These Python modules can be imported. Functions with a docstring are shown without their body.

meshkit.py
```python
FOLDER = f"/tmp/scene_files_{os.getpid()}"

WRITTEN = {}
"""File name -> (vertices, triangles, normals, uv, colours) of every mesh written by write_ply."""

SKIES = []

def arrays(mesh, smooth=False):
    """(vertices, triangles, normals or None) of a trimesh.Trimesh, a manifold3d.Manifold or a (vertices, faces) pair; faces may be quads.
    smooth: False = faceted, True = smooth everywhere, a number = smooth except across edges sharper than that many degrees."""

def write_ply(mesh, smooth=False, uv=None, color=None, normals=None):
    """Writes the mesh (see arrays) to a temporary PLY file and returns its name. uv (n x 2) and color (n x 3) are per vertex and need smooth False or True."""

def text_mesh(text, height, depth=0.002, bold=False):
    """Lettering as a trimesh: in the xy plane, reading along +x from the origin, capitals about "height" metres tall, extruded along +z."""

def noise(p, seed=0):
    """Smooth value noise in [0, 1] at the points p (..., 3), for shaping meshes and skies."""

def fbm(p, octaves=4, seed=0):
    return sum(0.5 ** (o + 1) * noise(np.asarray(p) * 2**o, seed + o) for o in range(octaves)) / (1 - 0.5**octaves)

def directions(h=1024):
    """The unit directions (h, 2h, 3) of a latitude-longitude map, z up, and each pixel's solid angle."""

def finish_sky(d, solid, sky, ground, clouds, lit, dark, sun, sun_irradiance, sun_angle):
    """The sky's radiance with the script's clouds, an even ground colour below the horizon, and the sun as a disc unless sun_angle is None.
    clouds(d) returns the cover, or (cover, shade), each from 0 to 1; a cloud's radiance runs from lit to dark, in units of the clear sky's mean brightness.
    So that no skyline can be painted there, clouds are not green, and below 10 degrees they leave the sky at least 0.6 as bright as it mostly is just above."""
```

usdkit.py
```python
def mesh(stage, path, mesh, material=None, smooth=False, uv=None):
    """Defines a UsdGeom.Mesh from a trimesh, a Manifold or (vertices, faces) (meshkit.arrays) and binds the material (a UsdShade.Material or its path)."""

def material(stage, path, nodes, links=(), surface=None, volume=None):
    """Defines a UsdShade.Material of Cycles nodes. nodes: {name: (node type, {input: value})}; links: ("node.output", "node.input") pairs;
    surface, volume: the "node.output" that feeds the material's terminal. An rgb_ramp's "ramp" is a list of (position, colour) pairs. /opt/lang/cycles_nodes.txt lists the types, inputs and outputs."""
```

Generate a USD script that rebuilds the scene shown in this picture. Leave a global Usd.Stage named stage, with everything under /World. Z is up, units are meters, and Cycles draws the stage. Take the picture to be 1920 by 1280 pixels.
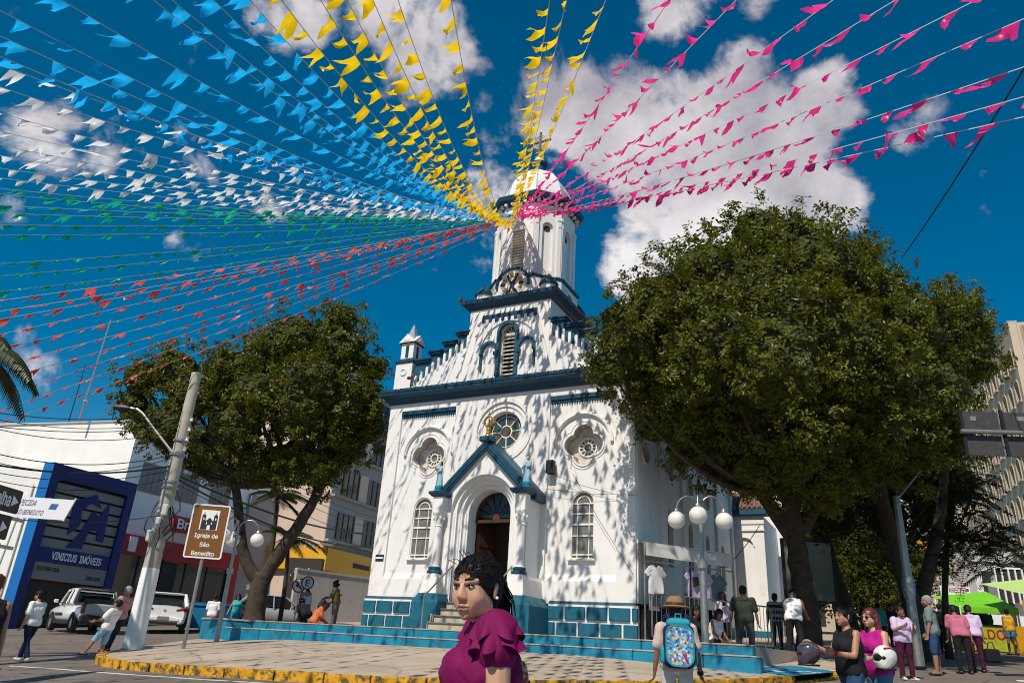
import math, random
import numpy as np
import trimesh, manifold3d
from manifold3d import Manifold, CrossSection
from shapely.geometry import Polygon, Point, LineString, box as sbox
from shapely.ops import unary_union
from pxr import Usd, UsdGeom, UsdLux, UsdShade, Gf, Sdf, Vt
import usdkit, meshkit

rng = np.random.default_rng(7)
random.seed(7)
stage = Usd.Stage.CreateInMemory()
UsdGeom.SetStageUpAxis(stage, UsdGeom.Tokens.z)
UsdGeom.Xform.Define(stage, '/World')
UsdGeom.Scope.Define(stage, '/World/Looks')

# ---------------------------------------------------------------- camera
EYE = np.array([0.0, 0.0, 1.45])
PITCH, ROLL, FPX = math.radians(22.6), math.radians(3.58), 1400.0      # focal length in pixels of a 1920 wide picture
_r0 = np.array([1.0, 0, 0]); _u0 = np.array([0, -math.sin(PITCH), math.cos(PITCH)]); FWD = np.array([0, math.cos(PITCH), math.sin(PITCH)])
RGT = _r0 * math.cos(ROLL) + _u0 * math.sin(ROLL)
UPV = _u0 * math.cos(ROLL) - _r0 * math.sin(ROLL)
cam = UsdGeom.Camera.Define(stage, '/World/camera')
cam.CreateHorizontalApertureAttr(36.0)
cam.CreateVerticalApertureAttr(24.0)
cam.CreateFocalLengthAttr(36.0 * FPX / 1920)
cam.CreateClippingRangeAttr(Gf.Vec2f(0.05, 5000))
cam.CreateExposureAttr(-0.08)
cam.AddTransformOp().Set(Gf.Matrix4d(*RGT, 0, *UPV, 0, *(-FWD), 0, *EYE, 1))

# ---------------------------------------------------------------- sun and sky
SUN_AZ, SUN_EL = math.radians(209.8), math.radians(49.0)                # direction towards the sun
SUN = np.array([math.sin(SUN_AZ) * math.cos(SUN_EL), math.cos(SUN_AZ) * math.cos(SUN_EL), math.sin(SUN_EL)])
sun = UsdLux.DistantLight.Define(stage, '/World/sun')
sun.CreateIntensityAttr(1.25); sun.CreateAngleAttr(0.53); sun.CreateNormalizeAttr(True); sun.CreateColorAttr(Gf.Vec3f(1.0, 0.93, 0.82))
_z = SUN; _x = np.cross([0, 0, 1.0], _z); _x /= np.linalg.norm(_x); _y = np.cross(_z, _x)
sun.AddTransformOp().Set(Gf.Matrix4d(*_x, 0, *_y, 0, *_z, 0, 0, 0, 60, 1))
SKY_STRENGTH = 0.05

def ray(px, py):
    return FWD + RGT * (px - 960) / FPX - UPV * (py - 640) / FPX
def udir(px, py):
    d = ray(px, py); return d / np.linalg.norm(d)

# clouds: soft patches of noise around these directions (azimuth and height of the clouds over the square), and thin ones elsewhere
CLOUDS = [(1080, 235, .085, 1.0), (1190, 250, .10, 1.05), (1310, 270, .11, 1.05), (1400, 260, .11, 1.0), (1330, 370, .12, 1.0), (1470, 330, .10, .95), (1540, 200, .075, .8), (1380, 150, .06, .75),
          (1180, 480, .07, .95), (1300, 440, .08, .8), (790, 110, .085, .75), (720, 20, .07, .7), (560, 25, .07, .75), (1260, 20, .055, .7), (1415, 10, .03, .5), (235, 290, .045, .55), (70, 245, .05, .5), (1700, 230, .05, .55),
          (945, 350, .06, .6), (905, 190, .03, .4), (940, 270, .04, .45), (185, 730, .03, .35), (1560, 375, .06, .75)]
_n, _l = {}, []
_n['tc'] = ('texture_coordinate', {})
_n['sky'] = ('sky_texture', {'sky_type': 'single_scattering', 'sun_disc': False, 'sun_elevation': SUN_EL, 'sun_rotation': SUN_AZ, 'altitude': 700.0, 'air_density': 1.0, 'aerosol_density': 0.35, 'ozone_density': 3.0})
_n['hsv'] = ('hsv', {'saturation': 1.5, 'value': 1.9, 'hue': 0.485}); _l.append(('sky.color', 'hsv.color'))
_n['big'] = ('noise_texture', {'scale': 9.0, 'detail': 11.0, 'roughness': 0.60, 'distortion': 0.25}); _l.append(('tc.generated', 'big.vector'))
_n['fine'] = ('noise_texture', {'scale': 5.0, 'detail': 6.0, 'roughness': 0.6}); _l.append(('tc.generated', 'fine.vector'))
prev = None
for i, (px, py, r, a) in enumerate(CLOUDS):
    d = udir(px, py)
    _n[f'd{i}'] = ('vector_math', {'math_type': 'distance', 'vector2': d}); _l.append(('tc.generated', f'd{i}.vector1'))
    _n[f'm{i}'] = ('map_range', {'range_type': 'smootherstep', 'from_min': r * 1.42, 'from_max': 0.0, 'to_min': 0.0, 'to_max': a}); _l.append((f'd{i}.value', f'm{i}.value'))
    if prev is None:
        prev = f'm{i}.result'
    else:
        _n[f's{i}'] = ('math', {'math_type': 'smoothmax', 'value3': 0.06}); _l += [(prev, f's{i}.value1'), (f'm{i}.result', f's{i}.value2')]
        prev = f's{i}.value'
_n['mul'] = ('math', {'math_type': 'multiply_add', 'value2': 1.0, 'value3': -0.02}); _l.append((prev, 'mul.value1'))
_n['nz'] = ('map_range', {'from_min': 0.2, 'from_max': 0.72, 'to_min': -0.95, 'to_max': 0.50, 'clamp': False}); _l.append(('big.fac', 'nz.value'))
_n['cov'] = ('math', {'math_type': 'add'}); _l += [('mul.value', 'cov.value1'), ('nz.result', 'cov.value2')]
_n['covr'] = ('map_range', {'range_type': 'smoothstep', 'from_min': 0.16, 'from_max': 0.62, 'to_min': 0.0, 'to_max': 0.97}); _l.append(('cov.value', 'covr.value'))
_n['gt'] = ('noise_texture', {'scale': 2.6, 'detail': 7.0, 'roughness': 0.6}); _l.append(('tc.generated', 'gt.vector'))
_n['gth'] = ('map_range', {'range_type': 'smoothstep', 'from_min': 0.66, 'from_max': 0.84, 'to_min': 0.0, 'to_max': 0.2}); _l.append(('gt.fac', 'gth.value'))
_n['cmax'] = ('math', {'math_type': 'maximum'}); _l += [('covr.result', 'cmax.value1'), ('gth.result', 'cmax.value2')]
_n['shade'] = ('rgb_ramp', {'ramp': [(0.34, (8.6, 8.2, 9.3)), (0.5, (14.5, 13.8, 14.4)), (0.66, (20.0, 19.2, 19.4))]}); _l.append(('fine.fac', 'shade.fac'))
_n['mix'] = ('mix_color', {'use_clamp': False}); _l += [('cmax.value', 'mix.fac'), ('hsv.color', 'mix.a'), ('shade.color', 'mix.b')]
_n['bg'] = ('background_shader', {'strength': SKY_STRENGTH}); _l.append(('mix.result', 'bg.color'))
sky_mat = usdkit.material(stage, '/World/Looks/sky', _n, _l, surface='bg.background')
dome = UsdLux.DomeLight.Define(stage, '/World/sky')
UsdShade.MaterialBindingAPI.Apply(dome.GetPrim()).Bind(sky_mat)
dome.GetPrim().SetCustomDataByKey('kind', 'structure'); dome.GetPrim().SetCustomDataByKey('label', 'deep blue sky with scattered white clouds'); dome.GetPrim().SetCustomDataByKey('category', 'sky')

# ---------------------------------------------------------------- naming and tagging
_count = {}
def numbered(parent, name):
    k = (parent, name); n = _count.get(k, 0); _count[k] = n + 1
    return f'{parent}/{name}' if n == 0 else f'{parent}/{name}_{n:03d}'
def tag(prim, label=None, cat=None, group=None, kind=None):
    for k, v in (('label', label), ('category', cat), ('group', group), ('kind', kind)):
        if v: prim.SetCustomDataByKey(k, v)
    return prim
def thing(name, label, cat, loc=(0, 0, 0), rz=0.0, group=None, kind=None, rx=0.0, ry=0.0):
    x = UsdGeom.Xform.Define(stage, numbered('/World', name))
    x.AddTranslateOp().Set(Gf.Vec3d(*map(float, loc)))
    if rx or ry: x.AddRotateXYZOp().Set(Gf.Vec3f(math.degrees(rx), math.degrees(ry), math.degrees(rz)))
    else: x.AddRotateZOp().Set(math.degrees(rz))
    tag(x.GetPrim(), label, cat, group, kind)
    return str(x.GetPath())
def obj(name, m, mat, parent='/World', label=None, cat=None, group=None, kind=None, smooth=False):
    if isinstance(m, MB): m = m.mesh()
    p = usdkit.mesh(stage, numbered(parent, name), m, mat, smooth=smooth)
    tag(p.GetPrim(), label, cat, group, kind)
    return str(p.GetPath())

# ---------------------------------------------------------------- mesh building
def rotz(a):
    c, s = math.cos(a), math.sin(a); return np.array([[c, -s, 0], [s, c, 0], [0, 0, 1.0]])
def unit(v):
    v = np.asarray(v, float); return v / max(np.linalg.norm(v), 1e-12)
class MB:
    def __init__(s): s.v = []; s.f = []; s.n = 0
    def add(s, v, f):
        v = np.asarray(v, float); f = np.asarray(f, int)
        if f.ndim == 2 and f.shape[1] == 4: f = np.vstack([f[:, [0, 1, 2]], f[:, [0, 2, 3]]])
        s.v.append(v); s.f.append(f + s.n); s.n += len(v); return s
    def tm(s, m, T=None, off=None):
        if hasattr(m, 'to_mesh'):
            q = m.to_mesh(); v, f = q.vert_properties[:, :3], q.tri_verts
        elif isinstance(m, MB): q = m.mesh(); v, f = q.vertices, q.faces
        elif isinstance(m, tuple): v, f = m
        else: v, f = m.vertices, m.faces
        v = np.array(v, float)
        if T is not None: v = v @ np.asarray(T)[:3, :3].T + (np.asarray(T)[:3, 3] if np.asarray(T).shape[0] == 4 else 0)
        if off is not None: v = v + np.asarray(off)
        return s.add(v, f)
    def box(s, c, size, R=None, bev=0.0):
        h = np.asarray(size, float) / 2
        if bev > 0:
            b = min(bev, h.min() * .9)
            pts = []
            for sx in (-1, 1):
                for sy in (-1, 1):
                    for sz in (-1, 1):
                        for k in range(3):
                            o = h - b; o = o.copy(); o[k] = h[k]; pts.append(o * [sx, sy, sz])
            m = Manifold.hull_points(np.array(pts)); q = m.to_mesh(); v, f = q.vert_properties[:, :3].astype(float), q.tri_verts
        else:
            v = np.array([[x, y, z] for x in (-1, 1) for y in (-1, 1) for z in (-1, 1)]) * h
            f = np.array([[0, 1, 3, 2], [4, 6, 7, 5], [0, 4, 5, 1], [2, 3, 7, 6], [0, 2, 6, 4], [1, 5, 7, 3]])
        if R is not None: v = v @ np.asarray(R).T
        return s.add(v + np.asarray(c, float), f)
    def b2(s, lo, hi, bev=0.0):
        lo, hi = np.minimum(lo, hi), np.maximum(lo, hi); return s.box((lo + hi) / 2, hi - lo, None, bev)
    def tube(s, pts, rad, n=8, cap=True):
        P = np.asarray(pts, float); r = np.broadcast_to(np.asarray(rad, float), (len(P),))
        t = np.gradient(P, axis=0); t /= np.maximum(np.linalg.norm(t, axis=1, keepdims=True), 1e-9)
        a = np.array([0, 0, 1.0]) if abs(t[0][2]) < .9 else np.array([1.0, 0, 0])
        V = []
        u = unit(np.cross(a, t[0]))
        for i in range(len(P)):
            u = unit(u - t[i] * (u @ t[i])); w = np.cross(t[i], u)
            an = np.arange(n) / n * 2 * np.pi
            V.append(P[i] + r[i] * (np.cos(an)[:, None] * u + np.sin(an)[:, None] * w))
        V = np.vstack(V); F = []
        k = np.arange(n); k2 = (k + 1) % n
        for i in range(len(P) - 1):
            F.append(np.stack([i * n + k, i * n + k2, (i + 1) * n + k2, (i + 1) * n + k], 1))
        F = np.vstack(F); F = np.vstack([F[:, [0, 1, 2]], F[:, [0, 2, 3]]])
        if cap:
            m = len(V); V = np.vstack([V, P[0], P[-1]]); e = (len(P) - 1) * n
            F = np.vstack([F, np.stack([np.full(n, m), k2, k], 1), np.stack([np.full(n, m + 1), e + k, e + k2], 1)])
        return s.add(V, F)
    def cyl(s, a, b, r, r2=None, n=16):
        return s.tube([a, b], [r, r if r2 is None else r2], n)
    def lathe(s, prof, n=24, c=(0, 0, 0), a0=0.0, a1=2 * math.pi):
        prof = np.asarray(prof, float); full = abs(a1 - a0 - 2 * math.pi) < 1e-6
        an = a0 + (a1 - a0) * np.arange(n if full else n + 1) / n; m = len(an)
        V = np.stack([prof[:, 0][:, None] * np.cos(an), prof[:, 0][:, None] * np.sin(an), np.repeat(prof[:, 1][:, None], m, 1)], -1).reshape(-1, 3)
        k = np.arange(m if full else m - 1); k2 = (k + 1) % m; F = []
        for i in range(len(prof) - 1):
            F.append(np.stack([i * m + k, i * m + k2, (i + 1) * m + k2, (i + 1) * m + k], 1))
        return s.add(V + np.asarray(c, float), np.vstack(F))
    def sphere(s, c, r, sub=2, scale=(1, 1, 1), R=None):
        m = trimesh.creation.icosphere(sub, 1.0); v = m.vertices * np.asarray(scale) * r
        if R is not None: v = v @ np.asarray(R).T
        return s.add(v + np.asarray(c, float), m.faces)
    def mesh(s):
        return trimesh.Trimesh(np.vstack(s.v), np.vstack(s.f), process=False)

def ext(poly, y0, y1):
    """A polygon in (x, z) given depth from y0 to y1."""
    out = MB()
    for g in getattr(poly, 'geoms', [poly]):
        if g.is_empty or g.geom_type != 'Polygon' or g.area < 1e-6: continue
        m = trimesh.creation.extrude_polygon(g, y1 - y0, engine='earcut'); v = np.array(m.vertices)
        out.add(np.stack([v[:, 0], y0 + v[:, 2], v[:, 1]], 1), m.faces[:, ::-1])
    return out
def exz(poly, z0, z1):
    out = MB()
    for g in getattr(poly, 'geoms', [poly]):
        if g.is_empty or g.geom_type != 'Polygon': continue
        m = trimesh.creation.extrude_polygon(g, z1 - z0, engine='earcut')
        out.add(np.array(m.vertices) + [0, 0, z0], m.faces)
    return out
def rect(x0, z0, x1, z1): return sbox(min(x0, x1), min(z0, z1), max(x0, x1), max(z0, z1))
def circ(x, z, r, n=24): return Point(x, z).buffer(r, quad_segs=max(3, n // 4))
def archp(x, z0, w, zs, n=24):
    """Round-headed opening of half width w, springing at zs."""
    return unary_union([rect(x - w, z0, x + w, zs), circ(x, zs, w, n)])
def ring(x, z, r0, r1, n=32): return circ(x, z, r1, n).difference(circ(x, z, r0, n))
def text3(txt, h, origin, xdir, ydir, depth=0.004, bold=False, width=None, align='c'):
    m = meshkit.text_mesh(txt, h, depth, bold); v = np.array(m.vertices)
    if width: v[:, 0] *= width / (v[:, 0].max() - v[:, 0].min())
    if align == 'c': v[:, 0] -= (v[:, 0].max() + v[:, 0].min()) / 2
    X = np.asarray(xdir, float); Y = np.asarray(ydir, float); Z = unit(np.cross(X, Y))
    return (v[:, :1] * X + v[:, 1:2] * Y + v[:, 2:3] * Z + np.asarray(origin, float), m.faces)

# ---------------------------------------------------------------- materials
def S(r, g, b):
    f = lambda c: c / 12.92 if c <= .04045 else ((c + .055) / 1.055) ** 2.4
    return tuple(f(c / 255) for c in (r, g, b))
def mat(name, col, rough=.6, var=.12, vs=3.0, bump=0.0, bs=None, metal=0.0, spec=.4, dark=None, ds=1.2, dth=(.55, .75), coat=0.0, detail=5.0, chip=None, streak=None):
    """Plain paint, stone, cloth: base colour with a slow mottling, optional stains, fine relief."""
    c = np.array(col); n = {'tc': ('texture_coordinate', {}), 'nz': ('noise_texture', {'scale': vs, 'detail': detail, 'roughness': .6}),
        'rp': ('rgb_ramp', {'ramp': [(.25, tuple(c * (1 - var))), (.75, tuple(np.minimum(c * (1 + var), .95)))]}),
        'p': ('principled_bsdf', {'roughness': rough, 'metallic': metal, 'specular_ior_level': spec, 'coat_weight': coat})}
    l = [('tc.object', 'nz.vector'), ('nz.fac', 'rp.fac')]
    src = 'rp.color'
    if dark is not None:
        n['dz'] = ('noise_texture', {'scale': ds, 'detail': 7.0, 'roughness': .65}); n['dr'] = ('map_range', {'range_type': 'smoothstep', 'from_min': dth[0], 'from_max': dth[1], 'to_min': 0.0, 'to_max': 1.0})
        n['dm'] = ('mix_color', {'b': dark}); l += [('tc.object', 'dz.vector'), ('dz.fac', 'dr.value'), ('dr.result', 'dm.fac'), (src, 'dm.a')]; src = 'dm.result'
    if streak is not None:                                              # rain streaks: noise drawn out along z
        n['sm'] = ('mapping', {'scale': (5.0, 5.0, .35)}); n['sz'] = ('noise_texture', {'scale': 1.6, 'detail': 6.0, 'roughness': .7}); n['sr'] = ('map_range', {'range_type': 'smoothstep', 'from_min': .55, 'from_max': .82, 'to_min': 0.0, 'to_max': streak[1]})
        n['sx'] = ('mix_color', {'b': streak[0]}); l += [('tc.object', 'sm.vector'), ('sm.vector', 'sz.vector'), ('sz.fac', 'sr.value'), ('sr.result', 'sx.fac'), (src, 'sx.a')]; src = 'sx.result'
    if chip is not None:                                                # flaked paint with crisp edges
        n['cz'] = ('noise_texture', {'scale': chip[1], 'detail': 5.0, 'roughness': .7}); n['cr'] = ('map_range', {'from_min': chip[2], 'from_max': chip[2] + .02, 'to_min': 0.0, 'to_max': 1.0}); n['cx'] = ('mix_color', {'b': chip[0]})
        l += [('tc.object', 'cz.vector'), ('cz.fac', 'cr.value'), ('cr.result', 'cx.fac'), (src, 'cx.a')]; src = 'cx.result'
    l.append((src, 'p.base_color'))
    if bump:
        n['bz'] = ('noise_texture', {'scale': bs or vs * 8, 'detail': 6.0, 'roughness': .65}); n['b'] = ('bump', {'strength': min(bump * 10, 1.0), 'distance': bump}); l += [('tc.object', 'bz.vector'), ('bz.fac', 'b.height'), ('b.normal', 'p.normal')]
    return usdkit.material(stage, f'/World/Looks/{name}', n, l, surface='p.BSDF')
def glassmat(name, tint=(.03, .035, .04), mixf=.25, rough=.05):
    n = {'d': ('principled_bsdf', {'base_color': tint, 'roughness': rough, 'specular_ior_level': .6})}
    return usdkit.material(stage, f'/World/Looks/{name}', n, [], surface='d.BSDF')
def leafmat(name, c0, c1, c2, rough=.42, trans=.35, spec=.35):
    n = {'g': ('geometry', {}), 'tc': ('texture_coordinate', {}), 'nz': ('noise_texture', {'scale': .9, 'detail': 3.0}),
         'rp': ('rgb_ramp', {'ramp': [(0.0, c0), (.5, c1), (1.0, c2)]}), 'mx': ('mix_float', {'fac': .45}),
         'p': ('principled_bsdf', {'roughness': rough, 'specular_ior_level': spec}), 't': ('translucent_bsdf', {}), 'hs': ('hsv', {'saturation': 1.05, 'value': 1.15, 'hue': .49}), 'm': ('mix_closure', {'fac': trans})}
    l = [('g.random_per_island', 'mx.a'), ('tc.object', 'nz.vector'), ('nz.fac', 'mx.b'), ('mx.result', 'rp.fac'), ('rp.color', 'p.base_color'), ('rp.color', 'hs.color'), ('hs.color', 't.color'), ('p.BSDF', 'm.closure1'), ('t.BSDF', 'm.closure2')]
    return usdkit.material(stage, f'/World/Looks/{name}', n, l, surface='m.closure')
def flagmat(name, col):
    n = {'g': ('geometry', {}), 'tc': ('texture_coordinate', {}), 'nz': ('noise_texture', {'scale': 6.0, 'detail': 3.0}), 'rp': ('rgb_ramp', {'ramp': [(.2, tuple(np.array(col) * .93)), (.8, tuple(np.minimum(np.array(col) * 1.06, .92)))]}),
         'p': ('principled_bsdf', {'roughness': .33, 'specular_ior_level': .5}), 't': ('translucent_bsdf', {}), 'm': ('mix_closure', {'fac': .62})}
    l = [('tc.object', 'nz.vector'), ('nz.fac', 'rp.fac'), ('rp.color', 'p.base_color'), ('rp.color', 't.color'), ('p.BSDF', 'm.closure1'), ('t.BSDF', 'm.closure2')]
    return usdkit.material(stage, f'/World/Looks/{name}', n, l, surface='m.closure')

WHITE = mat('white_plaster', (.735, .71, .68), .75, .05, 1.6, .005, 30, dark=(.55, .51, .46), ds=1.3, dth=(.56, .8), streak=((.50, .46, .40), .5))
TRIM = mat('trim_blue_paint', (.006, .042, .080), .45, .3, 5.0, .003, 40, dark=(.012, .09, .15), ds=3.0, chip=((.25, .27, .27), 7.0, .72))
TRIMB = mat('arch_blue_paint', (.008, .066, .108), .5, .3, 5.0, .003, 40)
PLINTH = mat('plinth_teal_paint', (.006, .105, .165), .55, .28, 4.0, .006, 45, dark=(.004, .06, .11), ds=2.0, dth=(.5, .8), chip=((.45, .40, .33), 5.0, .715))
STEPB = mat('step_blue_paint', (.006, .19, .31), .6, .3, 2.5, .006, 30, dark=(.005, .085, .14), ds=2.2, dth=(.48, .72), chip=((.40, .36, .30), 6.0, .70))
JOINT = mat('joint_white_paint', (.78, .75, .70), .7, .08, 6.0, .004, 40)
GLASS = glassmat('dark_glass', (.035, .035, .035))
GLASSG = mat('leaded_glass_grey', (.16, .145, .12), .25, .3, 9.0, .002, 60, spec=.6)
IRON = mat('dark_iron', (.03, .03, .035), .5, .2, 8.0, .002, 60, metal=.6)
STEEL = mat('galvanised_steel', (.34, .33, .31), .42, .2, 9.0, .002, 50, metal=.75)
DARK = mat('dark_shadowed_room', (.03, .028, .026), .8, .2)
WOOD = mat('dark_door_wood', (.055, .02, .012), .5, .35, 4.0, .004, 20)
GOLD = mat('gilded_metal', (.42, .24, .055), .4, .2, 12.0, .003, 60, metal=.55)
CONC = mat('concrete_pole', (.40, .36, .30), .85, .16, 2.5, .006, 40, dark=(.26, .23, .19), ds=1.5)
STAIR = mat('worn_stone_steps', (.42, .38, .28), .85, .2, 5.0, .006, 50, dark=(.22, .2, .15), ds=3.0)

# ---------------------------------------------------------------- the lie of the land: the street climbs away and to the right
def G(x, y, r=0.0):
    return 9.0 * np.tanh((.04 * np.asarray(x, float) + .06 * np.asarray(y, float)) / 9.0)
KERB = [(-9.3, 30.0), (-9.25, 25.0), (-9.15, 21.5), (-8.95, 19.2), (-8.55, 17.8), (-7.85, 16.95), (-6.9, 16.35), (-5.3, 15.62), (-3.6, 14.95), (-2.0, 14.55), (-.6, 14.36), (.9, 14.3), (2.6, 14.55), (4.4, 15.25), (5.7, 16.05), (6.8, 16.95), (8.0, 18.25), (9.4, 19.85), (11.2, 22.2), (13.1, 24.8), (15.6, 28.6), (19.5, 35.0), (25.0, 45.0)]
_walk = Polygon(KERB + [(25, 70), (-9.3, 70)])
_kl = LineString(KERB)
def W(x, y):
    """Height of the pavement: a kerb's height over the street, rising a little towards the church."""
    d = _kl.distance(Point(float(x), float(y)))
    return float(G(x, y)) + .15 + .19 * min(1.0, d / 3.5)
def onwalk(x, y): return _walk.contains(Point(x, y))
def H(x, y): return W(x, y) if onwalk(x, y) else float(G(x, y))

YAW = math.radians(28.2)
CO = np.array([3.5627, 20.0, 1.8974])                      # right front foot of the church front
UL = np.array([-math.cos(YAW), math.sin(YAW), 0]); NO = np.array([-math.sin(YAW), -math.cos(YAW), 0])
C0 = CO + UL * 4.2                                          # middle of the church front, local x right, y inwards
def cw(x, y, z): return C0 - UL * x - NO * y + np.array([0, 0, z])
# ---------------------------------------------------------------- street, pavement, kerb, markings
def noise_crack(name, col, dark, crack=.5, cs=1.3, rough=.85, bump=.004, patch=None):
    n = {'tc': ('texture_coordinate', {}), 'a': ('noise_texture', {'scale': .7, 'detail': 8.0, 'roughness': .65}), 'b': ('noise_texture', {'scale': 38.0, 'detail': 4.0, 'roughness': .7}),
         'w': ('noise_texture', {'scale': 2.2, 'detail': 5.0}), 'wm': ('mix_vector', {'fac': .22}), 'v': ('voronoi_texture', {'feature': 'distance_to_edge', 'scale': cs}),
         'ra': ('rgb_ramp', {'ramp': [(.28, dark), (.55, col), (.8, tuple(np.minimum(np.array(col) * 1.12, .9)))]}),
         'rb': ('map_range', {'from_min': .3, 'from_max': .7, 'to_min': .78, 'to_max': 1.2}), 'mb': ('mix_color', {'blend_type': 'multiply', 'fac': 1.0, 'use_clamp': False}),
         'rc': ('map_range', {'range_type': 'smoothstep', 'from_min': .004, 'from_max': .02, 'to_min': 1.0 - crack, 'to_max': 1.0}), 'mc': ('mix_color', {'blend_type': 'multiply', 'fac': 1.0, 'use_clamp': False}),
         'p': ('principled_bsdf', {'roughness': rough, 'specular_ior_level': .25}), 'bm': ('bump', {'strength': .5, 'distance': bump})}
    l = [('tc.object', 'a.vector'), ('tc.object', 'b.vector'), ('tc.object', 'w.vector'), ('tc.object', 'wm.a'), ('w.color', 'wm.b'), ('wm.result', 'v.vector'), ('a.fac', 'ra.fac'), ('b.fac', 'rb.value'), ('ra.color', 'mb.a'), ('rb.result', 'mb.b'),
         ('v.distance', 'rc.value'), ('mb.result', 'mc.a'), ('rc.result', 'mc.b'), ('mc.result', 'p.base_color'), ('b.fac', 'bm.height'), ('bm.normal', 'p.normal')]
    return usdkit.material(stage, f'/World/Looks/{name}', n, l, surface='p.BSDF')
ASPH = noise_crack('asphalt', (.175, .142, .118), (.125, .105, .09), .35, .5)
PAVE = noise_crack('pavement_concrete', (.43, .345, .265), (.31, .245, .185), .30, .55)
YEL = mat('kerb_yellow_paint', (.66, .32, .012), .75, .25, 6.0, .015, 28, dark=(.11, .075, .03), ds=7.0, dth=(.46, .6))
ROADW = mat('road_white_paint', (.62, .60, .56), .8, .12, 8.0, .002, 60, dark=(.2, .18, .16), ds=6.0, dth=(.55, .72))
EARTH = mat('planter_earth', (.10, .075, .05), .95, .3, 4.0, .02, 12)

def sheet(xs, ys, zf):
    X, Y = np.meshgrid(xs, ys, indexing='ij'); V = np.stack([X, Y, zf(X, Y)], -1).reshape(-1, 3); m = len(ys)
    i, j = np.meshgrid(np.arange(len(xs) - 1), np.arange(m - 1), indexing='ij'); k = (i * m + j).ravel()
    return MB().add(V, np.stack([k, k + m, k + m + 1, k + 1], 1))
_ax = np.concatenate([np.linspace(-900, -90, 10), np.linspace(-80, 80, 65), np.linspace(90, 900, 10)])
obj('street', sheet(_ax, _ax, G), ASPH, label='grey asphalt street climbing past the church square', cat='street', kind='structure', smooth=True)

def drape(poly, zf, step=.5, lift=0.0):
    from scipy.spatial import Delaunay
    b = [np.array(poly.exterior.interpolate(d).coords[0]) for d in np.arange(0, poly.length, step * .7)]
    x0, y0, x1, y1 = poly.bounds; inn = poly.buffer(-step * .45)
    g = [(x, y) for x in np.arange(x0, x1, step) for y in np.arange(y0, y1, step) if inn.contains(Point(x, y))]
    P = np.array(b + g) if g else np.array(b); T = Delaunay(P).simplices; c = P[T].mean(1); big = poly.buffer(1e-4)
    T = T[[big.contains(Point(*q)) for q in c]]
    d = P[T]; cr = (d[:, 1, 0] - d[:, 0, 0]) * (d[:, 2, 1] - d[:, 0, 1]) - (d[:, 1, 1] - d[:, 0, 1]) * (d[:, 2, 0] - d[:, 0, 0]); T[cr < 0] = T[cr < 0][:, ::-1]
    V = np.array([[x, y, zf(x, y) + lift] for x, y in P])
    return MB().add(V, T)
_wk = Polygon(KERB[:-2] + [(19.5, 35), (16, 60), (-9.3, 60)])
obj('pavement', drape(_wk, W, .9), PAVE, label='sandy concrete pavement of the church square', cat='pavement', kind='structure', smooth=True)

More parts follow.
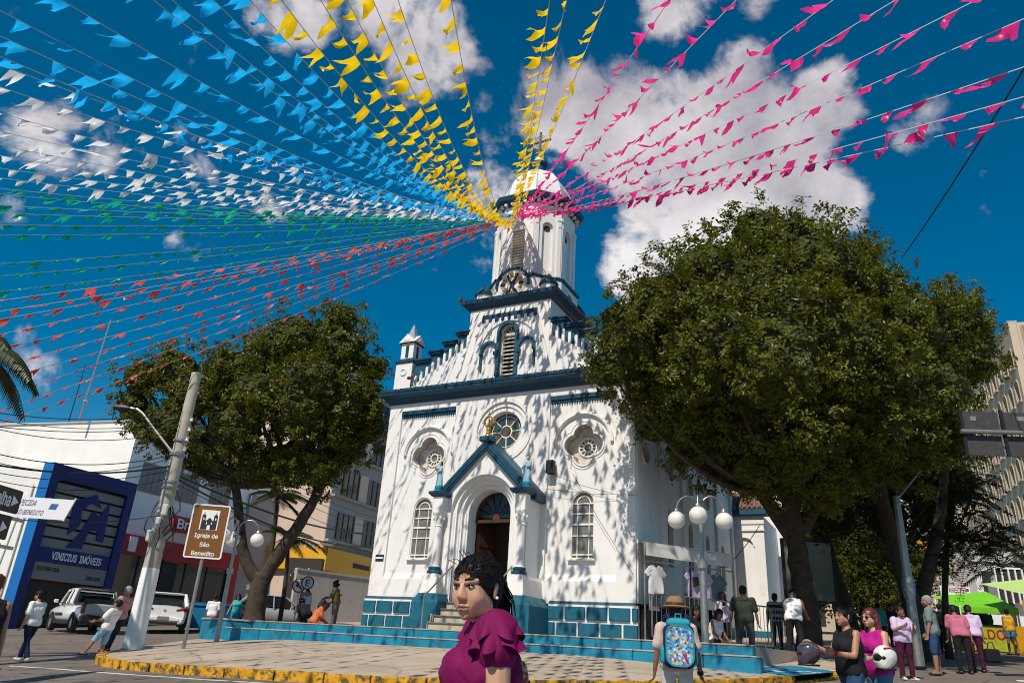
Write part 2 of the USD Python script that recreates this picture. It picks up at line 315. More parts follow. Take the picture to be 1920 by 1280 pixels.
# kerb: painted stones one by one along the pavement's edge
kerb = thing('kerb', 'yellow painted kerb stones round the corner of the church square', 'kerb', (0, 0, 0), kind='structure')
def lowered(p):                                                     # the kerb dips at the ramp
    return math.hypot(p[0] - 6.55, p[1] - 16.75) < .95
_s = 9.0; _L = _kl.length
while _s < _L - 22:
    ln = float(rng.uniform(.82, 1.12)); a = np.array(_kl.interpolate(_s).coords[0]); b = np.array(_kl.interpolate(_s + ln - .03).coords[0]); _s += ln
    c = (a + b) / 2; t = unit([*(b - a), 0]); n = np.array([-t[1], t[0], 0]); zc = float(G(*c)); slope = float(G(*b) - G(*a)); t3 = unit([t[0], t[1], slope / max(np.linalg.norm(b - a), .1)])
    top = .045 if lowered(c) else .162 + rng.uniform(-.012, .012)
    m = Manifold.hull_points(np.array([[sx * (np.linalg.norm(b - a) / 2 - e1), sy * .075 - (.02 if sy < 0 and sz > 0 else 0) , (top if sz > 0 else -.12) - e2] for sx in (-1, 1) for sy in (-1, 1) for sz in (-1, 1) for e1, e2 in ((0, .02 * (sz > 0)), (.02, 0))]))
    q = m.refine_to_length(.12).to_mesh(); v = np.array(q.vert_properties[:, :3], float)
    nn = meshkit.noise(v * 9 + c[0] * 7, 3)[:, None]; v += (nn - .5) * .03 * np.array([.4, 1, .8])
    R = np.stack([t3, n, unit(np.cross(t3, n))], 1)
    obj('kerb_stone', (v @ R.T + [c[0], c[1], zc], q.tri_verts), YEL, kerb, smooth=35)

# blue wheelchair ramp by the kerb, its white sign partly worn
_rc = np.array([6.45, 17.05]); _rt = unit([6.8 - 5.7, 16.95 - 16.05, 0])[:2]; _rn = np.array([-_rt[1], _rt[0]])
rq = lambda a, b: tuple(_rc + _rt * a + _rn * b)
ramp = thing('kerb_ramp', 'blue painted wheelchair ramp dropping to the kerb', 'ramp')
obj('ramp_surface', drape(Polygon([rq(-.95, -.45), rq(.9, -.45), rq(1.05, .75), rq(-1.0, .75)]), W, .3, .006), STEPB, ramp)
_w = [LineString([rq(-.5, .1), rq(-.15, -.02), rq(.12, -.05), rq(.32, -.3), rq(.42, -.28)]).buffer(.04), LineString([rq(-.52, .22), rq(-.5, .1)]).buffer(.09), ring(*rq(.02, -.12), .2, .26, 20).difference(Polygon([rq(-.4, .2), rq(.4, .3), rq(.4, -.02), rq(-.3, -.02)]))]
obj('wheelchair_sign', sum([[drape(g, W, .12, .011)] for g in _w], [])[0].tm(drape(_w[1], W, .12, .011)).tm(drape(_w[2], W, .12, .011)) if True else None, ROADW, ramp)

# white crossing bars and a worn line on the asphalt
def bar(a, b, w, name='crossing_bar', lab=None):
    a, b = np.array(a, float), np.array(b, float); t = unit([*(b - a), 0])[:2]; n = np.array([-t[1], t[0]]) * w / 2
    return drape(Polygon([a - n, b - n, b + n, a + n]), G, .6, .004)
cross = thing('pedestrian_crossing', 'white bars of the worn crossing painted at the left on the asphalt', 'crossing', kind='structure')
for i in range(5):
    o = np.array([-9.6 + 1.42 * i, 14.35 - .52 * i]); obj('crossing_bar', bar(o, o + [2.3, -1.0], .34), ROADW, cross)
cross2 = thing('pedestrian_crossing', 'white bars crossing the street on the right below the walking women', 'crossing', kind='structure')
for i in range(6):
    o = np.array([7.6 + 1.35 * i, 14.2 + 1.25 * i]); obj('crossing_bar', bar(o, o + [2.6, .35], .42), ROADW, cross2)
obj('edge_line', drape(LineString([(-9.9, 16.9), (-8.6, 16.4), (-7.2, 15.75), (-5.6, 15.1), (-4.2, 14.6), (-2.6, 14.2)]).buffer(.055), G, .4, .004), ROADW, label='thin white line painted beside the yellow kerb', cat='road line', kind='structure')
obj('edge_line', drape(LineString([(-8.0, 24.6), (-7.2, 23.9)]).buffer(.05), G, .4, .004), ROADW, label='short white line painted in the side street', cat='road line', kind='structure')

# terrace in front of the church: two rows of blue painted step blocks with bare tops
ter = thing('church_terrace', 'blue painted two-step terrace carrying the church', 'terrace', C0, -YAW, kind='structure')
_tp = Polygon([(-6.6, -1.82), (7.2, -1.82), (8.3, 4), (8.3, 20), (-8, 20), (-7.4, 4)])
obj('terrace_top', exz(_tp, -.9, -.012), PAVE, ter)
def step_row(y0, y1, ztop, x0, x1, zb):
    x = x0
    while x < x1 - .2:
        ln = min(rng.uniform(1.3, 1.7), x1 - x)
        b = MB().box((x + ln / 2, (y0 + y1) / 2, (ztop - .03 + zb) / 2), (ln - .012, y1 - y0, ztop - .03 - zb), None, .02)
        p = obj('step_block', b, STEPB, ter)
        obj('step_top', MB().box((x + ln / 2, (y0 + y1) / 2 + .005, ztop - .015), (ln - .008, y1 - y0 + .03, .03), None, .008), PAVE, ter)
        x += ln
step_row(-2.05, -1.75, 0.004, -6.75, 7.4, -.75)
step_row(-2.45, -2.052, -.215, -7.35, 7.6, -.9)
# planter wall at the terrace's left end, round a tree
pl = thing('tree_planter', 'blue painted curved planter wall round the left tree', 'planter', (0, 0, 0), kind='structure')
_pw = Polygon([(-8.05, 24.15), (-7.45, 24.35), (-6.95, 24.75), (-6.4, 25.4), (-5.9, 26.2), (-5.5, 27.6), (-5.9, 31), (-9.9, 31.5), (-10.1, 28), (-9.3, 25.6), (-8.6, 24.4)])
obj('planter_wall', exz(_pw.difference(_pw.buffer(-.28)), .6, CO[2] - .02), STEPB, pl, smooth=30)
obj('planter_top', exz(_pw.buffer(.03).difference(_pw.buffer(-.3)), CO[2] - .019, CO[2] + .03), PAVE, pl)
obj('planter_soil', exz(_pw.buffer(-.3), .6, CO[2] - .04), EARTH, pl)
# ---------------------------------------------------------------- the church, in its own frame: x right, y inwards, z up from the terrace
CH = thing('church', 'white church with blue trim, clock and octagonal bell tower', 'church', C0, -YAW)
def exs(poly, x0, x1):
    """A polygon in (y, z) given depth along x."""
    out = MB()
    for g in getattr(poly, 'geoms', [poly]):
        if g.is_empty or g.geom_type != 'Polygon': continue
        m = trimesh.creation.extrude_polygon(g, x1 - x0, engine='earcut'); v = np.array(m.vertices)
        out.add(np.stack([x0 + v[:, 2], v[:, 0], v[:, 1]], 1), m.faces)
    return out
XL, XR, ZC = -4.27, 4.2, 6.97
def quatre(x, z, r, o): return unary_union([circ(x + o * a, z + o * b, r, 32) for a, b in ((1, 0), (-1, 0), (0, 1), (0, -1))] + [rect(x - o, z - o * .6, x + o, z + o * .6)])
door = archp(0, -.1, 1.10, 3.2, 32)
wins = [(-2.62, .345), (2.66, .345)]
QX, QZ = 2.63, 5.16
holes = unary_union([archp(x, 2.0, w, 3.5, 24) for x, w in wins] + [quatre(s * QX + (.02), QZ, .305, .285) for s in (-1, 1)] + [circ(0.02, 5.79, .60, 40)])
body = rect(XL, 0, XR, ZC).difference(holes).difference(door)
obj('front_wall', ext(body, .075, .45), WHITE, CH)
panels = unary_union([rect(-3.78, 1.42, -1.70, 6.66), rect(1.58, 1.42, 3.66, 6.66)])
front = rect(XL, .84, XR, ZC).difference(panels).difference(circ(.02, 5.79, 1.0, 48)).difference(archp(0, -.1, 1.16, 3.2, 32)).difference(holes)
obj('wall_pilasters', ext(front, 0, .075), WHITE, CH)
for x0, x1 in ((-3.78, -1.70), (1.58, 3.66)):
    obj('panel_sill', MB().add([[x0, .0, 1.40], [x1, .0, 1.40], [x1, .08, 1.40], [x0, .08, 1.40], [x0, .076, 1.60], [x1, .076, 1.60]], [[0, 1, 5], [0, 5, 4], [0, 3, 2], [0, 2, 1], [0, 4, 3], [1, 2, 5], [3, 4, 5], [3, 5, 2]]), WHITE, CH)
    d = MB().b2((x0 + .01, -.02, 6.56), (x1 - .01, .085, 6.69)); obj('dentil_band', d, TRIM, CH)
    d = MB(); n = 26
    for k in range(n):
        xx = x0 + .05 + (x1 - x0 - .1) * k / (n - 1); d.b2((xx - .02, .02, 6.44), (xx + .02, .085, 6.56))
    obj('dentil_teeth', d, TRIMB, CH, kind='stuff')
# round rose window: stepped white ring, glass with spokes
rz = (.02, 5.79)
obj('rose_ring', ext(ring(*rz, .88, 1.0, 64), -.03, .10), WHITE, CH, smooth=30)
obj('rose_ring', ext(ring(*rz, .74, .88, 64), .03, .12), WHITE, CH, smooth=30)
obj('rose_ring', ext(ring(*rz, .60, .74, 64), .07, .30), WHITE, CH, smooth=30)
STG = [mat('stained_green_glass', (.05, .07, .045), .15, .4, 5.0, spec=.7), mat('stained_amber_glass', (.12, .075, .045), .15, .4, 5.0, spec=.7), mat('stained_teal_glass', (.03, .06, .06), .15, .4, 5.0, spec=.7)]
FRW = mat('window_frame_white', (.74, .71, .64), .6, .08, 6.0)
def wedge(cx, cz, r0, r1, a0, a1, n=8):
    a = np.linspace(a0, a1, n); return Polygon([(cx + r1 * math.cos(t), cz + r1 * math.sin(t)) for t in a] + [(cx + r0 * math.cos(t), cz + r0 * math.sin(t)) for t in a[::-1]])
rw = obj('rose_window', ext(ring(*rz, .17, .205, 32), .24, .29).tm(ext(ring(*rz, .575, .60, 48), .22, .29)).tm(ext(ring(*rz, .47, .485, 48), .245, .28)), FRW, CH, smooth=30)
for k in range(8):
    a = 2 * math.pi * k / 8 + .05
    obj('rose_spoke', ext(LineString([(rz[0] + .2 * math.cos(a), rz[1] + .2 * math.sin(a)), (rz[0] + .58 * math.cos(a), rz[1] + .58 * math.sin(a))]).buffer(.013, cap_style=2), .24, .285), FRW, rw)
    obj('rose_pane', ext(wedge(*rz, .19, .59, a + .02, a + math.pi / 4 - .02), .262, .272), STG[[0, 1, 2, 0, 1, 0, 2, 1][k]], rw)
obj('rose_pane', ext(circ(*rz, .18), .262, .272), STG[1], rw)
obj('rose_reveal', ext(ring(*rz, .60, .66, 48), .30, .46), WHITE, CH)
# quatrefoils: deep lobed recesses with a small spoked rose at the back, a moulded arch over each
STNW = mat('weathered_stone', (.66, .60, .52), .85, .2, 2.5, .006, 40, dark=(.36, .32, .26), ds=3.2, dth=(.5, .72))
for s in (-1, 1):
    x = s * QX + .02
    obj('quatrefoil_rim', ext(quatre(x, QZ, .345, .285).difference(quatre(x, QZ, .305, .285)), .04, .1), WHITE, CH, smooth=30)
    obj('quatrefoil_rim', ext(quatre(x, QZ, .425, .285).difference(quatre(x, QZ, .405, .285)), .055, .09), WHITE, CH, smooth=30)
    q = obj('quatrefoil_window', ext(quatre(x, QZ, .33, .285).difference(circ(x, QZ, .27)), .42, .47), STNW, CH)
    obj('quatrefoil_reveal', ext(quatre(x, QZ, .385, .285).difference(quatre(x, QZ, .305, .285)), .1, .47), STNW, q)
    obj('inner_rose', ext(ring(x, QZ, .115, .145), .40, .45).tm(ext(ring(x, QZ, .25, .29, 40), .38, .45)), FRW, q, smooth=30)
    for k in range(12):
        a = 2 * math.pi * k / 12; obj('rose_spoke', ext(LineString([(x + .14 * math.cos(a), QZ + .14 * math.sin(a)), (x + .26 * math.cos(a), QZ + .26 * math.sin(a))]).buffer(.011, cap_style=2), .41, .45), FRW, q)
    obj('rose_glass', ext(circ(x, QZ, .27), .45, .455), GLASSG, q)
    cxx = s * 2.63
    obj('moulded_arch', ext(ring(cxx, 5.2, .83, .93, 48).intersection(rect(cxx - 1, 5.2, cxx + 1, 7)), .0, .09).tm(ext(ring(cxx, 5.2, .86, .90, 48).intersection(rect(cxx - 1, 5.2, cxx + 1, 7)), -.03, .0)), WHITE, CH, smooth=30)
# the two tall arched windows
for x, w in wins:
    wdw = obj('window', ext(archp(x, 2.0, w, 3.5, 24).difference(archp(x, 2.04, w - .035, 3.5, 24)), .10, .20), FRW, CH)
    obj('window_glass', ext(archp(x, 2.0, w, 3.5, 24), .165, .172), GLASSG, wdw)
    for zz in (2.12, 2.62, 2.93, 3.22, 3.5): obj('window_bar', MB().b2((x - w, .135, zz - (.018 if zz != 2.93 else .026)), (x + w, .163, zz + (.018 if zz != 2.93 else .026))), FRW, wdw)
    for xx in (-.17, .17): obj('window_bar', MB().b2((x + xx - .012, .142, 2.0), (x + xx + .012, .163, 3.5)), FRW, wdw)
    obj('window_bar', ext(ring(x, 3.5, .185, .21, 32).intersection(rect(x - 1, 3.5, x + 1, 5)), .142, .163), FRW, wdw)
    obj('window_sill', MB().box((x, .05, 1.975), (w * 2 + .1, .16, .05), None, .01), FRW, wdw)
# plinth: teal blocks with white joints
for x0, x1 in ((XL - .06, -1.78), (1.78, XR + .06)):
    obj('plinth_joints', MB().b2((x0, -.035, 0.0), (x1, .08, .845)), JOINT, CH)
    for zlo, zhi, off in ((.0, .375, .35), (.455, .775, .12)):
        x = x0 - off
        while x < x1:
            a, b = max(x, x0 + .004), min(x + .555, x1)
            if b - a > .06: obj('plinth_block', MB().box(((a + b) / 2, -.045, (zlo + zhi) / 2), (b - a, .10, zhi - zlo), None, .012), PLINTH, CH)
            x += .615
    obj('plinth_cap', MB().add([[x0, -.05, .845], [x1, -.05, .845], [x1, .0, .91], [x0, .0, .91], [x0, .06, .845], [x1, .06, .845]], [[0, 1, 2], [0, 2, 3], [0, 5, 1], [0, 4, 5], [0, 3, 4], [1, 5, 2], [3, 2, 5], [3, 5, 4]]), TRIMB, CH)
# main cornice and its sloping top
def cornice(x0, x1, y0, y1, z, prof, mitre=True, back=True):
    """Moulding round a box; prof: (out, up) pairs."""
    m = MB(); V = []
    for o, u in prof: V += [[x0 - o, y0 - o, z + u], [x1 + o, y0 - o, z + u], [x1 + o, y1 + o, z + u], [x0 - o, y1 + o, z + u]]
    V = np.array(V); F = []
    for i in range(len(prof) - 1):
        for k in range(4): F.append([i * 4 + k, i * 4 + (k + 1) % 4, i * 4 + 4 + (k + 1) % 4, i * 4 + 4 + k])
    F.append([3, 2, 1, 0]); e = (len(prof) - 1) * 4; F.append([e, e + 1, e + 2, e + 3])
    return m.add(V, F)
PROF = [(.0, .0), (.06, .0), (.07, .07), (.14, .09), (.16, .17), (.28, .23), (.33, .25), (.34, .33), (.36, .335), (.36, .37), (.02, .50)]
obj('main_cornice', cornice(XL, XR, 0, .45, ZC - .03, PROF), TRIM, CH)
tiles = MB()
for k in range(46):
    xx = XL - .3 + (XR - XL + .6) * (k + .5) / 46; tiles.tube([(xx, -.365, ZC + .352), (xx, -.02, ZC + .475)], .055, 6)
obj('cornice_tiles', tiles, TRIMB, CH, kind='stuff')
# ---- upper stage: stepped parapets, pinnacles, tower base
ZB = 7.44
steps_z = [(3.42, 2.92, 8.42), (2.92, 2.42, 8.67), (2.42, 1.92, 8.95), (1.92, 1.42, 9.22)]
for s in (-1, 1):
    sx = lambda v: s * v + .03
    wallp = Polygon([(sx(3.6), ZB), (sx(1.40), ZB), (sx(1.40), 9.2)] + [(sx(1.92), 9.2), (sx(1.92), 8.93), (sx(2.42), 8.93), (sx(2.42), 8.65), (sx(2.92), 8.65), (sx(2.92), 8.40), (sx(3.42), 8.40), (sx(3.6), 7.95)])
    pp = obj('stepped_parapet', ext(wallp, .02, .3), TRIMB, CH)
    low = lambda x: 7.42 + (3.55 - x) * .62                                # the slanting line where white meets blue
    obj('parapet_face', ext(Polygon([(sx(3.58), ZB), (sx(1.41), ZB), (sx(1.41), low(1.41)), (sx(3.58), low(3.58) + .1)]), -.05, .02), WHITE, pp)
    for k in range(10):
        x = 3.42 - k * .215; top = low(x) + .36
        obj('parapet_tooth', ext(archp(sx(x), low(x) - .08, .047, top, 12), -.05, .018), WHITE, pp)
    for a, b, z in steps_z:
        obj('step_cap', MB().b2((sx(a + .09), -.10, z), (sx(b - .01), .34, z + .055)).b2((sx(a + .05), -.06, z - .07), (sx(b), .30, z)), TRIM, pp)
    m = MB().tube([(sx(3.72), .1, 7.9), (sx(3.40), .1, 8.42)], .085, 6); obj('slanting_cap', m, TRIM, pp)
    # corner pinnacle
    px = s * 3.88 + (.03 if s > 0 else -.04)
    pn = obj('pinnacle', MB().b2((px - .33, -.02, ZB - .1), (px + .33, .62, 8.42)), WHITE, CH)
    obj('pinnacle_cap', MB().add(*(lambda M: (M.vertices, M.faces))(cornice(px - .33, px + .33, -.02, .62, 8.42, [(0, 0), (.05, .02), (.06, .07), (-.06, .20)]).mesh())), TRIM, pn)
    obj('pinnacle_shaft', MB().b2((px - .25, .06, 8.6), (px + .25, .54, 9.2)), WHITE, pn)
    obj('pinnacle_medallion', ext(ring(px, 8.1, .09, .13, 20), -.05, -.015), WHITE, pn)
    for f in range(4):
        R = rotz(f * math.pi / 2); c = np.array([px, .3, 0])
        sl = ext(archp(0, 8.66, .06, 9.06, 12), -.246 - .01, -.236); obj('pinnacle_slit', MB().tm(sl, R, c), TRIM, pn)
        gb = ext(Polygon([(-.33, 9.2), (.33, 9.2), (0, 9.52)]), -.33, -.0); obj('pinnacle_gable', MB().tm(gb, R, c), WHITE, pn)
        gi = ext(Polygon([(-.14, 9.25), (.14, 9.25), (0, 9.40)]), -.345, -.33); obj('gable_panel', MB().tm(gi, R, c), WHITE, pn)
    spire = MB().lathe([(.27, 9.34), (.03, 9.96), (.0, 9.97)], 4); SPM = mat('slate_blue_spire' if s < 0 else 'slate_blue_spire_b', (.26, .32, .36), .6, .12, 5.0, .003, 40)
    obj('pinnacle_spire', MB().tm(spire, rotz(math.pi / 4), (px, .3, 0)), SPM, pn)
TX0, TX1 = -1.42, 1.50
twp = rect(TX0, ZB - .2, TX1, 9.95).difference(archp(.04, 7.3, .27, 9.0, 24))
obj('tower_base', ext(twp, -.02, .28).tm(exs(rect(.28, ZB - .2, 2.9, 9.95), TX0, TX0 + .3)).tm(exs(rect(.28, ZB - .2, 2.9, 9.95), TX1 - .3, TX1)).tm(ext(rect(TX0 + .3, ZB - .2, TX1 - .3, 9.95), 2.6, 2.9)), WHITE, CH)
tri = rect(-.98, ZB - .1, 1.05, 9.66)
obj('tower_relief', ext(rect(TX0, ZB - .1, TX1, 9.95).difference(unary_union([rect(-.96, ZB - .2, 1.04, 8.4), circ(.04, 8.4, 1.0, 48).intersection(rect(-2, 8.4, 2, 9.6)), rect(-.96, 9.54, 1.04, 9.7)])), -.07, -.02), WHITE, CH)
obj('arcade_band', MB().b2((-.95, -.085, 9.60), (1.03, -.03, 9.70)), TRIM, CH)
for k in range(9):
    xx = -.95 + .06 + (1.98 - .12) * k / 8; obj('arcade_corbel', ext(unary_union([rect(xx - .06, 9.47, xx + .06, 9.6), circ(xx, 9.47, .06, 12)]), -.08, -.03), TRIM, CH)
AR = lambda x, z0, w, zs, t: archp(x, z0, w + t, zs, 28).difference(archp(x, z0 - .1, w, zs, 28))
obj('belfry_arch', ext(AR(.04, 7.5, .27, 9.0, .11), -.13, .02), TRIMB, CH, smooth=30)
for s in (-1, 1):
    ax = .04 + s * .66
    a = obj('blind_arch', ext(AR(ax, 8.33, .235, 8.42, .10).intersection(rect(ax - .335, 8.33, ax + .335, 9)), -.11, -.02), TRIMB, CH, smooth=30)
    obj('arch_column', MB().cyl((ax + s * .285, -.06, 7.78), (ax + s * .285, -.06, 8.30), .04).b2((ax + s * .285 - .06, -.12, 8.28), (ax + s * .285 + .06, -.02, 8.36)), TRIMB, a)
    obj('arch_column', MB().cyl((ax - s * .285, -.07, 7.95), (ax - s * .285, -.07, 8.28), .055, .04).b2((ax - s * .285 - .09, -.14, 8.24), (ax - s * .285 + .09, -.02, 8.36)), TRIM, a)
SLAT = mat('louvre_slat_paint', (.62, .57, .49), .7, .15, 5.0, .003, 40)
lv = obj('louvre_frame', MB().b2((-.23, .05, 7.4), (-.19, .2, 8.98)).b2((.27, .05, 7.4), (.31, .2, 8.98)).b2((-.23, .06, 8.93), (.31, .2, 9.0)), SLAT, CH)
for k in range(11): obj('louvre_slat', MB().box((.04, .13, 7.5 + k * .135), (.46, .16, .022), np.array([[1, 0, 0], [0, .78, -.62], [0, .62, .78]])), SLAT, lv)
for k in range(5):
    a = math.pi * (k + .5) / 5; obj('fan_rib', ext(LineString([(.04, 9.0), (.04 + .26 * math.cos(a), 9.0 + .26 * math.sin(a))]).buffer(.012), .1, .13), SLAT, lv)
obj('louvre_backing', MB().b2((-.25, .24, 7.3), (.33, .27, 9.3)), DARK, lv)
PROF2 = [(.0, .0), (.07, .0), (.09, .09), (.2, .16), (.27, .19), (.28, .27), (.29, .30), (.0, .36)]
obj('upper_cornice', cornice(TX0, TX1, -.02, 2.9, 9.93, PROF2), TRIM, CH)
LAMPR = mat('rusty_floodlight', (.16, .06, .035), .6, .2)
obj('floodlight', MB().box((TX0 - .3, -.3, 10.32), (.12, .12, .12), None, .02).cyl((TX0 - .3, -.3, 10.18), (TX0 - .3, -.3, 10.3), .02), LAMPR, CH)
obj('floodlight', MB().cyl((-3.28, -.2, 7.55), (-3.36, -.2, 7.8), .015).box((-3.36, -.2, 7.85), (.1, .1, .14), None, .03).box((-3.52, -.2, 7.78), (.16, .1, .1), None, .03), LAMPR, CH)
# ---- clock stage
TCX, TCY = .06, 1.46
def octa(a, h): return Polygon([(TCX + h, TCY - a), (TCX + a, TCY - h), (TCX + a, TCY + h), (TCX + h, TCY + a), (TCX - h, TCY + a), (TCX - a, TCY + h), (TCX - a, TCY - h), (TCX - h, TCY - a)])
obj('clock_stage', exz(octa(1.40, .70), 10.2, 11.02), WHITE, CH)
def octband(prof, h=.6):
    m = MB(); V = []
    for a, z in prof: V += [[x, y, z] for x, y in list(octa(a, h * a / 1.29).exterior.coords)[:-1]]
    F = []
    for i in range(len(prof) - 1):
        for k in range(8): F.append([i * 8 + k, i * 8 + 8 + k, i * 8 + 8 + (k + 1) % 8, i * 8 + (k + 1) % 8])
    return m.add(V, F)
obj('stage_moulding', octband([(1.38, 10.93), (1.46, 10.95), (1.48, 11.02), (1.44, 11.05), (1.28, 11.10)]), TRIM, CH)
CKX, CKY, CKZ = .05, -.0, 10.73
gable = unary_union([circ(CKX, CKZ, .56, 40), rect(CKX - .62, 10.2, CKX + .62, CKZ - .1), Polygon([(CKX - .85, 10.2), (CKX + .85, 10.2), (CKX + .5, CKZ + .1), (CKX - .5, CKZ + .1)])]).intersection(rect(-3, 10.2, 3, 12))
obj('clock_gable', ext(gable, CKY, .9), WHITE, CH, smooth=30)
obj('clock_hood', ext(ring(CKX, CKZ, .545, .615, 48).intersection(rect(-3, CKZ - .12, 3, 12)), CKY - .07, .6), TRIM, CH, smooth=30)
ck = obj('clock', ext(circ(CKX, CKZ, .46, 48), CKY - .03, CKY), JOINT, CH)
for k in range(12):
    a = 2 * math.pi * k / 12; c, sn = math.cos(a), math.sin(a)
    obj('numeral', ext(LineString([(CKX + .25 * c, CKZ + .25 * sn), (CKX + .41 * c, CKZ + .41 * sn)]).buffer(.035 if k % 3 else .045, cap_style=2), CKY - .05, CKY - .03), GOLD if k % 2 else IRON, ck)
for k in range(12):
    a = 2 * math.pi * (k + .5) / 12; obj('minute_mark', ext(LineString([(CKX + .30 * math.cos(a), CKZ + .30 * math.sin(a)), (CKX + .42 * math.cos(a), CKZ + .42 * math.sin(a))]).buffer(.012), CKY - .045, CKY - .03), GOLD, ck)
obj('clock_boss', ext(circ(CKX, CKZ, .10, 24), CKY - .06, CKY - .03), IRON, ck)
for a, r, w in ((2.2, .22, .035), (-1.9, .32, .025), (.9, .2, .05), (-1.2, .24, .045)): obj('clock_hand', ext(LineString([(CKX, CKZ), (CKX + r * math.cos(a), CKZ + r * math.sin(a))]).buffer(w), CKY - .085, CKY - .065), IRON, ck)
for sx in (-1, 1):
    for sy in (0, 1):
        tx, ty = (TX0 + .27 if sx < 0 else TX1 - .27), (.27 if sy == 0 else 2.62)
        t = obj('corner_turret', MB().lathe([(.27, 10.2), (.27, 10.60), (.0, 10.6)], 12, (tx, ty, 0)), WHITE, CH)
        obj('turret_dome', MB().lathe([(.31, 10.57), (.33, 10.63), (.29, 10.68), (.22, 10.82), (.10, 10.92), (.05, 11.0), (.0, 11.04)], 12, (tx, ty, 0)), TRIMB if sy == 0 else TRIM, t, smooth=40)
obj('side_oculus', MB().tm(exs(Point(TCY, 10.55).buffer(.2), TX1 - .3, 1.475)), GLASSG, CH)
# ---- octagonal belfry
AP, HW = 1.27, .585
core = exz(octa(AP - .10, HW * (AP - .1) / AP), 10.9, 13.95)
obj('belfry_core', core, WHITE, CH)
for f in range(8):
    card = f % 2 == 0; ang = f * math.pi / 4
    # face centre, width and outward direction
    hw = HW if card else (AP - HW) / math.sqrt(2); dist = AP if card else (AP + HW) / math.sqrt(2)
    R = rotz(ang); off = np.array([TCX, TCY, 0])
    nw, nzs = hw * .40, 13.0
    fp = rect(-hw, 11.05, hw, 13.95).difference(archp(0, 11.35, nw, nzs, 16))
    fc = obj('belfry_face', MB().tm(ext(fp, -dist, -dist + .12), R, off), WHITE, CH)
    for s2 in (-1, 1):
        obj('corner_pilaster', MB().tm(MB().b2((s2 * (hw - .075) - .07, -dist - .05, 11.15), (s2 * (hw - .075) + .07, -dist, 13.3)).b2((s2 * (hw - .075) - .085, -dist - .07, 13.3), (s2 * (hw - .075) + .085, -dist, 13.42)).b2((s2 * (hw - .075) - .05, -dist - .065, 13.05), (s2 * (hw - .075) + .05, -dist - .05, 13.2)), R, off), WHITE, fc)
    if f == 0:
        for k in range(15): obj('belfry_slat', MB().tm(MB().box((0, -dist + .06, 11.42 + k * .108), (nw * 2, .11, .03), np.array([[1, 0, 0], [0, .8, -.6], [0, .6, .8]])), R, off), SLAT, fc)
        obj('belfry_backing', MB().tm(MB().b2((-nw, -dist + .118, 11.35), (nw, -dist + .125, 13.2)), R, off), DARK, fc)
    else:
        obj('round_opening', MB().tm(ext(circ(0, 12.98, nw * .62), -dist + .095, -dist + .1), R, off), DARK, fc)
obj('belfry_eave', octband([(1.22, 13.86), (1.30, 13.9), (1.34, 13.98), (1.52, 14.05), (1.55, 14.16), (1.56, 14.2), (1.2, 14.3)]), TRIM, CH)
for f in range(8):
    card = f % 2 == 0; hw = (HW if card else (AP - HW) / math.sqrt(2)) * 1.08; dist = (AP if card else (AP + HW) / math.sqrt(2)) + .04; R = rotz(f * math.pi / 4)
    for k in range(5): obj('eave_dentil', MB().tm(MB().box((-hw + (k + .5) * 2 * hw / 5, -dist - .06, 13.94), (.09, .13, .09)), R, (TCX, TCY, 0)), JOINT, CH)
dp = [(1.20, 14.26), (1.19, 14.55), (1.10, 14.95), (.95, 15.3), (.74, 15.62), (.5, 15.85), (.30, 15.98)]
obj('dome', octband(dp), WHITE, CH)
RIB = mat('dome_rib', (.42, .42, .42), .7, .1)
for k in range(8):
    pts = [list(octa(a, .585 * a / 1.29).exterior.coords)[k] + (z,) for a, z in dp]; obj('dome_rib', MB().tube(pts, .022, 6), RIB, CH)
obj('lantern', MB().lathe([(.36, 15.96), (.37, 16.02), (.26, 16.05), (.25, 16.35), (.27, 16.36)], 20, (TCX, TCY, 0)), TRIMB, CH, smooth=30)
obj('lantern_cap', MB().lathe([(.27, 16.34), (.33, 16.38), (.33, 16.43), (.24, 16.5), (.0, 16.52)], 20, (TCX, TCY, 0)), TRIM, CH, smooth=30)
obj('lantern_ball', MB().sphere((TCX, TCY, 16.56), .2, 2, (1, 1, .85)), WHITE, CH, smooth=True)
CRM = mat('weathered_cross_iron', (.12, .085, .06), .6, .2, metal=.4)
cr = obj('cross', MB().b2((TCX - .035, TCY - .035, 16.7), (TCX + .035, TCY + .035, 17.92)).b2((TCX - .44, TCY - .035, 17.44), (TCX + .44, TCY + .035, 17.51)), CRM, CH)
obj('cross_ring', MB().tm(ext(ring(TCX, 17.475, .27, .31, 40), TCY - .02, TCY + .02)), STEEL, cr)
for a in range(4):
    t = math.pi / 4 + a * math.pi / 2; obj('cross_scroll', ext(ring(TCX + .15 * math.cos(t), 17.475 + .15 * math.sin(t), .075, .1, 16), TCY - .015, TCY + .015), STEEL, cr)
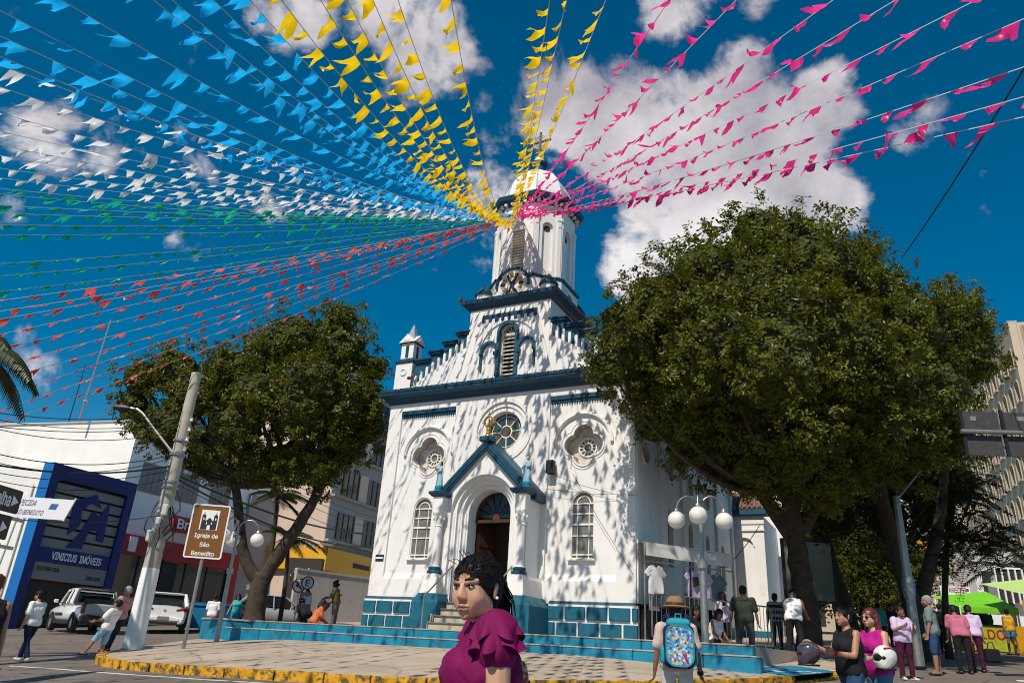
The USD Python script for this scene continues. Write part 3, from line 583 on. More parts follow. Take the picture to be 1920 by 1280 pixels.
# ---- portal
PD = -.82
gp = Polygon([(-1.40, .93), (1.40, .93), (1.40, 3.72), (0, 5.10), (-1.40, 3.72)])
arch_r = [(1.04, 0.0), (.92, .13), (.80, .26), (.68, .40)]
for i, (r, dy) in enumerate(arch_r):
    y0 = PD + dy; y1 = PD + arch_r[i + 1][1] if i < 3 else .06
    outer = gp if i == 0 else unary_union([archp(0, .5, arch_r[i - 1][0] + .05, 3.20, 40)])
    obj('portal_wall' if i == 0 else 'archivolt', ext(outer.difference(archp(0, .4, r, 3.20, 48)), y0, y1 if i else PD + .17), WHITE, CH, smooth=25)
obj('portal_side', exs(rect(PD + .17, .93, .02, 3.72), 1.25, 1.40), WHITE, CH)
obj('portal_side', exs(rect(PD + .17, .93, .02, 3.72), -1.40, -1.25), WHITE, CH)
for i, (r, dy) in enumerate(arch_r[:3]):                                 # slim shafts in the jamb angles
    for s in (-1, 1): obj('jamb_shaft', MB().cyl((s * (r - .03), PD + dy + .14, .95), (s * (r - .03), PD + dy + .14, 3.20), .045, n=12), WHITE, CH, smooth=True)
# gable roof with heavy blue moulding
for s in (-1, 1):
    pr = [Polygon([(0, 4.93), (0, 5.24), (s * 1.42, 3.82), (s * 1.42, 3.51)]), Polygon([(0, 5.02), (0, 5.29), (s * 1.50, 3.80), (s * 1.50, 3.60)])]
    rf = obj('gable_roof', ext(pr[1], PD - .05, .0), TRIMB, CH)
    obj('gable_moulding', ext(pr[0], PD - .12, PD - .052), TRIM, rf)
    for t in (.10, .20): obj('moulding_fillet', ext(LineString([(0, 5.24 - t), (s * 1.42, 3.82 - t)]).buffer(.022, cap_style=2), PD - .15, PD - .121), TRIMB, rf)
    obj('gable_return', MB().box((s * 1.46, PD / 2 + .08, 3.62), (.24, -PD - .12, .24), None, .03), TRIM, rf)
obj('gable_apex', MB().box((0, PD + .0, 5.26), (.42, .34, .16), None, .03), TRIMB, CH)
# columns, piers, pedestals
for s in (-1, 1):
    x = s * 1.32; y = PD - .15
    col = obj('portal_column', MB().lathe([(.15, 1.62), (.125, 1.68), (.115, 1.72), (.11, 2.75), (.13, 2.77), (.11, 2.80), (.115, 2.83)], 20, (x, y, 0)), WHITE, CH, smooth=40)
    cp = obj('capital', MB().lathe([(.115, 2.82), (.14, 2.9), (.13, 2.96), (.19, 3.08), (.2, 3.12), (.17, 3.13), (.0, 3.13)], 16, (x, y, 0)), WHITE, col, smooth=30)
    for k in range(8):
        a = k * math.pi / 4; obj('capital_leaf', MB().sphere((x + .155 * math.cos(a), y + .155 * math.sin(a), 2.99), .05, 1, (.8, .8, 1.4)), WHITE, cp, smooth=True)
    obj('impost_block', MB().box((x, y, 3.36), (.32, .32, .46), None, .01), WHITE, col)
    obj('column_base', MB().lathe([(.20, 1.46), (.215, 1.50), (.20, 1.55), (.165, 1.565), (.185, 1.60), (.18, 1.64), (.13, 1.66)], 20, (x, y, 0)), TRIMB, col, smooth=40)
    obj('statue_shelf', MB().add(*(lambda M: (M.vertices, M.faces))(cornice(x - .17, x + .17, y - .17, y + .17, 3.59, [(0, 0), (.03, .0), (.10, .07), (.11, .14), (.0, .15)]).mesh())), TRIM, col)
    hullp = lambda lo, hi, z0, z1: Manifold.hull_points(np.array([[sx, sy, z0] for sx in lo[0] for sy in lo[1]] + [[sx, sy, z1] for sx in hi[0] for sy in hi[1]], float))
    obj('pedestal', MB().tm(hullp(((x - .27, x + .27), (y - .24, .02)), ((x - .22, x + .22), (y - .20, .02)), .94, 1.36)).tm(hullp(((x - .22, x + .22), (y - .20, .02)), ((x - .18, x + .18), (y - .19, .02)), 1.36, 1.46)), WHITE, CH)
    xo = s * 1.80; xi = s * .92
    obj('portal_plinth', MB().tm(hullp(((xi, xo), (y - .30, .1)), ((xi, xo), (y - .30, .1)), 0.0, .70)).tm(hullp(((xi, xo), (y - .30, .1)), ((s * 1.02, s * 1.62), (y - .25, .1)), .70, .94)), PLINTH, CH)
    if s > 0: obj('bare_patch', ext(Polygon([(1.04, .34), (1.30, .32), (1.34, .5), (1.28, .60), (1.21, .68), (1.14, .55), (1.02, .47)]), y - .304, y - .29), mat('bare_render', (.52, .42, .33), .9, .15), CH)
# stairs between the plinths
for k in range(5):
    y0 = -1.68 + .27 * k; z1 = .185 * (k + 1)
    st = obj('stair_step', MB().b2((-.91, y0 + .006, z1 - .185), (.91, y0 + .30 if k < 4 else .45, z1 - .032)), STAIR, CH)
    obj('stair_tread', MB().box((0, (y0 - .03 + (y0 + .30 if k < 4 else .45)) / 2, z1 - .016), (1.82, (.33 if k < 4 else .45 - y0 + .03), .032), None, .006), mat(f'stair_tread_{k}', (.16, .13, .11), .8, .2) if k == 0 else f'/World/Looks/stair_tread_0', st)
for s in (-1, 1):
    for k, (yy, z0, z1) in enumerate(((-1.58, 0, .16), (-1.44, 0, .34))): obj('stair_cheek', MB().b2((s * .93, yy, 0), (s * 1.02, yy + .14, z1 + .06)), STAIR, CH)
    obj('stair_flank', MB().b2((s * .925, -1.30, 0), (s * .99, -1.16, .62)), PLINTH, CH)
# door, fanlight, things inside
obj('door_lintel', MB().b2((-.69, -.02, 3.0), (.69, .05, 3.10)), WOOD, CH)
fl = obj('fanlight', ext(ring(0, 3.2, .62, .69, 32).intersection(rect(-1, 3.1, 1, 4)), .0, .05), WOOD, CH)
for k in range(7):
    obj('fan_pane', ext(wedge(0, 3.14, .14, .70, math.pi * k / 7 + .03, math.pi * (k + 1) / 7 - .03), .02, .03), mat(f'fan_glass_{k}', [(.010, .025, .008), (.018, .01, .05), (.025, .025, .006), (.006, .015, .06), (.025, .025, .006), (.018, .01, .05), (.010, .025, .008)][k], .2, .2, 5), fl)
obj('fan_boss', ext(circ(0, 3.14, .12, 16), .0, .03), mat('fan_amber', (.10, .035, .008), .3), fl)
dl = obj('door_leaf', MB().tm(MB().b2((0, 0, 0), (.74, .06, 2.05)), rotz(math.radians(68)), (-.66, .1, .94)), WOOD, CH)
for k in range(3): obj('door_panel', MB().tm(MB().b2((.1, -.02, .15 + k * .64), (.64, 0, .68 + k * .64)), rotz(math.radians(68)), (-.66, .1, .94)), WOOD, dl)
INW = mat('interior_plaster', (.30, .27, .23), .8, .1)
ins = MB().b2((-3.9, .5, .90), (3.9, 12.5, .93)); obj('nave_floor', ins, STAIR, CH)
obj('inner_screen', MB().b2((-1.6, 3.0, .93), (1.6, 3.1, 4.5)), INW, CH)
for x in (-.35, .1, .5): obj('inner_pilaster', MB().cyl((x, 2.95, .93), (x, 2.95, 4.2), .09), INW, CH)
obj('inner_table', MB().b2((.1, 1.9, .93), (1.0, 2.4, 1.75)), WOOD, CH)
# ---- nave, side walls, roof, back parts
OC = [1.09, 3.6, 6.05, 8.45]
sw = rect(.45, 0, 12.8, 6.9).difference(unary_union([Point(y, 5.14).buffer(.36) for y in OC] + [archp(y, 2.2, .3, 3.6) for y in (3.6, 6.05, 8.45, 10.9)]))
obj('side_wall', exs(sw, 3.9, 4.14), WHITE, CH)
obj('side_wall', exs(rect(.45, 0, 12.8, 6.9), -4.2, -3.96), WHITE, CH)
for y in OC:
    o = obj('oculus', exs(Point(y, 5.14).buffer(.40).difference(Point(y, 5.14).buffer(.35)), 4.13, 4.19), WHITE, CH); obj('oculus_glass', exs(Point(y, 5.14).buffer(.36), 3.98, 4.0), GLASSG, o)
for y in (3.6, 6.05, 8.45, 10.9): obj('side_window_glass', exs(archp(y, 2.2, .3, 3.6), 3.98, 4.0), GLASS, CH)
for y in (0.0, 2.34, 4.82, 7.25, 9.7, 12.4): obj('side_pilaster', MB().b2((4.1, y if y else .08, .9), (4.24, y + .36, 6.9)), WHITE, CH)
obj('side_wainscot', MB().b2((4.12, .46, 0), (4.26, 12.8, .92)), PLINTH, CH)
obj('side_eave', MB().b2((4.05, .46, 6.72), (4.5, 12.85, 6.95)), TRIM, CH)
obj('side_eave', MB().b2((-4.5, .46, 6.72), (-4.1, 12.85, 6.95)), TRIM, CH)
ROOF = mat('clay_roof_tile', (.20, .11, .075), .85, .3, 6.0, .01, 20)
obj('nave_roof', ext(Polygon([(-4.45, 6.96), (0, 8.6), (4.45, 6.96), (4.45, 6.90), (-4.45, 6.90)]), .46, 12.9), ROOF, CH)
obj('rear_wall', ext(rect(-4.2, 0, 4.14, 6.9), 12.8, 13.0), WHITE, CH)
ann = rect(4.2, 0, 5.42, 5.32); obj('annex_wall', ext(ann.difference(archp(4.62, .6, .34, 4.1, 20)), 12.82, 12.9).tm(ext(ann, 12.9, 13.1)).tm(exs(rect(13.1, 0, 17, 5.32), 5.2, 5.42)), WHITE, CH)
obj('annex_moulding', MB().b2((4.2, 12.76, 4.72), (5.45, 12.82, 4.8)).b2((4.2, 12.78, 5.0), (5.45, 12.82, 5.32)), WHITE, CH)
obj('annex_arch', ext(ring(4.62, 4.1, .36, .42, 32).intersection(rect(4, 4.1, 6, 5)), 12.78, 12.82), WHITE, CH)
obj('annex_eave', MB().box((4.85, 12.85, 5.46), (1.5, .5, .26), None, .04), TRIMB, CH)
obj('annex_roof', MB().add([[4.1, 12.6, 5.6], [5.6, 12.6, 5.6], [5.6, 15, 5.6], [4.1, 14, 6.5], [5.0, 14, 6.5]], [[0, 1, 4], [0, 4, 3], [1, 2, 4], [0, 2, 1]]), ROOF, CH)
for k in range(7): obj('roof_tile', MB().tube([(4.15 + k * .2, 12.58, 5.62), (4.15 + k * .15, 13.95, 6.52)], .075, 6), ROOF, CH)
obj('annex_plinth', MB().b2((4.27, 12.74, 0), (5.48, 12.8, .9)), PLINTH, CH)
obj('chancel', ext(rect(1.5, 0, 6.1, 8.0), 16.2, 19.0), WHITE, CH)
PLQ = mat('enamel_plaque', (.025, .025, .06), .35, .1)
pq = obj('street_plaque', MB().box((-3.98, -.012, 2.02), (.30, .02, .19), None, .004), PLQ, CH)
obj('plaque_band', MB().box((-3.98, -.026, 2.02), (.27, .004, .05)), JOINT, pq)
obj('loudspeaker', MB().box((1.72, -.1, 4.52), (.22, .2, .38), None, .01), IRON, CH)
for p0, p1 in (((1.6, -.09, 3.9), (4.2, -.03, 3.65)), ((1.7, -.09, 4.35), (3.6, -.05, 3.7)), ((2.4, -.09, 4.3), (4.15, -.05, 1.6))): obj('wall_wire', MB().tube([p0, ((p0[0] + p1[0]) / 2, p0[1], (p0[2] + p1[2]) / 2 - .06), p1], .006, 4), IRON, CH)
# handrail, standing on the terrace
hr = thing('handrail', 'bent steel handrail at the left of the church steps', 'handrail', cw(-.98, -1.88, 0), -YAW)
obj('rail', MB().tube([(0, 0, 0), (0, 0, .82), (.02, .03, .88), (.05, .10, .93), (.05, 1.2, 1.72), (.05, 1.5, 1.72)], .022, 8), STEEL, hr, smooth=40)
obj('rail_post', MB().cyl((.05, 1.2, .8), (.05, 1.2, 1.72), .018), STEEL, hr)
hr = thing('handrail', 'bent steel handrail at the right of the church steps', 'handrail', cw(.95, -1.88, 0), -YAW)
obj('rail', MB().tube([(0, 0, 0), (0, 0, .82), (0, .03, .88), (0, .10, .93), (0, 1.2, 1.72), (0, 1.5, 1.72)], .022, 8), STEEL, hr, smooth=40)
# ---------------------------------------------------------------- buildings round the square
def at(px, py, Y):
    d = ray(px, py); return EYE + d * (Y / d[1])
def M_(n, c, r=.75, **k): return mat(n, c, r, k.pop('var', .07), k.pop('vs', 1.2), k.pop('bump', .003), k.pop('bs', 30), **k)
WALLW = M_('white_render', (.74, .71, .67), dark=(.60, .56, .51), ds=.5, dth=(.55, .85))
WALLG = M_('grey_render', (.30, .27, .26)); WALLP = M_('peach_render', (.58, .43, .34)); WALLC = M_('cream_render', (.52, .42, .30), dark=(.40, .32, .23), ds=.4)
WALLO = M_('orange_render', (.62, .26, .05)); BLUES = M_('shop_blue', (.006, .014, .11), .5); BLUE_SUN = M_('shop_blue_sunlit', (.006, .13, .40), .45); RED = M_('shop_red', (.33, .012, .022), .5)  # second blue is the frame paint with sunlight put into its colour
YELS = M_('shop_yellow', (.72, .36, .01), .5); SLATG = M_('cladding_grey', (.21, .19, .185), .6); SHUT = M_('dark_shutter', (.035, .025, .02), .6); TXTW = M_('sign_white', (.78, .76, .73), .5); TXTD = M_('sign_dark', (.02, .018, .03), .5)
CONCW = M_('concrete_wall', (.40, .37, .34), .9, dark=(.26, .24, .22), ds=1.0); CHAR = M_('charcoal_panel', (.06, .062, .066), .6)
TH = math.radians(65.75)
def facing_text(p, txt, h, x, z, m, parent, y=-.03, width=None, nm='lettering', bold=True):
    return obj(nm, text3(txt, h, (x, y, z), (1, 0, 0), (0, 0, 1), .012, bold, width), m, parent)
# the estate agent's: a low white house whose blue framed front faces the side street
sz = float(G(-20.05, 33)) - .1
sh = thing('estate_agent_shop', 'white shop house with a tall blue framed front reading VINICIUS IMÓVEIS', 'shop', (-20.05, 33, sz), TH)
obj('shop_body', MB().b2((.05, .05, 0), (4.45, 13, 6.8)), WALLW, sh)
obj('frame_post', MB().b2((0, -.35, 0), (.42, .05, 6.95)), BLUES, sh); obj('frame_post', MB().b2((4.08, -.35, 0), (4.5, .05, 6.95)), BLUES, sh)
obj('sunlit_frame_edge', MB().b2((-.012, -.35, 0), (-.0, .30, 6.95)).b2((-.012, -.35, 6.95), (.42, .30, 6.96)), BLUE_SUN, sh)  # thin skin on the frame's sunny side, brightness painted in
obj('frame_top', MB().b2((.42, -.35, 6.3), (4.08, .05, 6.95)), BLUES, sh)
for k in range(6): obj('cladding_board', MB().b2((.42, -.2, 3.44 + k * .475), (4.08, .05, 3.44 + k * .475 + .375)), SLATG, sh)
obj('cladding_shadow_gap', MB().b2((.42, -.02, 3.3), (4.08, .045, 6.3)), SHUT, sh)
obj('name_band', MB().b2((.42, -.30, 2.84), (4.08, .05, 3.42)), BLUES, sh); facing_text(None, 'VINICIUS  IMÓVEIS', .30, 2.35, 2.99, TXTW, sh, -.31, 2.5)
obj('phone_band', MB().b2((.42, -.26, 2.12), (4.08, .05, 2.83)), SLATG, sh); facing_text(None, '(12) 3105-2134', .15, 1.15, 2.5, TXTD, sh, -.27, 1.05); facing_text(None, '3105-2134', .15, 3.45, 2.32, TXTD, sh, -.27, .75)
for pl_ in ([(1.62, 4.1), (1.5, 5.55), (2.55, 6.05), (2.95, 5.5), (2.35, 5.62), (2.0, 5.2), (2.1, 4.55)], [(2.95, 5.1), (3.35, 5.85), (3.5, 4.0), (3.1, 4.05), (3.05, 4.5), (2.6, 4.4), (2.5, 3.6), (1.7, 3.55), (2.2, 4.25), (2.55, 5.3)]): obj('logo', ext(Polygon(pl_).buffer(0), -.24, -.2), BLUES, sh)
obj('roller_shutter', MB().b2((.42, .0, 0), (4.08, .04, 2.12)), SHUT, sh)
for k in range(10): obj('shutter_slat', MB().b2((.45, -.02, .1 + k * .2), (4.05, .0, .26 + k * .2)), SHUT, sh)
obj('side_post', MB().b2((-.06, .55, 0), (-.01, .70, 6.0)), WALLW, sh); obj('low_wall', MB().b2((-1.6, 1.0, 0), (-1.4, 6, 2.2)), YELS if False else WALLC, sh)
# tall white block behind it, with the bank on its shaded street side
tz = float(G(-20, 40)) - .2
tb = thing('bank_building', 'tall white blank-walled building with a red bank front on its shaded side', 'building', (-20.1, 40, tz), TH)
LT = 14.0
obj('wall', MB().add([[0, 0, 0], [LT, 0, 0], [LT, 12, 0], [-2, 17, 0], [0, 0, 10.6], [LT, 0, 10.6], [LT, 12, 10.6], [-2, 17, 10.6]], [[0, 1, 5, 4], [1, 2, 6, 5], [2, 3, 7, 6], [3, 0, 4, 7], [4, 5, 6, 7], [3, 2, 1, 0]]), WALLW, tb)
obj('coping', MB().tube([(0, 0, 10.62), (-2, 17, 10.62)], .09, 4), CONCW, tb)
obj('parapet', MB().add([[.4, 3, 10.6], [.4, 5, 10.6], [-1.6, 17, 10.6], [-1.2, 17, 10.6], [.4, 3, 10.7], [.4, 5, 11.0], [-1.6, 17, 11.0], [-1.2, 17, 11.0]], [[0, 1, 5, 4], [1, 2, 6, 5], [2, 3, 7, 6], [3, 0, 4, 7], [4, 5, 6, 7]]), WALLC, tb)
obj('red_fascia', MB().b2((.3, -.25, 3.7), (8.6, .05, 4.7)), RED, tb); obj('bank_sign', MB().b2((3.0, -.9, 5.2), (7.2, -.7, 6.05)), RED, tb); facing_text(None, 'Bradesco', .5, 5.1, 5.4, TXTW, tb, -.92, 3.6)
obj('bank_emblem', MB().b2((1.0, -.29, 3.85), (1.5, -.25, 4.6)), TXTW, tb); obj('sign_bracket', MB().cyl((3.5, -.8, 5.6), (3.5, 0, 5.6), .05).cyl((6.7, -.8, 5.6), (6.7, 0, 5.6), .05), IRON, tb)
for k in range(5): obj('shop_window', MB().b2((.4 + k * 1.65, -.1, .1), (1.95 + k * 1.65, .02, 3.65)), GLASS, tb)
for k in range(6): obj('mullion', MB().b2((.32 + k * 1.65, -.14, 0), (.42 + k * 1.65, .02, 3.7)), IRON, tb)
obj('red_pillar', MB().b2((8.6, -.3, 0), (9.3, .05, 4.7)), RED, tb); obj('white_pillar', MB().b2((9.35, -.25, 0), (12.4, .05, 8.5)), WALLG, tb)
for k in range(3):
    w_ = obj('shuttered_window', MB().b2((.9 + k * 2.6, -.04, 7.0), (2.5 + k * 2.6, .03, 8.6)), WALLG, tb)
    for j in range(4): obj('shutter_leaf', MB().b2((.93 + k * 2.6 + j * .39, -.07, 7.05), (1.29 + k * 2.6 + j * .39, -.04, 8.55)), SLATG, w_)
for (x, y, h, lab) in ((-1, 14.5, 3.2, 'leftmost'), (-.6, 13.6, 2.6, 'second from the left'), (.5, 6.5, 4.2, 'left of the tall pale pole'), (.9, 3.4, 3.6, 'third from the right'), (.8, 2.5, 3.4, 'second from the right'), (.8, 1.6, 3.8, 'rightmost')):
    p = np.array([-20.1, 40, tz + 10.6]) + rotz(TH) @ np.array([x, y, 0]); a = thing('roof_antenna', f'thin aerial mast on the white building roof, {lab}', 'antenna', p, .3)
    obj('mast', MB().cyl((0, 0, -.3), (0, 0, h), .035, .02, 6), IRON, a)
    for j in range(4): obj('crossbar', MB().cyl((-.45 + j * .06, 0, h - .25 - j * .3), (.45 - j * .06, 0, h - .25 - j * .3), .012, n=4), IRON, a)
p = at(152, 776, 40.5); a = thing('pale_mast', 'tall pale leaning pipe mast on the white building roof', 'mast', (p[0], p[1], tz + 10.5)); obj('mast', MB().cyl((0, 0, 0), (.15, 0, 6.2), .07, .06, 8), STEEL, a); obj('bracket', MB().box((.05, 0, 1.2), (.22, .18, .1)), STEEL, a)
# peach building with the yellow shop band
pz = float(G(-11.4, 50)) - .3; PB = np.array([-11.4, 50, pz])
pb_ = thing('peach_building', 'peach corner building with a yellow band over its ground floor', 'building', PB, TH)
c, s_ = rotz(-TH) @ np.array([-math.cos(math.radians(14)), math.sin(math.radians(14)), 0]), 0
far = c[:2] * 6.5
obj('wall', MB().tm(exz(Polygon([(0, 0), (14, 0), (14, 9), (far[0] + 6, far[1] + 5), (far[0], far[1])]), 0, 17)), WALLP, pb_)
obj('shade_grey_skin', MB().b2((.02, -.06, 4.7), (14, -.0, 17)), WALLG, pb_)  # grey skin over the peach wall, colouring in this side's shade
yb = exz(Polygon([(-.15, -.5), (9, -.5), (9, .0), (0, .0)]), 3.45, 4.85); obj('yellow_band', yb, YELS, pb_)
n2 = unit([c[1], -c[0], 0]); n2 = n2 if n2 @ (rotz(-TH) @ np.array([0, -1, 0])) > 0 else -n2
q0 = np.array([0, 0]); obj('yellow_band', exz(Polygon([(-.15, -.5), (far[0] + n2[0] * .5, far[1] + n2[1] * .5), tuple(far), (0, 0)]), 3.45, 4.85), YELS, pb_)
obj('round_logo', ext(ring(7.6, 4.15, .62, .75, 32), -.56, -.5).tm(ext(ring(7.6, 4.15, .34, .46, 32), -.56, -.5)), RED, pb_); obj('logo_disc', ext(circ(7.6, 4.15, .76, 32), -.53, -.502), TXTW, pb_); obj('logo_heart', ext(circ(7.6, 4.15, .2), -.56, -.53), BLUES, pb_)
obj('name_plate', MB().b2((2.9, -.53, 3.95), (4.9, -.5, 4.25)), TXTD, pb_)
for r_ in range(4):
    for k in range(4):
        w_ = obj('window', MB().b2((1.0 + k * 3.0, -.10, 5.6 + r_ * 2.9), (2.9 + k * 3.0, -.05, 7.3 + r_ * 2.9)), GLASS, pb_)
        for j in range(4): obj('window_bar', MB().b2((1.0 + k * 3 + j * .61, -.13, 5.6 + r_ * 2.9), (1.07 + k * 3 + j * .61, -.1, 7.3 + r_ * 2.9)), IRON, w_)
        obj('window_pier', MB().b2((2.95 + k * 3.0, -.18, 5.5 + r_ * 2.9), (3.95 + k * 3.0, -.05, 7.4 + r_ * 2.9)), WALLP, pb_)
    obj('ledge', MB().b2((0, -.35, 5.3 + r_ * 2.9), (14, 0, 5.45 + r_ * 2.9)), WALLG, pb_)
obj('shop_opening', MB().b2((.6, -.1, 0), (8.5, .02, 3.2)), SHUT, pb_)
for k in range(3): obj('grey_panel', MB().b2((.7 + k * 2.2, -.14, 2.0), (2.7 + k * 2.2, -.1, 3.3)), SLATG, pb_)
dsh = at(614, 1023, 49.5); t = thing('satellite_dish', 'white satellite dish above the yellow band of the peach building', 'dish', dsh, .2); obj('dish', MB().lathe([(0, 0), (.3, .04), (.55, .16), (.56, .18), (.3, .07), (0, .03)], 20), TXTW, t, smooth=30); obj('dish_arm', MB().cyl((0, 0, .03), (.05, .3, -.7), .03), IRON, t)
gw = thing('concrete_wall', 'grey concrete wall between the left tree and the church', 'wall', (-9.6, 37.5, float(G(-9.6, 37.5)) - .2), math.atan2(6.5, 6.2))
for k in range(5): obj('wall_panel', MB().b2((k * 2.0 + .01, 0, 0), (k * 2.0 + 1.99, .18, 2.9)), CONCW, gw)
obj('wall_coping', MB().b2((0, -.04, 2.9), (10, .22, 3.0)), CONCW, gw)
# grey-green shop with a row of lights behind the left tree
t = thing('dark_shopfront', 'dark shop front with a beige lower panel behind the left tree', 'shop', (*at(520, 1170, 46)[:2], 1.9), math.radians(-14)); obj('front', MB().b2((0, 0, 0), (2.2, .3, 4.0)), SHUT, t); obj('beige_panel', MB().b2((.2, -.08, 0), (2.0, 0, 1.4)), WALLP, t)
for k in range(7): obj('lamp_bulb', MB().sphere((.4 + k * .22, -.15, 3.0 + (k % 3) * .2), .04, 1), TXTW, t)
# ---- right side of the street
def arched_block(name, label, corner, yaw, length, z0, top, rows, cols, pitch, rp, wall, first=1.2, zfirst=4.0, w=.55, hh=1.35):
    """A tall block whose street side (local x) carries arched windows with orange reveals."""
    t = thing(name, label, 'building', (corner[0] + length * math.sin(yaw), corner[1] + length * math.cos(yaw), z0), -math.pi / 2 - yaw)
    face = rect(0, 0, length, top)
    hs = unary_union([archp(length - first - k * pitch, zfirst + r_ * rp, w, zfirst + r_ * rp + hh, 12) for k in range(cols) for r_ in range(rows)])
    obj('street_wall', ext(face.difference(hs), 0, .6), wall, t); obj('end_wall', MB().b2((length - .35, .62, 0), (length, 18, top)), wall, t)
    obj('inner_wall', MB().b2((0, .8, 0), (length, 1.2, top - .3)), WALLO2, t)
    for k in range(cols):
        for r_ in range(rows):
            x, z = length - first - k * pitch, zfirst + r_ * rp
            f = obj('window', ext(archp(x, z, w + .13, z + hh, 12).difference(archp(x, z - .2, w, z + hh, 12)), -.06, .05), WALLC, t); obj('window_ledge', MB().b2((x - w - .2, -.16, z - .16), (x + w + .2, .05, z)), CONCW, f)
            obj('pane', ext(archp(x, z, w * .92, z + hh, 10), .3, .33), GLASS, f)
    obj('roof_coping', MB().b2((-.1, -.1, top), (length, .7, top + .2)), CONCW, t)
    return t
WALLO2 = M_('orange_reveal', (.50, .24, .07))
hz = float(G(44, 60)) - 1
ab = arched_block('arched_building', 'tall cream building with rows of small arched windows at the right edge', (44.2, 60), math.radians(20), 38, hz, 27.4, 8, 14, 2.05, 3.0, WALLC, 1.3, 2.4)
def slab(name, label, px0, px1, ptop, Y, wall, depth=8, yaw=0.0, parts=None):
    a, b = at(px0, 1180, Y), at(px1, 1180, Y); top = at((px0 + px1) / 2, ptop, Y)[2]; z0 = float(G(a[0], a[1])) - .5
    t = thing(name, label, 'building', (a[0], a[1], z0), yaw); w = b[0] - a[0]; obj('wall', MB().b2((0, 0, 0), (w, depth, top - z0)), wall, t); obj('roof_edge', MB().b2((-.1, -.12, top - z0), (w + .1, depth, top - z0 + .18)), CONCW, t)
    return t, w, top - z0
t, w, h = slab('white_tower_block', 'tall plain white block behind the guesthouse', 1745, 1850, 800, 88, WALLW)
for k in range(6): obj('small_window', MB().b2((w * (.25 + .28 * (k % 2)), -.05, h * (.45 + .14 * (k // 2))), (w * (.25 + .28 * (k % 2)) + .8, 0, h * (.45 + .14 * (k // 2)) + 1.6)), GLASS, t)
t, w, h = slab('guesthouse', 'white guesthouse with a dark vertical sign reading POUSADA', 1772, 1846, 985, 66, WALLW, 10)
obj('side_bay', MB().b2((.1, -.5, 2), (w * .42, .0, h - .6)), WALLG, t)
for r_ in range(4):
    for k in range(3):
        f = obj('window', MB().b2((.35 + k * w * .13, -.56, 3.2 + r_ * 2.1), (.35 + k * w * .13 + w * .085, -.5, 4.6 + r_ * 2.1)), GLASS, t); obj('window_sill', MB().b2((.3 + k * w * .13, -.64, 3.08 + r_ * 2.1), (.4 + k * w * .13 + w * .085, -.5, 3.18 + r_ * 2.1)), CONCW, f)
sg = obj('vertical_sign', MB().b2((w * .44, -.9, 2.0), (w * .74, -.05, h - .1)), CHAR, t)
for i, ch in enumerate('POUSADA'): obj('sign_letter', text3(ch, .72, (w * .5, -.93, h - 1.3 - i * 1.02), (1, 0, 0), (0, 0, 1), .03, True, None), YELS, sg)
t, w, h = slab('orange_building', 'orange building behind the right trunks', 1700, 1768, 1005, 58, WALLO, 8)
for k in range(4): obj('window', MB().b2((.6 + (k % 2) * w * .5, -.06, h * (.3 + .33 * (k // 2))), (.6 + (k % 2) * w * .5 + 1.2, 0, h * (.3 + .33 * (k // 2)) + 1.5)), M_(f'green_shutter_{k}', (.05, .13, .06)), t)
t, w, h = slab('balcony_house', 'low white house with balconies between the guesthouse and the arched building', 1846, 1925, 1030, 60, WALLW, 8)
for k in range(3):
    b_ = obj('balcony', MB().b2((.3 + k * w * .33, -.9, 3.4), (.3 + k * w * .33 + w * .28, 0, 3.55)), WALLG, t); obj('balcony_rail', MB().b2((.3 + k * w * .33, -.9, 3.55), (.3 + k * w * .33 + w * .28, -.84, 4.3)), SLATG, b_); obj('window', MB().b2((.5 + k * w * .33, -.05, 3.6), (.5 + k * w * .33 + w * .2, 0, 5.4)), GLASS, t)
t, w, h = slab('beige_shed', 'beige shed wall behind the stalls', 1690, 1770, 1060, 48, WALLC, 5)
obj('doorway', MB().b2((w * .3, -.05, 0), (w * .6, 0, 2.6)), SHUT, t)
t, w, h = slab('terraced_house', 'low beige house behind the yellow trees right of the church', 1400, 1705, 1092, 56, WALLC, 6)
for k in range(6): obj('window', MB().b2((.8 + k * w / 6, -.06, 1.2), (.8 + k * w / 6 + 1.0, 0, 2.6)), GLASS, t)
# ---------------------------------------------------------------- trees
def at(px, py, Y):
    """The point seen at a pixel of the 1920 wide photograph, Y metres in front of the camera."""
    d = ray(px, py); return EYE + d * (Y / d[1])
BARK = mat('bark', (.06, .044, .03), .95, .4, 7.0, .03, 14, dark=(.03, .024, .018), ds=5.0, dth=(.45, .7))
LEAF = leafmat('glossy_leaves', (.055, .065, .006), (.185, .195, .011), (.33, .32, .022), .42, .3, .35)
LEAFD = leafmat('dark_leaves', (.012, .022, .005), (.036, .05, .008), (.075, .085, .014), .45, .3, .35)
LEAFY = leafmat('sunlit_yellow_leaves', (.05, .06, .006), (.12, .115, .010), (.22, .18, .016), .5, .45, .2)
CORE_SHADE = usdkit.material(stage, '/World/Looks/inner_leaf_mass', {'tc': ('texture_coordinate', {}), 'v': ('voronoi_texture', {'scale': 9.0}), 'sx': ('separate_color', {}), 'r': ('rgb_ramp', {'ramp': [(0, (.018, .026, .005)), (.6, (.05, .055, .008)), (1, (.09, .085, .011))]}), 'b': ('bump', {'strength': 1.0, 'distance': .12}), 'p': ('principled_bsdf', {'roughness': .7, 'specular_ior_level': .2})}, [('tc.object', 'v.vector'), ('v.color', 'sx.color'), ('sx.r', 'r.fac'), ('r.color', 'p.base_color'), ('v.distance', 'b.height'), ('b.normal', 'p.normal')], surface='p.BSDF')  # for the solid crown cores: dark colour stands in for shade between leaves
PALM = leafmat('palm_fronds', (.02, .035, .008), (.05, .07, .016), (.10, .12, .03), .4, .25, .5)
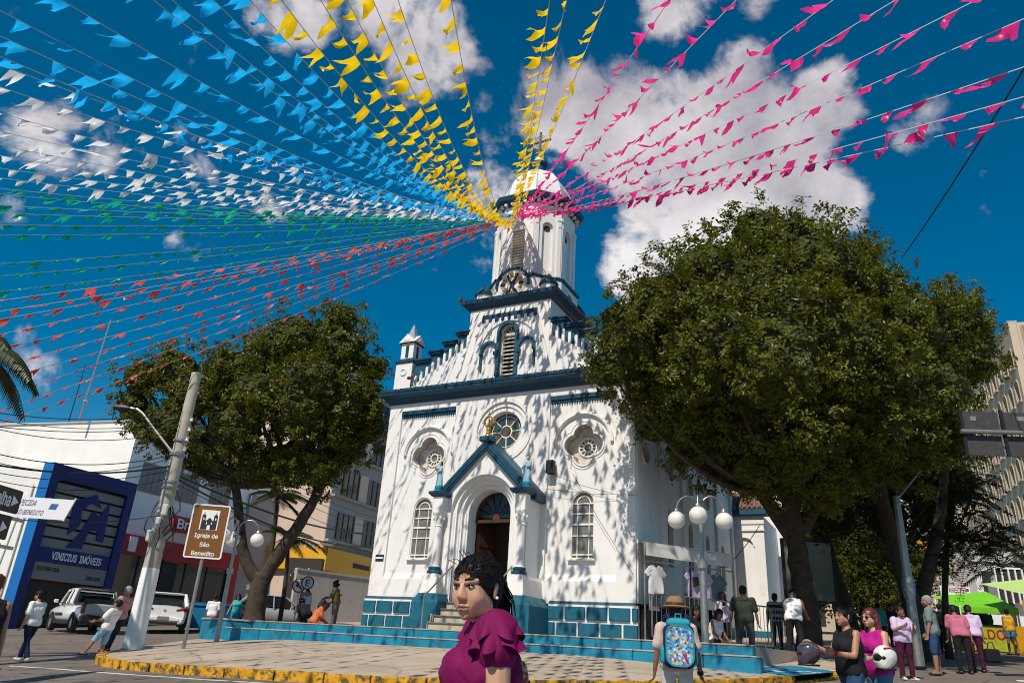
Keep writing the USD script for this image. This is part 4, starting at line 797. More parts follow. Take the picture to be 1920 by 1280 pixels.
def leaves(P, Nn, size, r, fold=.25, asp=.5):
    """One folded leaf of two triangles per point P, turned towards Nn."""
    n = len(P); a = r.normal(size=(n, 3)); t = a - Nn * (a * Nn).sum(1, keepdims=True); t /= np.linalg.norm(t, axis=1, keepdims=True); b = np.cross(Nn, t)
    L = (size * r.uniform(.65, 1.25, n))[:, None]; w = L * asp / 2
    v0 = P - t * L * .5; v2 = P + t * L * .5 - Nn * L * .12; v1 = P + b * w + Nn * w * fold; v3 = P - b * w + Nn * w * fold
    V = np.stack([v0, v1, v2, v3], 1).reshape(-1, 3); k = np.arange(n) * 4
    return V, np.concatenate([np.stack([k, k + 1, k + 2], 1), np.stack([k, k + 2, k + 3], 1)])
def crown(lobes, dens, size, seed, inner=.8, csig=.085, per=24, lump=.18, sub=34):
    r = np.random.default_rng(seed); C = np.array([l[:3] for l in lobes], float); R = np.array([l[3] for l in lobes], float); PP, NN, SS = [], [], []
    C0_, R0_ = C.copy(), R.copy(); cc, rr = [], []
    for i in range(len(C)):                                             # each bough ends in a bunch of smaller rounded clumps
        d = r.normal(size=(sub, 3)); d /= np.linalg.norm(d, axis=1, keepdims=True); c = C[i] + d * (R[i] * r.uniform(.78, 1.0, sub))[:, None]; q = R[i] * r.uniform(.19, .31, sub)
        keep = np.ones(sub, bool)
        for j in range(len(C)):
            if j != i: keep &= np.linalg.norm(c - C[j], axis=1) > R[j] * .78
        cc.append(c[keep]); rr.append(q[keep])
    for i in range(len(C0_)):
        ni = int(dens * inner * 5 * R0_[i] ** 2); q = r.normal(size=(ni, 3)); q /= np.linalg.norm(q, axis=1, keepdims=True)
        PP.append(C0_[i] + q * (R0_[i] * r.uniform(.2, .66, ni))[:, None]); NN.append(q + r.normal(size=q.shape) * .7); SS.append(np.full(ni, size * 1.5))
    C, R = np.vstack([C0_] + cc), np.concatenate([R0_ * .76] + rr)
    for i in range(len(C)):
        nc = int(dens * 4 * np.pi * R[i] ** 2 / per); d = r.normal(size=(nc, 3)); d /= np.linalg.norm(d, axis=1, keepdims=True)
        lum = meshkit.fbm(d * 2.3 + C[i], 3, seed) - .5
        c = C[i] + d * (R[i] * (r.uniform(.84, 1.03, nc) + lump * lum))[:, None]
        keep = np.ones(nc, bool)
        for j in range(len(C)):
            if j != i: keep &= np.linalg.norm(c - C[j], axis=1) > R[j] * .82
        c, d = c[keep], d[keep]
        p = np.repeat(c, per, 0) + r.normal(size=(len(c) * per, 3)) * csig; nn = np.repeat(d, per, 0) * .9 + np.array([0, 0, .55]) + r.normal(size=p.shape) * .36
        PP.append(p); NN.append(nn); SS.append(np.full(len(p), size))
    P, Nn, Sz = np.vstack(PP), np.vstack(NN), np.concatenate(SS); Nn /= np.linalg.norm(Nn, axis=1, keepdims=True)
    return leaves(P, Nn, Sz, r)
def limb(pts, r0, r1, seed, n=9, wob=.035):
    r = np.random.default_rng(seed); P = np.array(pts, float); t = np.linspace(0, len(P) - 1, (len(P) - 1) * 6 + 1)
    from scipy.interpolate import CubicSpline
    k = np.arange(len(P)); Q = CubicSpline(k, P)(t) if len(P) > 2 else np.array([np.interp(t, k, P[:, i]) for i in range(3)]).T
    Q[1:-1] += r.normal(size=Q[1:-1].shape) * wob * r0; rad = np.linspace(r0, r1, len(Q)) * (1 + .03 * r.normal(size=len(Q)))
    return MB().tube(Q, rad, n)
def grow(trunk_top, lobes, r0, seed, m):
    for i, l in enumerate(lobes):
        c = np.array(l[:3]); a = np.array(trunk_top); mid = (a + c) / 2 + [0, 0, -.18 * np.linalg.norm(c - a)]
        m.tm(limb([a, mid, c], r0 * .55, r0 * .12, seed + i, 7).mesh())
    return m
def wlobes(L): return [(*at(px, py, Y), r) for px, py, Y, r in L]
def tree(name, label, base, trunk, lobes, mat_, dens, size, seed, r0, group=None, cat='tree', top=None, **kw):
    b = np.array(base, float); t = thing(name, label, cat, b, 0, group)
    off = lambda M: MB().tm(M, None, -b)
    for i, (pts, ra, rb) in enumerate(trunk): obj('trunk' if i == 0 else 'limb', off(limb(pts, ra, rb, seed + 50 + i, 14 if i == 0 else 10).mesh()), BARK, t, smooth=True)
    if top is not None: obj('branches', off(grow(top, lobes, r0, seed, MB()).mesh()), BARK, t, smooth=True)
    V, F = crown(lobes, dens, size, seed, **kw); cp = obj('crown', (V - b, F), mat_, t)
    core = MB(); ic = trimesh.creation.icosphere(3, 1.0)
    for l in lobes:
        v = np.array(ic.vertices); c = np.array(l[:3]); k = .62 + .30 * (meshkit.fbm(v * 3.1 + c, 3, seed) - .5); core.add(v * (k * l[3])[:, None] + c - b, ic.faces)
    obj('dark_crown_core', core, CORE_SHADE, cp)  # added blobs that close the crown's gaps with painted-in dark
    return t
# the big glossy tree in front of the church's right side
zA = W(8.4, 21.5)
A1 = wlobes([(1175, 655, 17.6, 1.10), (1255, 590, 18.2, 1.75), (1330, 520, 18.6, 1.55), (1300, 690, 17.8, 1.55), (1405, 560, 18.0, 1.9), (1485, 460, 19.0, 1.25), (1420, 440, 19.2, 1.1), (1530, 520, 18.6, 1.8), (1450, 680, 17.2, 1.9), (1560, 660, 17.8, 1.8), (1290, 770, 19.0, 1.3), (1400, 800, 19.5, 1.5), (1530, 800, 19.2, 1.5), (1220, 730, 18.4, 1.0), (1225, 790, 19.6, .8), (1285, 835, 20.3, .85), (1345, 860, 20.5, .9), (1440, 850, 20.0, 1.2), (1140, 690, 17.6, .75), (1160, 600, 18.0, .7), (1350, 640, 17.2, 1.3), (1500, 590, 17.4, 1.3), (1420, 880, 20.5, .9), (1500, 900, 21, .9), (1330, 800, 19.6, 1.0), (1480, 860, 19.0, 1.1), (1560, 900, 19.6, 1.0), (1410, 870, 19.4, .9)])
tree('broadleaf_tree', 'big rounded glossy tree in front of the right side of the church', (8.45, 21.6, zA),
     [([(8.45, 21.6, zA - .2), (8.5, 21.5, zA + 1.2), (8.3, 21.3, zA + 3.0), (8.0, 20.8, zA + 4.6), (7.4, 20.0, zA + 6.6)], .36, .17), ([(8.3, 21.4, zA + 3.0), (6.9, 20.9, zA + 4.7), (5.4, 20.2, zA + 6.2)], .24, .10), ([(8.4, 21.4, zA + 3.2), (9.2, 20.7, zA + 5.0), (9.0, 19.5, zA + 7.2)], .24, .10)], A1, LEAF, 78, .13, 11, .2, top=(8.1, 20.8, zA + 4.4))
A2 = wlobes([(1640, 560, 19.2, 1.45), (1690, 620, 19.0, 1.7), (1770, 600, 19.8, 1.25), (1800, 670, 20.0, 1.25), (1650, 740, 18.6, 1.7), (1745, 740, 19.2, 1.5), (1810, 600, 20.5, .8), (1610, 480, 20.0, .9), (1700, 830, 20.0, 1.3), (1610, 640, 18.0, 1.2), (1830, 650, 20.0, .75), (1620, 850, 20.5, 1.2), (1780, 820, 20.5, 1.0), (1560, 880, 20.5, 1.0)])
zB = W(13.2, 24.2)
tree('broadleaf_tree', 'right-hand rounded tree, its forked leaning trunk behind the grey lamp pole', (13.0, 24.4, zB),
     [([(13.0, 24.4, zB - .2), (13.0, 24.3, zB + 1.0), (12.4, 23.9, zB + 3.2), (11.7, 23.0, zB + 5.8), (11.6, 22.0, zB + 7.6)], .33, .14), ([(13.0, 24.4, zB + .7), (13.6, 24.2, zB + 2.6), (14.1, 23.8, zB + 4.6), (13.8, 22.6, zB + 7.0)], .26, .10)], A2, LEAF, 75, .13, 23, .3, top=(11.8, 22.6, zB + 6.0))
A3 = wlobes([(1600, 900, 25, 1.5), (1690, 880, 25, 1.6), (1560, 960, 26, 1.3), (1780, 900, 25, 1.2), (1660, 970, 26, 1.1), (1500, 880, 25, 1.3), (1740, 960, 26.5, .9)])
zC = W(12.3, 27.5)
tree('shade_tree', 'dark feathery tree with a left-leaning trunk behind the big rounded tree', (12.4, 27.6, zC), [([(12.4, 27.6, zC - .2), (12.0, 27.4, zC + 1.8), (11.2, 26.8, zC + 4.2), (10.8, 26.2, zC + 6.5)], .42, .2)], A3, LEAFD, 55, .13, 31, .3, top=(10.9, 26.3, zC + 6.0), csig=.3)
# feathery hanging branches at the right edge of that canopy: pinnate sprays
def sprays(centres, n, seed, ln=.9, leaf=.10):
    r = np.random.default_rng(seed); P, Nn = [], []; stems = MB()
    for c in centres:
        for k in range(n):
            d = r.normal(size=3); d[2] = -abs(d[2]) * .35; d = unit(d); o = np.array(c) + r.normal(size=3) * .35
            t = np.linspace(0, 1, 16)[:, None]; pts = o + d * t * ln + np.array([0, 0, -.35]) * t ** 2 * ln
            stems.tube(pts[::5], .008, 3, False); side = unit(np.cross(d, [0, 0, 1.0]))
            for s in (-1, 1):
                for q in np.linspace(.03, .13, 3): P.append(pts + side * s * q); Nn.append(np.tile([0, 0, 1.0], (16, 1)) + r.normal(size=(16, 3)) * .35)
    P, Nn = np.vstack(P), np.vstack(Nn); Nn /= np.linalg.norm(Nn, axis=1, keepdims=True)
    return leaves(P, Nn, leaf, r, asp=.55), stems
cs = [at(x, y, 24.5) for x, y in ((1790, 905), (1830, 890), (1760, 950), (1815, 940), (1850, 985), (1800, 1000), (1870, 1000), (1770, 880), (1835, 1010), (1735, 990), (1755, 1030))]
sp, st = sprays(cs, 16, 5)
t = thing('feathery_tree', 'slim tree with drooping feathery sprays in front of the guesthouse sign', 'tree', (14.6, 25.6, float(G(14.6, 25.6))))
o = -np.array([14.6, 25.6, float(G(14.6, 25.6))])
obj('trunk', MB().tm(limb([(14.6, 25.6, 2.0), (14.75, 25.5, 4.2), (15.1, 25.2, 6.4), (15.5, 24.8, 8.0)], .13, .05, 3).mesh(), None, o), BARK, t, smooth=True)
obj('branches', MB().tm(grow((15.0, 25.2, 6.0), [(*c, 1) for c in cs], .12, 5, MB()).mesh(), None, o).tm(st.mesh(), None, o), BARK, t)
obj('foliage', (sp[0] + o, sp[1]), LEAFD, t)
# sunlit bush and small trees beyond the church on the right
for (px, py, Y, r_, lab, sd) in ((1600, 1010, 40, 3.0, 'sunlit yellow-green tree far behind the trunks on the right', 41), (1500, 1040, 38, 1.8, 'small yellow-green tree behind the big display board', 42)):
    c = at(px, py, Y); z0 = float(G(c[0], c[1]))
    lob = [(c[0], c[1], c[2], r_), (c[0] + r_ * .8, c[1], c[2] - r_ * .4, r_ * .7), (c[0] - r_ * .8, c[1] + .5, c[2] - r_ * .2, r_ * .75), (c[0] + .3 * r_, c[1], c[2] - r_ * .9, r_ * .7)]
    tree('yellow_tree', lab, (c[0], c[1], z0), [([(c[0], c[1], z0 - .2), (c[0] + .2, c[1], (z0 + c[2]) / 2), (c[0], c[1], c[2])], .25, .12)], lob, LEAFY, 26, .24, sd, .2, csig=.35)
# left tree in the planter
L1 = wlobes([(560, 640, 27.5, 1.55), (500, 660, 27.5, 1.4), (640, 660, 28.0, 1.5), (430, 700, 27.0, 1.5), (330, 700, 26.5, 1.25), (265, 710, 26.5, .95), (680, 740, 28.0, 1.15), (560, 760, 26.6, 1.9), (440, 800, 26.6, 1.5), (320, 800, 26.6, 1.25), (640, 830, 28, 1.4), (545, 870, 27.5, 1.3), (390, 850, 27.2, 1.1), (270, 800, 26.8, .7), (640, 600, 28.2, 1.0), (590, 720, 26.2, 1.4), (480, 740, 26.0, 1.3), (640, 760, 27.0, 1.3), (370, 740, 26.0, 1.2), (700, 690, 28.4, .8), (600, 880, 27.4, 1.1), (480, 870, 27.2, 1.1), (250, 760, 26.8, .8), (690, 800, 28.2, 1.0)])
b = np.array([-8.35, 28.0, 1.86])
tree('broadleaf_tree', 'dark rounded tree with a forked trunk at the left of the church', b,
     [([(-8.35, 28.0, 1.7), (-8.4, 28.0, 2.7), (-8.36, 28.0, 3.6)], .38, .30), ([(-8.34, 28.0, 3.2), (-7.7, 27.9, 4.6), (-6.9, 27.7, 6.2), (-6.6, 27.6, 8.0)], .27, .14), ([(-8.38, 28.0, 3.2), (-9.2, 27.8, 4.4), (-9.6, 27.5, 6.0), (-10.4, 27.2, 8.2)], .24, .12)], L1, LEAF, 66, .145, 61, .28, top=(-7.6, 27.6, 7.0))
# palm at the left edge, crown only partly in the frame
def palm(name, label, base, top, nf, ln, seed, droop=1.0, width=.035, r0=.16, leafn=34, ll=.5):
    r = np.random.default_rng(seed); base, top = np.array(base, float), np.array(top, float); t = thing(name, label, 'palm', base)
    obj('trunk', MB().tm(limb([base - [0, 0, .2], (base + top) / 2 + [.1, 0, 0], top], r0, r0 * .75, seed, 10, .04).mesh(), None, -base), BARK, t, smooth=True)
    V, F, n = [], [], 0; stems = MB()
    for k in range(nf):
        az = 2 * np.pi * k / nf + r.uniform(-.3, .3); el = r.uniform(-.25, 1.15); d = np.array([math.cos(az) * math.cos(el), math.sin(az) * math.cos(el), math.sin(el)]); L = ln * r.uniform(.8, 1.15)
        tt = np.linspace(.0, 1, leafn)[:, None]; pts = top - base + d * tt * L + np.array([0, 0, -1.0]) * droop * L * .55 * tt ** 2
        stems.tube(pts[::6], np.linspace(.025, .008, len(pts[::6])), 4, False); side = unit(np.cross(d, [0, 0, 1.0]))
        for s in (-1, 1):
            for q in range(3, leafn):
                p = pts[q]; tan = unit(pts[min(q + 1, leafn - 1)] - pts[max(q - 1, 0)]); l = ll * math.sin(.25 + 2.6 * q / leafn) * r.uniform(.8, 1.1)
                e = unit(side * s + tan * .55 + np.array([0, 0, -.35 * droop])); tip = p + e * l + np.array([0, 0, -.28 * l * droop]); m = p + e * l * .5 + np.array([0, 0, -.03 * l]); w = unit(np.cross(e, [0, 0, 1.0])) * width * .5
                V += [p - w, p + w, m + w, m - w, tip]; F += [[n, n + 1, n + 2], [n, n + 2, n + 3], [n + 3, n + 2, n + 4]]; n += 5
    obj('stalks', stems, BARK, t); obj('fronds', (np.array(V), np.array(F)), PALM, t); return t
pb = at(-95, 1200, 16); palm('palm_tree', 'palm with hanging fronds at the left edge of the picture', (pb[0], pb[1], float(G(pb[0], pb[1]))), at(-40, 660, 16), 17, 1.6, 71, 1.5, .05, .15, 36, .42)
for px, py, sd, lab in ((520, 930, 72, 'spiky small palm behind the left tree, upper one'), (540, 1010, 73, 'spiky small palm behind the right fork of the left tree')):
    tp = at(px, py, 33); palm('small_palm', lab, (tp[0] + .2, tp[1], 1.6), tp, 18, 1.5, sd, .9, .05, .1, 26, .4)
tp = at(1880, 1060, 42); palm('small_palm', 'small palm beside the arched building at the right', (tp[0], tp[1], float(G(tp[0], tp[1]))), tp, 13, 2.4, 74, .9, .07, .14, 26, .55)
# ---------------------------------------------------------------- bunting: strings of plastic flags from the bell tower out over the square
ANCH = cw(.02, .12, 13.42)
def fp(px, py, d):
    return EYE + udir(px, py) * d
FM = {'pink': flagmat('pink_plastic', S(248, 60, 150)), 'yellow': flagmat('yellow_plastic', S(255, 205, 20)), 'blue': flagmat('blue_plastic', S(20, 178, 246)),
      'white': flagmat('white_plastic', (.88, .87, .87)), 'green': flagmat('green_plastic', S(10, 178, 140)), 'red': flagmat('salmon_red_plastic', S(255, 92, 82))}
CORD = mat('pale_cord', (.55, .56, .58), .6, .1)
STR = [('pink', 8.5, [(1250, 8, 1090, 192), (1350, 32, 1160, 197), (1542, 15, 1265, 200), (1652, 17, 1317, 212), (1812, 10, 1387, 220), (1917, 37, 1547, 195), (1917, 127, 1547, 250), (1890, 190, 1545, 285), (1917, 220, 1580, 295)]),
       ('yellow', 9.2, [(1130, 15, 987, 267), (1057, 22, 976, 262), (1030, 5, 968, 280), (846, 2, 855, 207, 915, 350), (751, 15, 805, 225, 892, 346), (700, 2, 770, 235, 882, 348), (652, 2, 740, 227, 874, 352), (602, 2, 700, 210, 868, 356), (535, 10, 650, 207, 862, 360)]),
       ('blue', 9.4, [(470, 2, 597, 180, 830, 350), (402, 2, 527, 152, 820, 354), (325, 2, 475, 150, 808, 352), (290, 2, 440, 130, 800, 354), (135, 12, 422, 179, 790, 360), (10, 25, 312, 179), (5, 70, 230, 172), (5, 108, 252, 210)]),
       ('white', 12.6, [(5, 124, 272, 221), (5, 165, 240, 241), (3, 213, 187, 264), (3, 247, 160, 282), (3, 273, 150, 302), (3, 292, 150, 318), (3, 316, 197, 342), (3, 334, 222, 360)]),
       ('green', 14.2, [(3, 354, 250, 377), (3, 364, 250, 386), (3, 385, 250, 397), (3, 400, 325, 409), (3, 422, 375, 423), (3, 440, 375, 437), (3, 494, 300, 474), (3, 517, 300, 490), (3, 546, 300, 511)]),
       ('red', 14.5, [(3, 563, 260, 527), (3, 583, 205, 551), (3, 598, 271, 549), (3, 626, 223, 577), (3, 652, 197, 607), (3, 684, 216, 628), (3, 710, 214, 651), (3, 742, 164, 688), (3, 768, 179, 706), (3, 790, 199, 723)])]
ORD = ['first', 'second', 'third', 'fourth', 'fifth', 'sixth', 'seventh', 'eighth', 'ninth', 'tenth']
WHERE = {'pink': 'counted from the yellow ones', 'yellow': 'counted from the pink ones', 'blue': 'counted from the yellow ones', 'white': 'counted from the blue ones', 'green': 'counted from the white ones', 'red': 'counted from the green ones'}
WIND = unit([-.95, -.12, -.10])
fr = np.random.default_rng(99)
def flag(c, t, big, near):
    """One flag hung at c from the cord direction t."""
    ns, nt = (5, 5) if near else (3, 4)
    w, l = (.215, .275) if big else (.175, .165); w *= fr.uniform(.92, 1.08); l *= fr.uniform(.85, 1.12)
    s, q = np.meshgrid(np.linspace(0, 1, ns), np.linspace(0, 1, nt), indexing='ij')
    h = unit(np.array([0, 0, -1.0]) + t * fr.normal() * .18); wd = unit(WIND + fr.normal(size=3) * .33); gust = fr.uniform(.5, 1.0)
    wgt = (gust * (.5 + .6 * q))[..., None]; d = h * (1.0 - .38 * wgt) + wd * wgt; d /= np.linalg.norm(d, axis=-1, keepdims=True)
    tw = t * math.cos(0) ; ln = l * (1 - (.54 * (1 - np.abs(2 * s - 1)) if big else 0)) 
    wid = (s - .5) * w * (1 if big else (1 - q * .82))
    twist = fr.normal() * .4 * q; nrm = np.cross(d, t); nrm /= np.maximum(np.linalg.norm(nrm, axis=-1, keepdims=True), 1e-6)
    dirw = t * np.cos(twist)[..., None] + nrm * np.sin(twist)[..., None]
    ph, ph2, am = fr.uniform(0, 6.28), fr.uniform(0, 6.28), fr.uniform(.01, .035)
    P = c + dirw * wid[..., None] + d * (q * ln)[..., None] + nrm * (am * q * np.sin(5.5 * q + 3.2 * s + ph) + .025 * q * np.sin(6 * s + ph2))[..., None]
    if big and fr.random() < .3: P[0 if fr.random() < .5 else -1, -1] += (d[0, -1] * -.06 + nrm[0, -1] * fr.normal() * .06)
    k = (np.arange(ns - 1)[:, None] * nt + np.arange(nt - 1)).ravel(); F = np.stack([k, k + nt, k + nt + 1, k + 1], 1); F = np.vstack([F[:, [0, 1, 2]], F[:, [0, 2, 3]]])
    return P.reshape(-1, 3), F
def seen(p):
    v = p - EYE; k = v @ FWD
    return k > .1 and -30 < 960 + FPX * (v @ RGT) / k < 1950 and -30 < 640 - FPX * (v @ UPV) / k < 1310
NFLAG = 0
for col, dist, lst in STR:
    for i, (ex, ey, *mids) in enumerate(lst):
        A = ANCH + NO * .0 + np.array([fr.uniform(-.12, .12), 0, fr.uniform(-.12, .12)]); E = fp(ex, ey, (dist + (2.0 + i * 1.0 if col == 'red' else i * .55 if col == 'white' else 2.5 + i * .8 if col == 'green' else 0)) * fr.uniform(.97, 1.04)); hd = np.array([*(E - A)[:2], 0]); Lh = np.linalg.norm(hd); hd /= Lh
        n = np.array([-hd[1], hd[0], 0]); Q = [(Lh, E[2] - A[2], 1.0)]    # a hanging parabola from the tower through the points seen along the string
        for mx, my in zip(mids[::2], mids[1::2]):
            rd = udir(mx, my); tM = ((A - EYE) @ n) / (rd @ n); Mp = EYE + rd * tM; sM = (Mp - A) @ hd
            if tM > 0 and 1.2 < sM < Lh - .8: Q.append((sM, Mp[2] - A[2], 12.0 / max(np.linalg.norm(Mp - EYE), 4)))
        Q = np.array(Q); w_ = Q[:, 2]; c0 = 0.004
        if len(Q) > 1: c0 = float(np.clip(np.linalg.lstsq(np.stack([Q[:, 0] ** 2, Q[:, 0]], 1) * w_[:, None], Q[:, 1] * w_, rcond=None)[0][0], .0015, .024))
        c2 = np.array([c0, (E[2] - A[2]) / Lh - c0 * Lh, A[2]])
        far = Lh + (7.0 if col in ('pink', 'yellow', 'blue') else 4.0); cur = lambda s: A + hd * s + np.array([0, 0, np.polyval(c2, s) - A[2]])
        th = thing('bunting_string', f'{col if col != "red" else "salmon red"} bunting string, {ORD[i]} {WHERE[col]}', 'bunting', A, 0, f'{col} bunting strings')
        obj('cord', MB().tube([cur(s) - A for s in np.linspace(0, far, 40)], .0055, 3, False), CORD, th)
        s = .55 + fr.uniform(0, .3); big = bool(i % 2); cl = MB(); k = 0
        while s < far - .3:
            p = cur(s); t = unit(cur(s + .1) - cur(s - .1)); dd = np.linalg.norm(p - EYE); vis = seen(p)
            V, F = flag(p, t, big, vis and dd < 16)
            if vis and dd < 17.5: obj('flag', (V - A, F), FM[col], th, smooth=True); NFLAG += 1
            else: cl.add(V - A, F)
            big = not big; s += .42 + fr.normal() * .03
        if cl.n: obj('distant_flags', cl, FM[col], th, kind='stuff', smooth=True)
print('flags', NFLAG)
# ---------------------------------------------------------------- poles, wires, lamps, signs
pz = float(W(-9.0, 20.4)); PO = np.array([-8.95, 20.3, pz])
up = thing('utility_pole', 'concrete utility pole painted white at its foot, with a street lamp arm', 'utility pole', PO)
PH = at(370, 700, 20.3)[2] - pz
obj('pole', MB().cyl((0, 0, 1.9), (0, 0, PH), .205, .135, 20), CONC, up, smooth=30)
obj('painted_foot', MB().tube([(0, 0, -.1), (0, 0, .6), (0, 0, 1.3), (0, 0, 1.92)], [.245, .232, .222, .212], 20), mat('limewash', (.80, .78, .74), .85, .06, 6, .008, 18, dark=(.5, .46, .4), ds=4, dth=(.62, .8)), up, smooth=30)
L = lambda px, py: at(px, py, 20.3) - PO
arm = [L(322, 846), L(290, 805), L(268, 775), L(258, 767), L(240, 764)]; obj('lamp_arm', MB().tube(arm, .035, 8), STEEL, up, smooth=40)
h0, h1 = L(245, 766), L(214, 763); obj('lamp_head', MB().tube([h0, h0 * .6 + h1 * .4, h1], [.05, .10, .07], 8), IRON, up, smooth=40)
for z in (PH * .33 + .9, 3.0, 3.25, 3.45, 4.0, 4.15, 4.9, 5.3): obj('pole_band', MB().lathe([(.0, z - .03), (.205, z - .03), (.205, z + .03), (0, z + .03)], 16), STEEL, up)
for k in range(3): obj('junction_box', MB().box((-.12 + .12 * k, -.24, 2.7 + k * .34), (.16, .14, .3), None, .03), M_(f'grey_box_{k}', (.5, .48, .45)), up)
wr = np.random.default_rng(4); tang = MB()
for k in range(9):
    a = wr.uniform(0, 6.28); p = np.array([.22 * math.cos(a), .22 * math.sin(a), 3.0 + wr.uniform(0, 1.0)]); tang.tube([p, p * [1.7, 1.7, 1] + [0, 0, -.25], p * [1.3, 1.3, 1] + [.15 * math.cos(a), 0, -.5], p * [1.0, 1.0, 1] + [0, 0, -.75]], .016, 5)
obj('hanging_cables', tang, IRON, up, kind='stuff')
for k in range(4): obj('insulator', MB().lathe([(0, 0), (.05, .02), (.03, .06), (.05, .1), (0, .12)], 10, (.2, -.1, 5.0 + k * .28)), TXTW, up)
WIREM = mat('black_cable', (.02, .018, .018), .5, .1)
def wire(name, label, a, b, sag, r, group):
    t = np.linspace(0, 1, 24)[:, None]; P = np.array(a) * (1 - t) + np.array(b) * t - np.array([0, 0, 1.0]) * 4 * sag * t * (1 - t); obj(name, MB().tube(P, r, 5), WIREM, '/World', label, 'wire', group)
G1 = 'overhead wires running left from the utility pole'
WN = ['topmost', 'second from the top', 'third from the top', 'fourth from the top', 'fifth from the top', 'sixth from the top', 'seventh and thickest', 'eighth from the top', 'ninth from the top', 'lowest']
for i, (py, yl, sg_, r) in enumerate(((770, 765, .25, .010), (786, 775, .3, .009), (796, 793, .2, .010), (806, 790, .35, .010), (850, 836, .35, .012), (856, 852, .4, .010), (872, 861, .25, .022), (880, 874, .3, .010), (895, 886, .35, .009), (965, 960, .2, .010))):
    px = 352 - (py - 770) * .25; a = at(px, py, 20.3); b = at(-60, yl, 15.5); wire('overhead_wire', f'black wire from the utility pole past the white wall, {WN[i]}', a, b, sg_, r, G1)
G2 = 'overhead wires running right from the utility pole behind the trees'
RN = ['second from the top', 'third from the top', 'fourth from the top', 'upper of the two thick ones', 'lower of the two thick ones', 'lowest', 'topmost']
for i, (py, yr, sg_, r) in enumerate(((790, 985, .5, .012), (806, 995, .5, .012), (822, 1010, .6, .012), (885, 1000, .5, .035), (890, 1022, .7, .03), (900, 1040, .5, .012), (776, 975, .5, .012))):
    px = 350 - (py - 770) * .25; wire('overhead_wire', f'wire from the utility pole behind the left tree, {RN[i]}', at(px, py, 20.3), at(730, yr, 42), sg_, r, G2)
wire('service_cable', 'thick single black cable rising from the right tree to the upper right corner', at(1690, 485, 19.5), at(1990, 12, 8.5), .12, .018, None)
wire('stay_wire', 'thin cable slanting from the annex eave down to the stall', at(1424, 985, 23.5), at(1374, 1050, 22.0), .05, .012, None)
# brown tourist sign
so = np.array([-7.33, 19.3, W(-7.45, 19.3)]); sg = thing('tourist_sign', 'brown church direction sign reading Igreja de São Benedito on a grey post', 'sign', so, math.radians(6))
obj('post', MB().cyl((0, .05, -.1), (0, .05, 2.45), .04, .04, 14), STEEL, sg, smooth=30)
BR = mat('sign_brown', (.185, .070, .010), .45, .08, 3)
pc = 2.74; plate = sbox(-.46, pc - .66, .46, pc + .66).buffer(-.06).buffer(.06, quad_segs=6)
obj('plate', ext(plate, -.01, .01), BR, sg); obj('plate_border', ext(plate.difference(plate.buffer(-.035)), -.016, -.0105), TXTW, sg)
obj('pictogram_ground', ext(rect(-.22, pc + .03, .22, pc + .52), -.015, -.0105), TXTW, sg)
from shapely import affinity
ic = unary_union([rect(-.17, pc + .07, -.08, pc + .40), circ(-.125, pc + .40, .045, 12), rect(.12, pc + .07, .21, pc + .40), circ(.165, pc + .40, .045, 12), rect(-.08, pc + .07, .12, pc + .29), Polygon([(-.05, pc + .29), (.09, pc + .29), (.02, pc + .37)]), rect(-.13, pc + .42, -.12, pc + .5), rect(.16, pc + .42, .17, pc + .5)]).difference(unary_union([archp(.02, pc + .07, .04, pc + .15, 12), archp(-.04, pc + .2, .015, pc + .24, 8), archp(.08, pc + .2, .015, pc + .24, 8), rect(-.14, pc + .3, -.11, pc + .36), rect(.15, pc + .3, .18, pc + .36)]))
obj('church_pictogram', ext(affinity.translate(ic, -.02, -.03), -.02, -.0155), TXTD, sg)
for i, tx in enumerate(('Igreja de', 'São', 'Benedito')): obj('lettering', text3(tx, .098, (.0, -.011, pc - .16 - i * .215), (1, 0, 0), (0, 0, 1), .005, True), TXTW, sg)
# globe lamps
def lamp(label, loc, h, spread, azs, rg, post=.055):
    t = thing('globe_lamp', label, 'street lamp', loc, 0, None)
    obj('post', MB().tube([(0, 0, -.1), (0, 0, .5), (0, 0, h * .62), (0, 0, h * .63), (0, 0, h)], [post * 1.25, post * 1.2, post, post * .8, post * .75], 16), STEEL, t, smooth=30)
    obj('collar', MB().lathe([(0, h * .60), (post * 1.7, h * .6), (post * 1.7, h * .65), (0, h * .65)], 14)  , STEEL, t); obj('collar', MB().lathe([(0, h - .2), (.10, h - .2), (.10, h - .12), (0, h - .12)], 14), STEEL, t)
    for az in azs:
        c, s = math.sin(az), math.cos(az); P = [(0, 0, h - .15)] + [(c * spread * (1 - math.cos(a)) / 2 * 1.0, s * spread * (1 - math.cos(a)) / 2, h + .33 * math.sin(a)) for a in np.linspace(.35, math.pi * .98, 12)]
        ar = obj('arm', MB().tube(P, .021, 8), STEEL, t, smooth=40); e = np.array(P[-1])
        obj('globe_cap', MB().lathe([(0, .02), (.05, .02), (.075, -.03), (.07, -.06), (0, -.06)], 14, e), STEEL, ar); obj('globe', MB().sphere(e + [0, 0, -.06 - rg * .92], rg, 3), GLOBE, ar, smooth=True)
GLOBE = mat('opal_globe', (.72, .69, .64), .28, .04, 2, spec=.6, dark=(.55, .52, .47), ds=2.5, dth=(.55, .8))
lamp('three-globe lamp post left of the church beside the brown sign', (-7.7, 22.6, W(-7.7, 22.6)), 3.02, .60, (math.radians(-165), math.radians(-28), math.radians(86)), .195)
lamp('three-globe lamp post right of the church in front of the stall', (4.66, 17.6, W(4.66, 17.6)), 3.32, .56, (math.radians(-65), math.radians(-160), math.radians(88)), .205, .07)
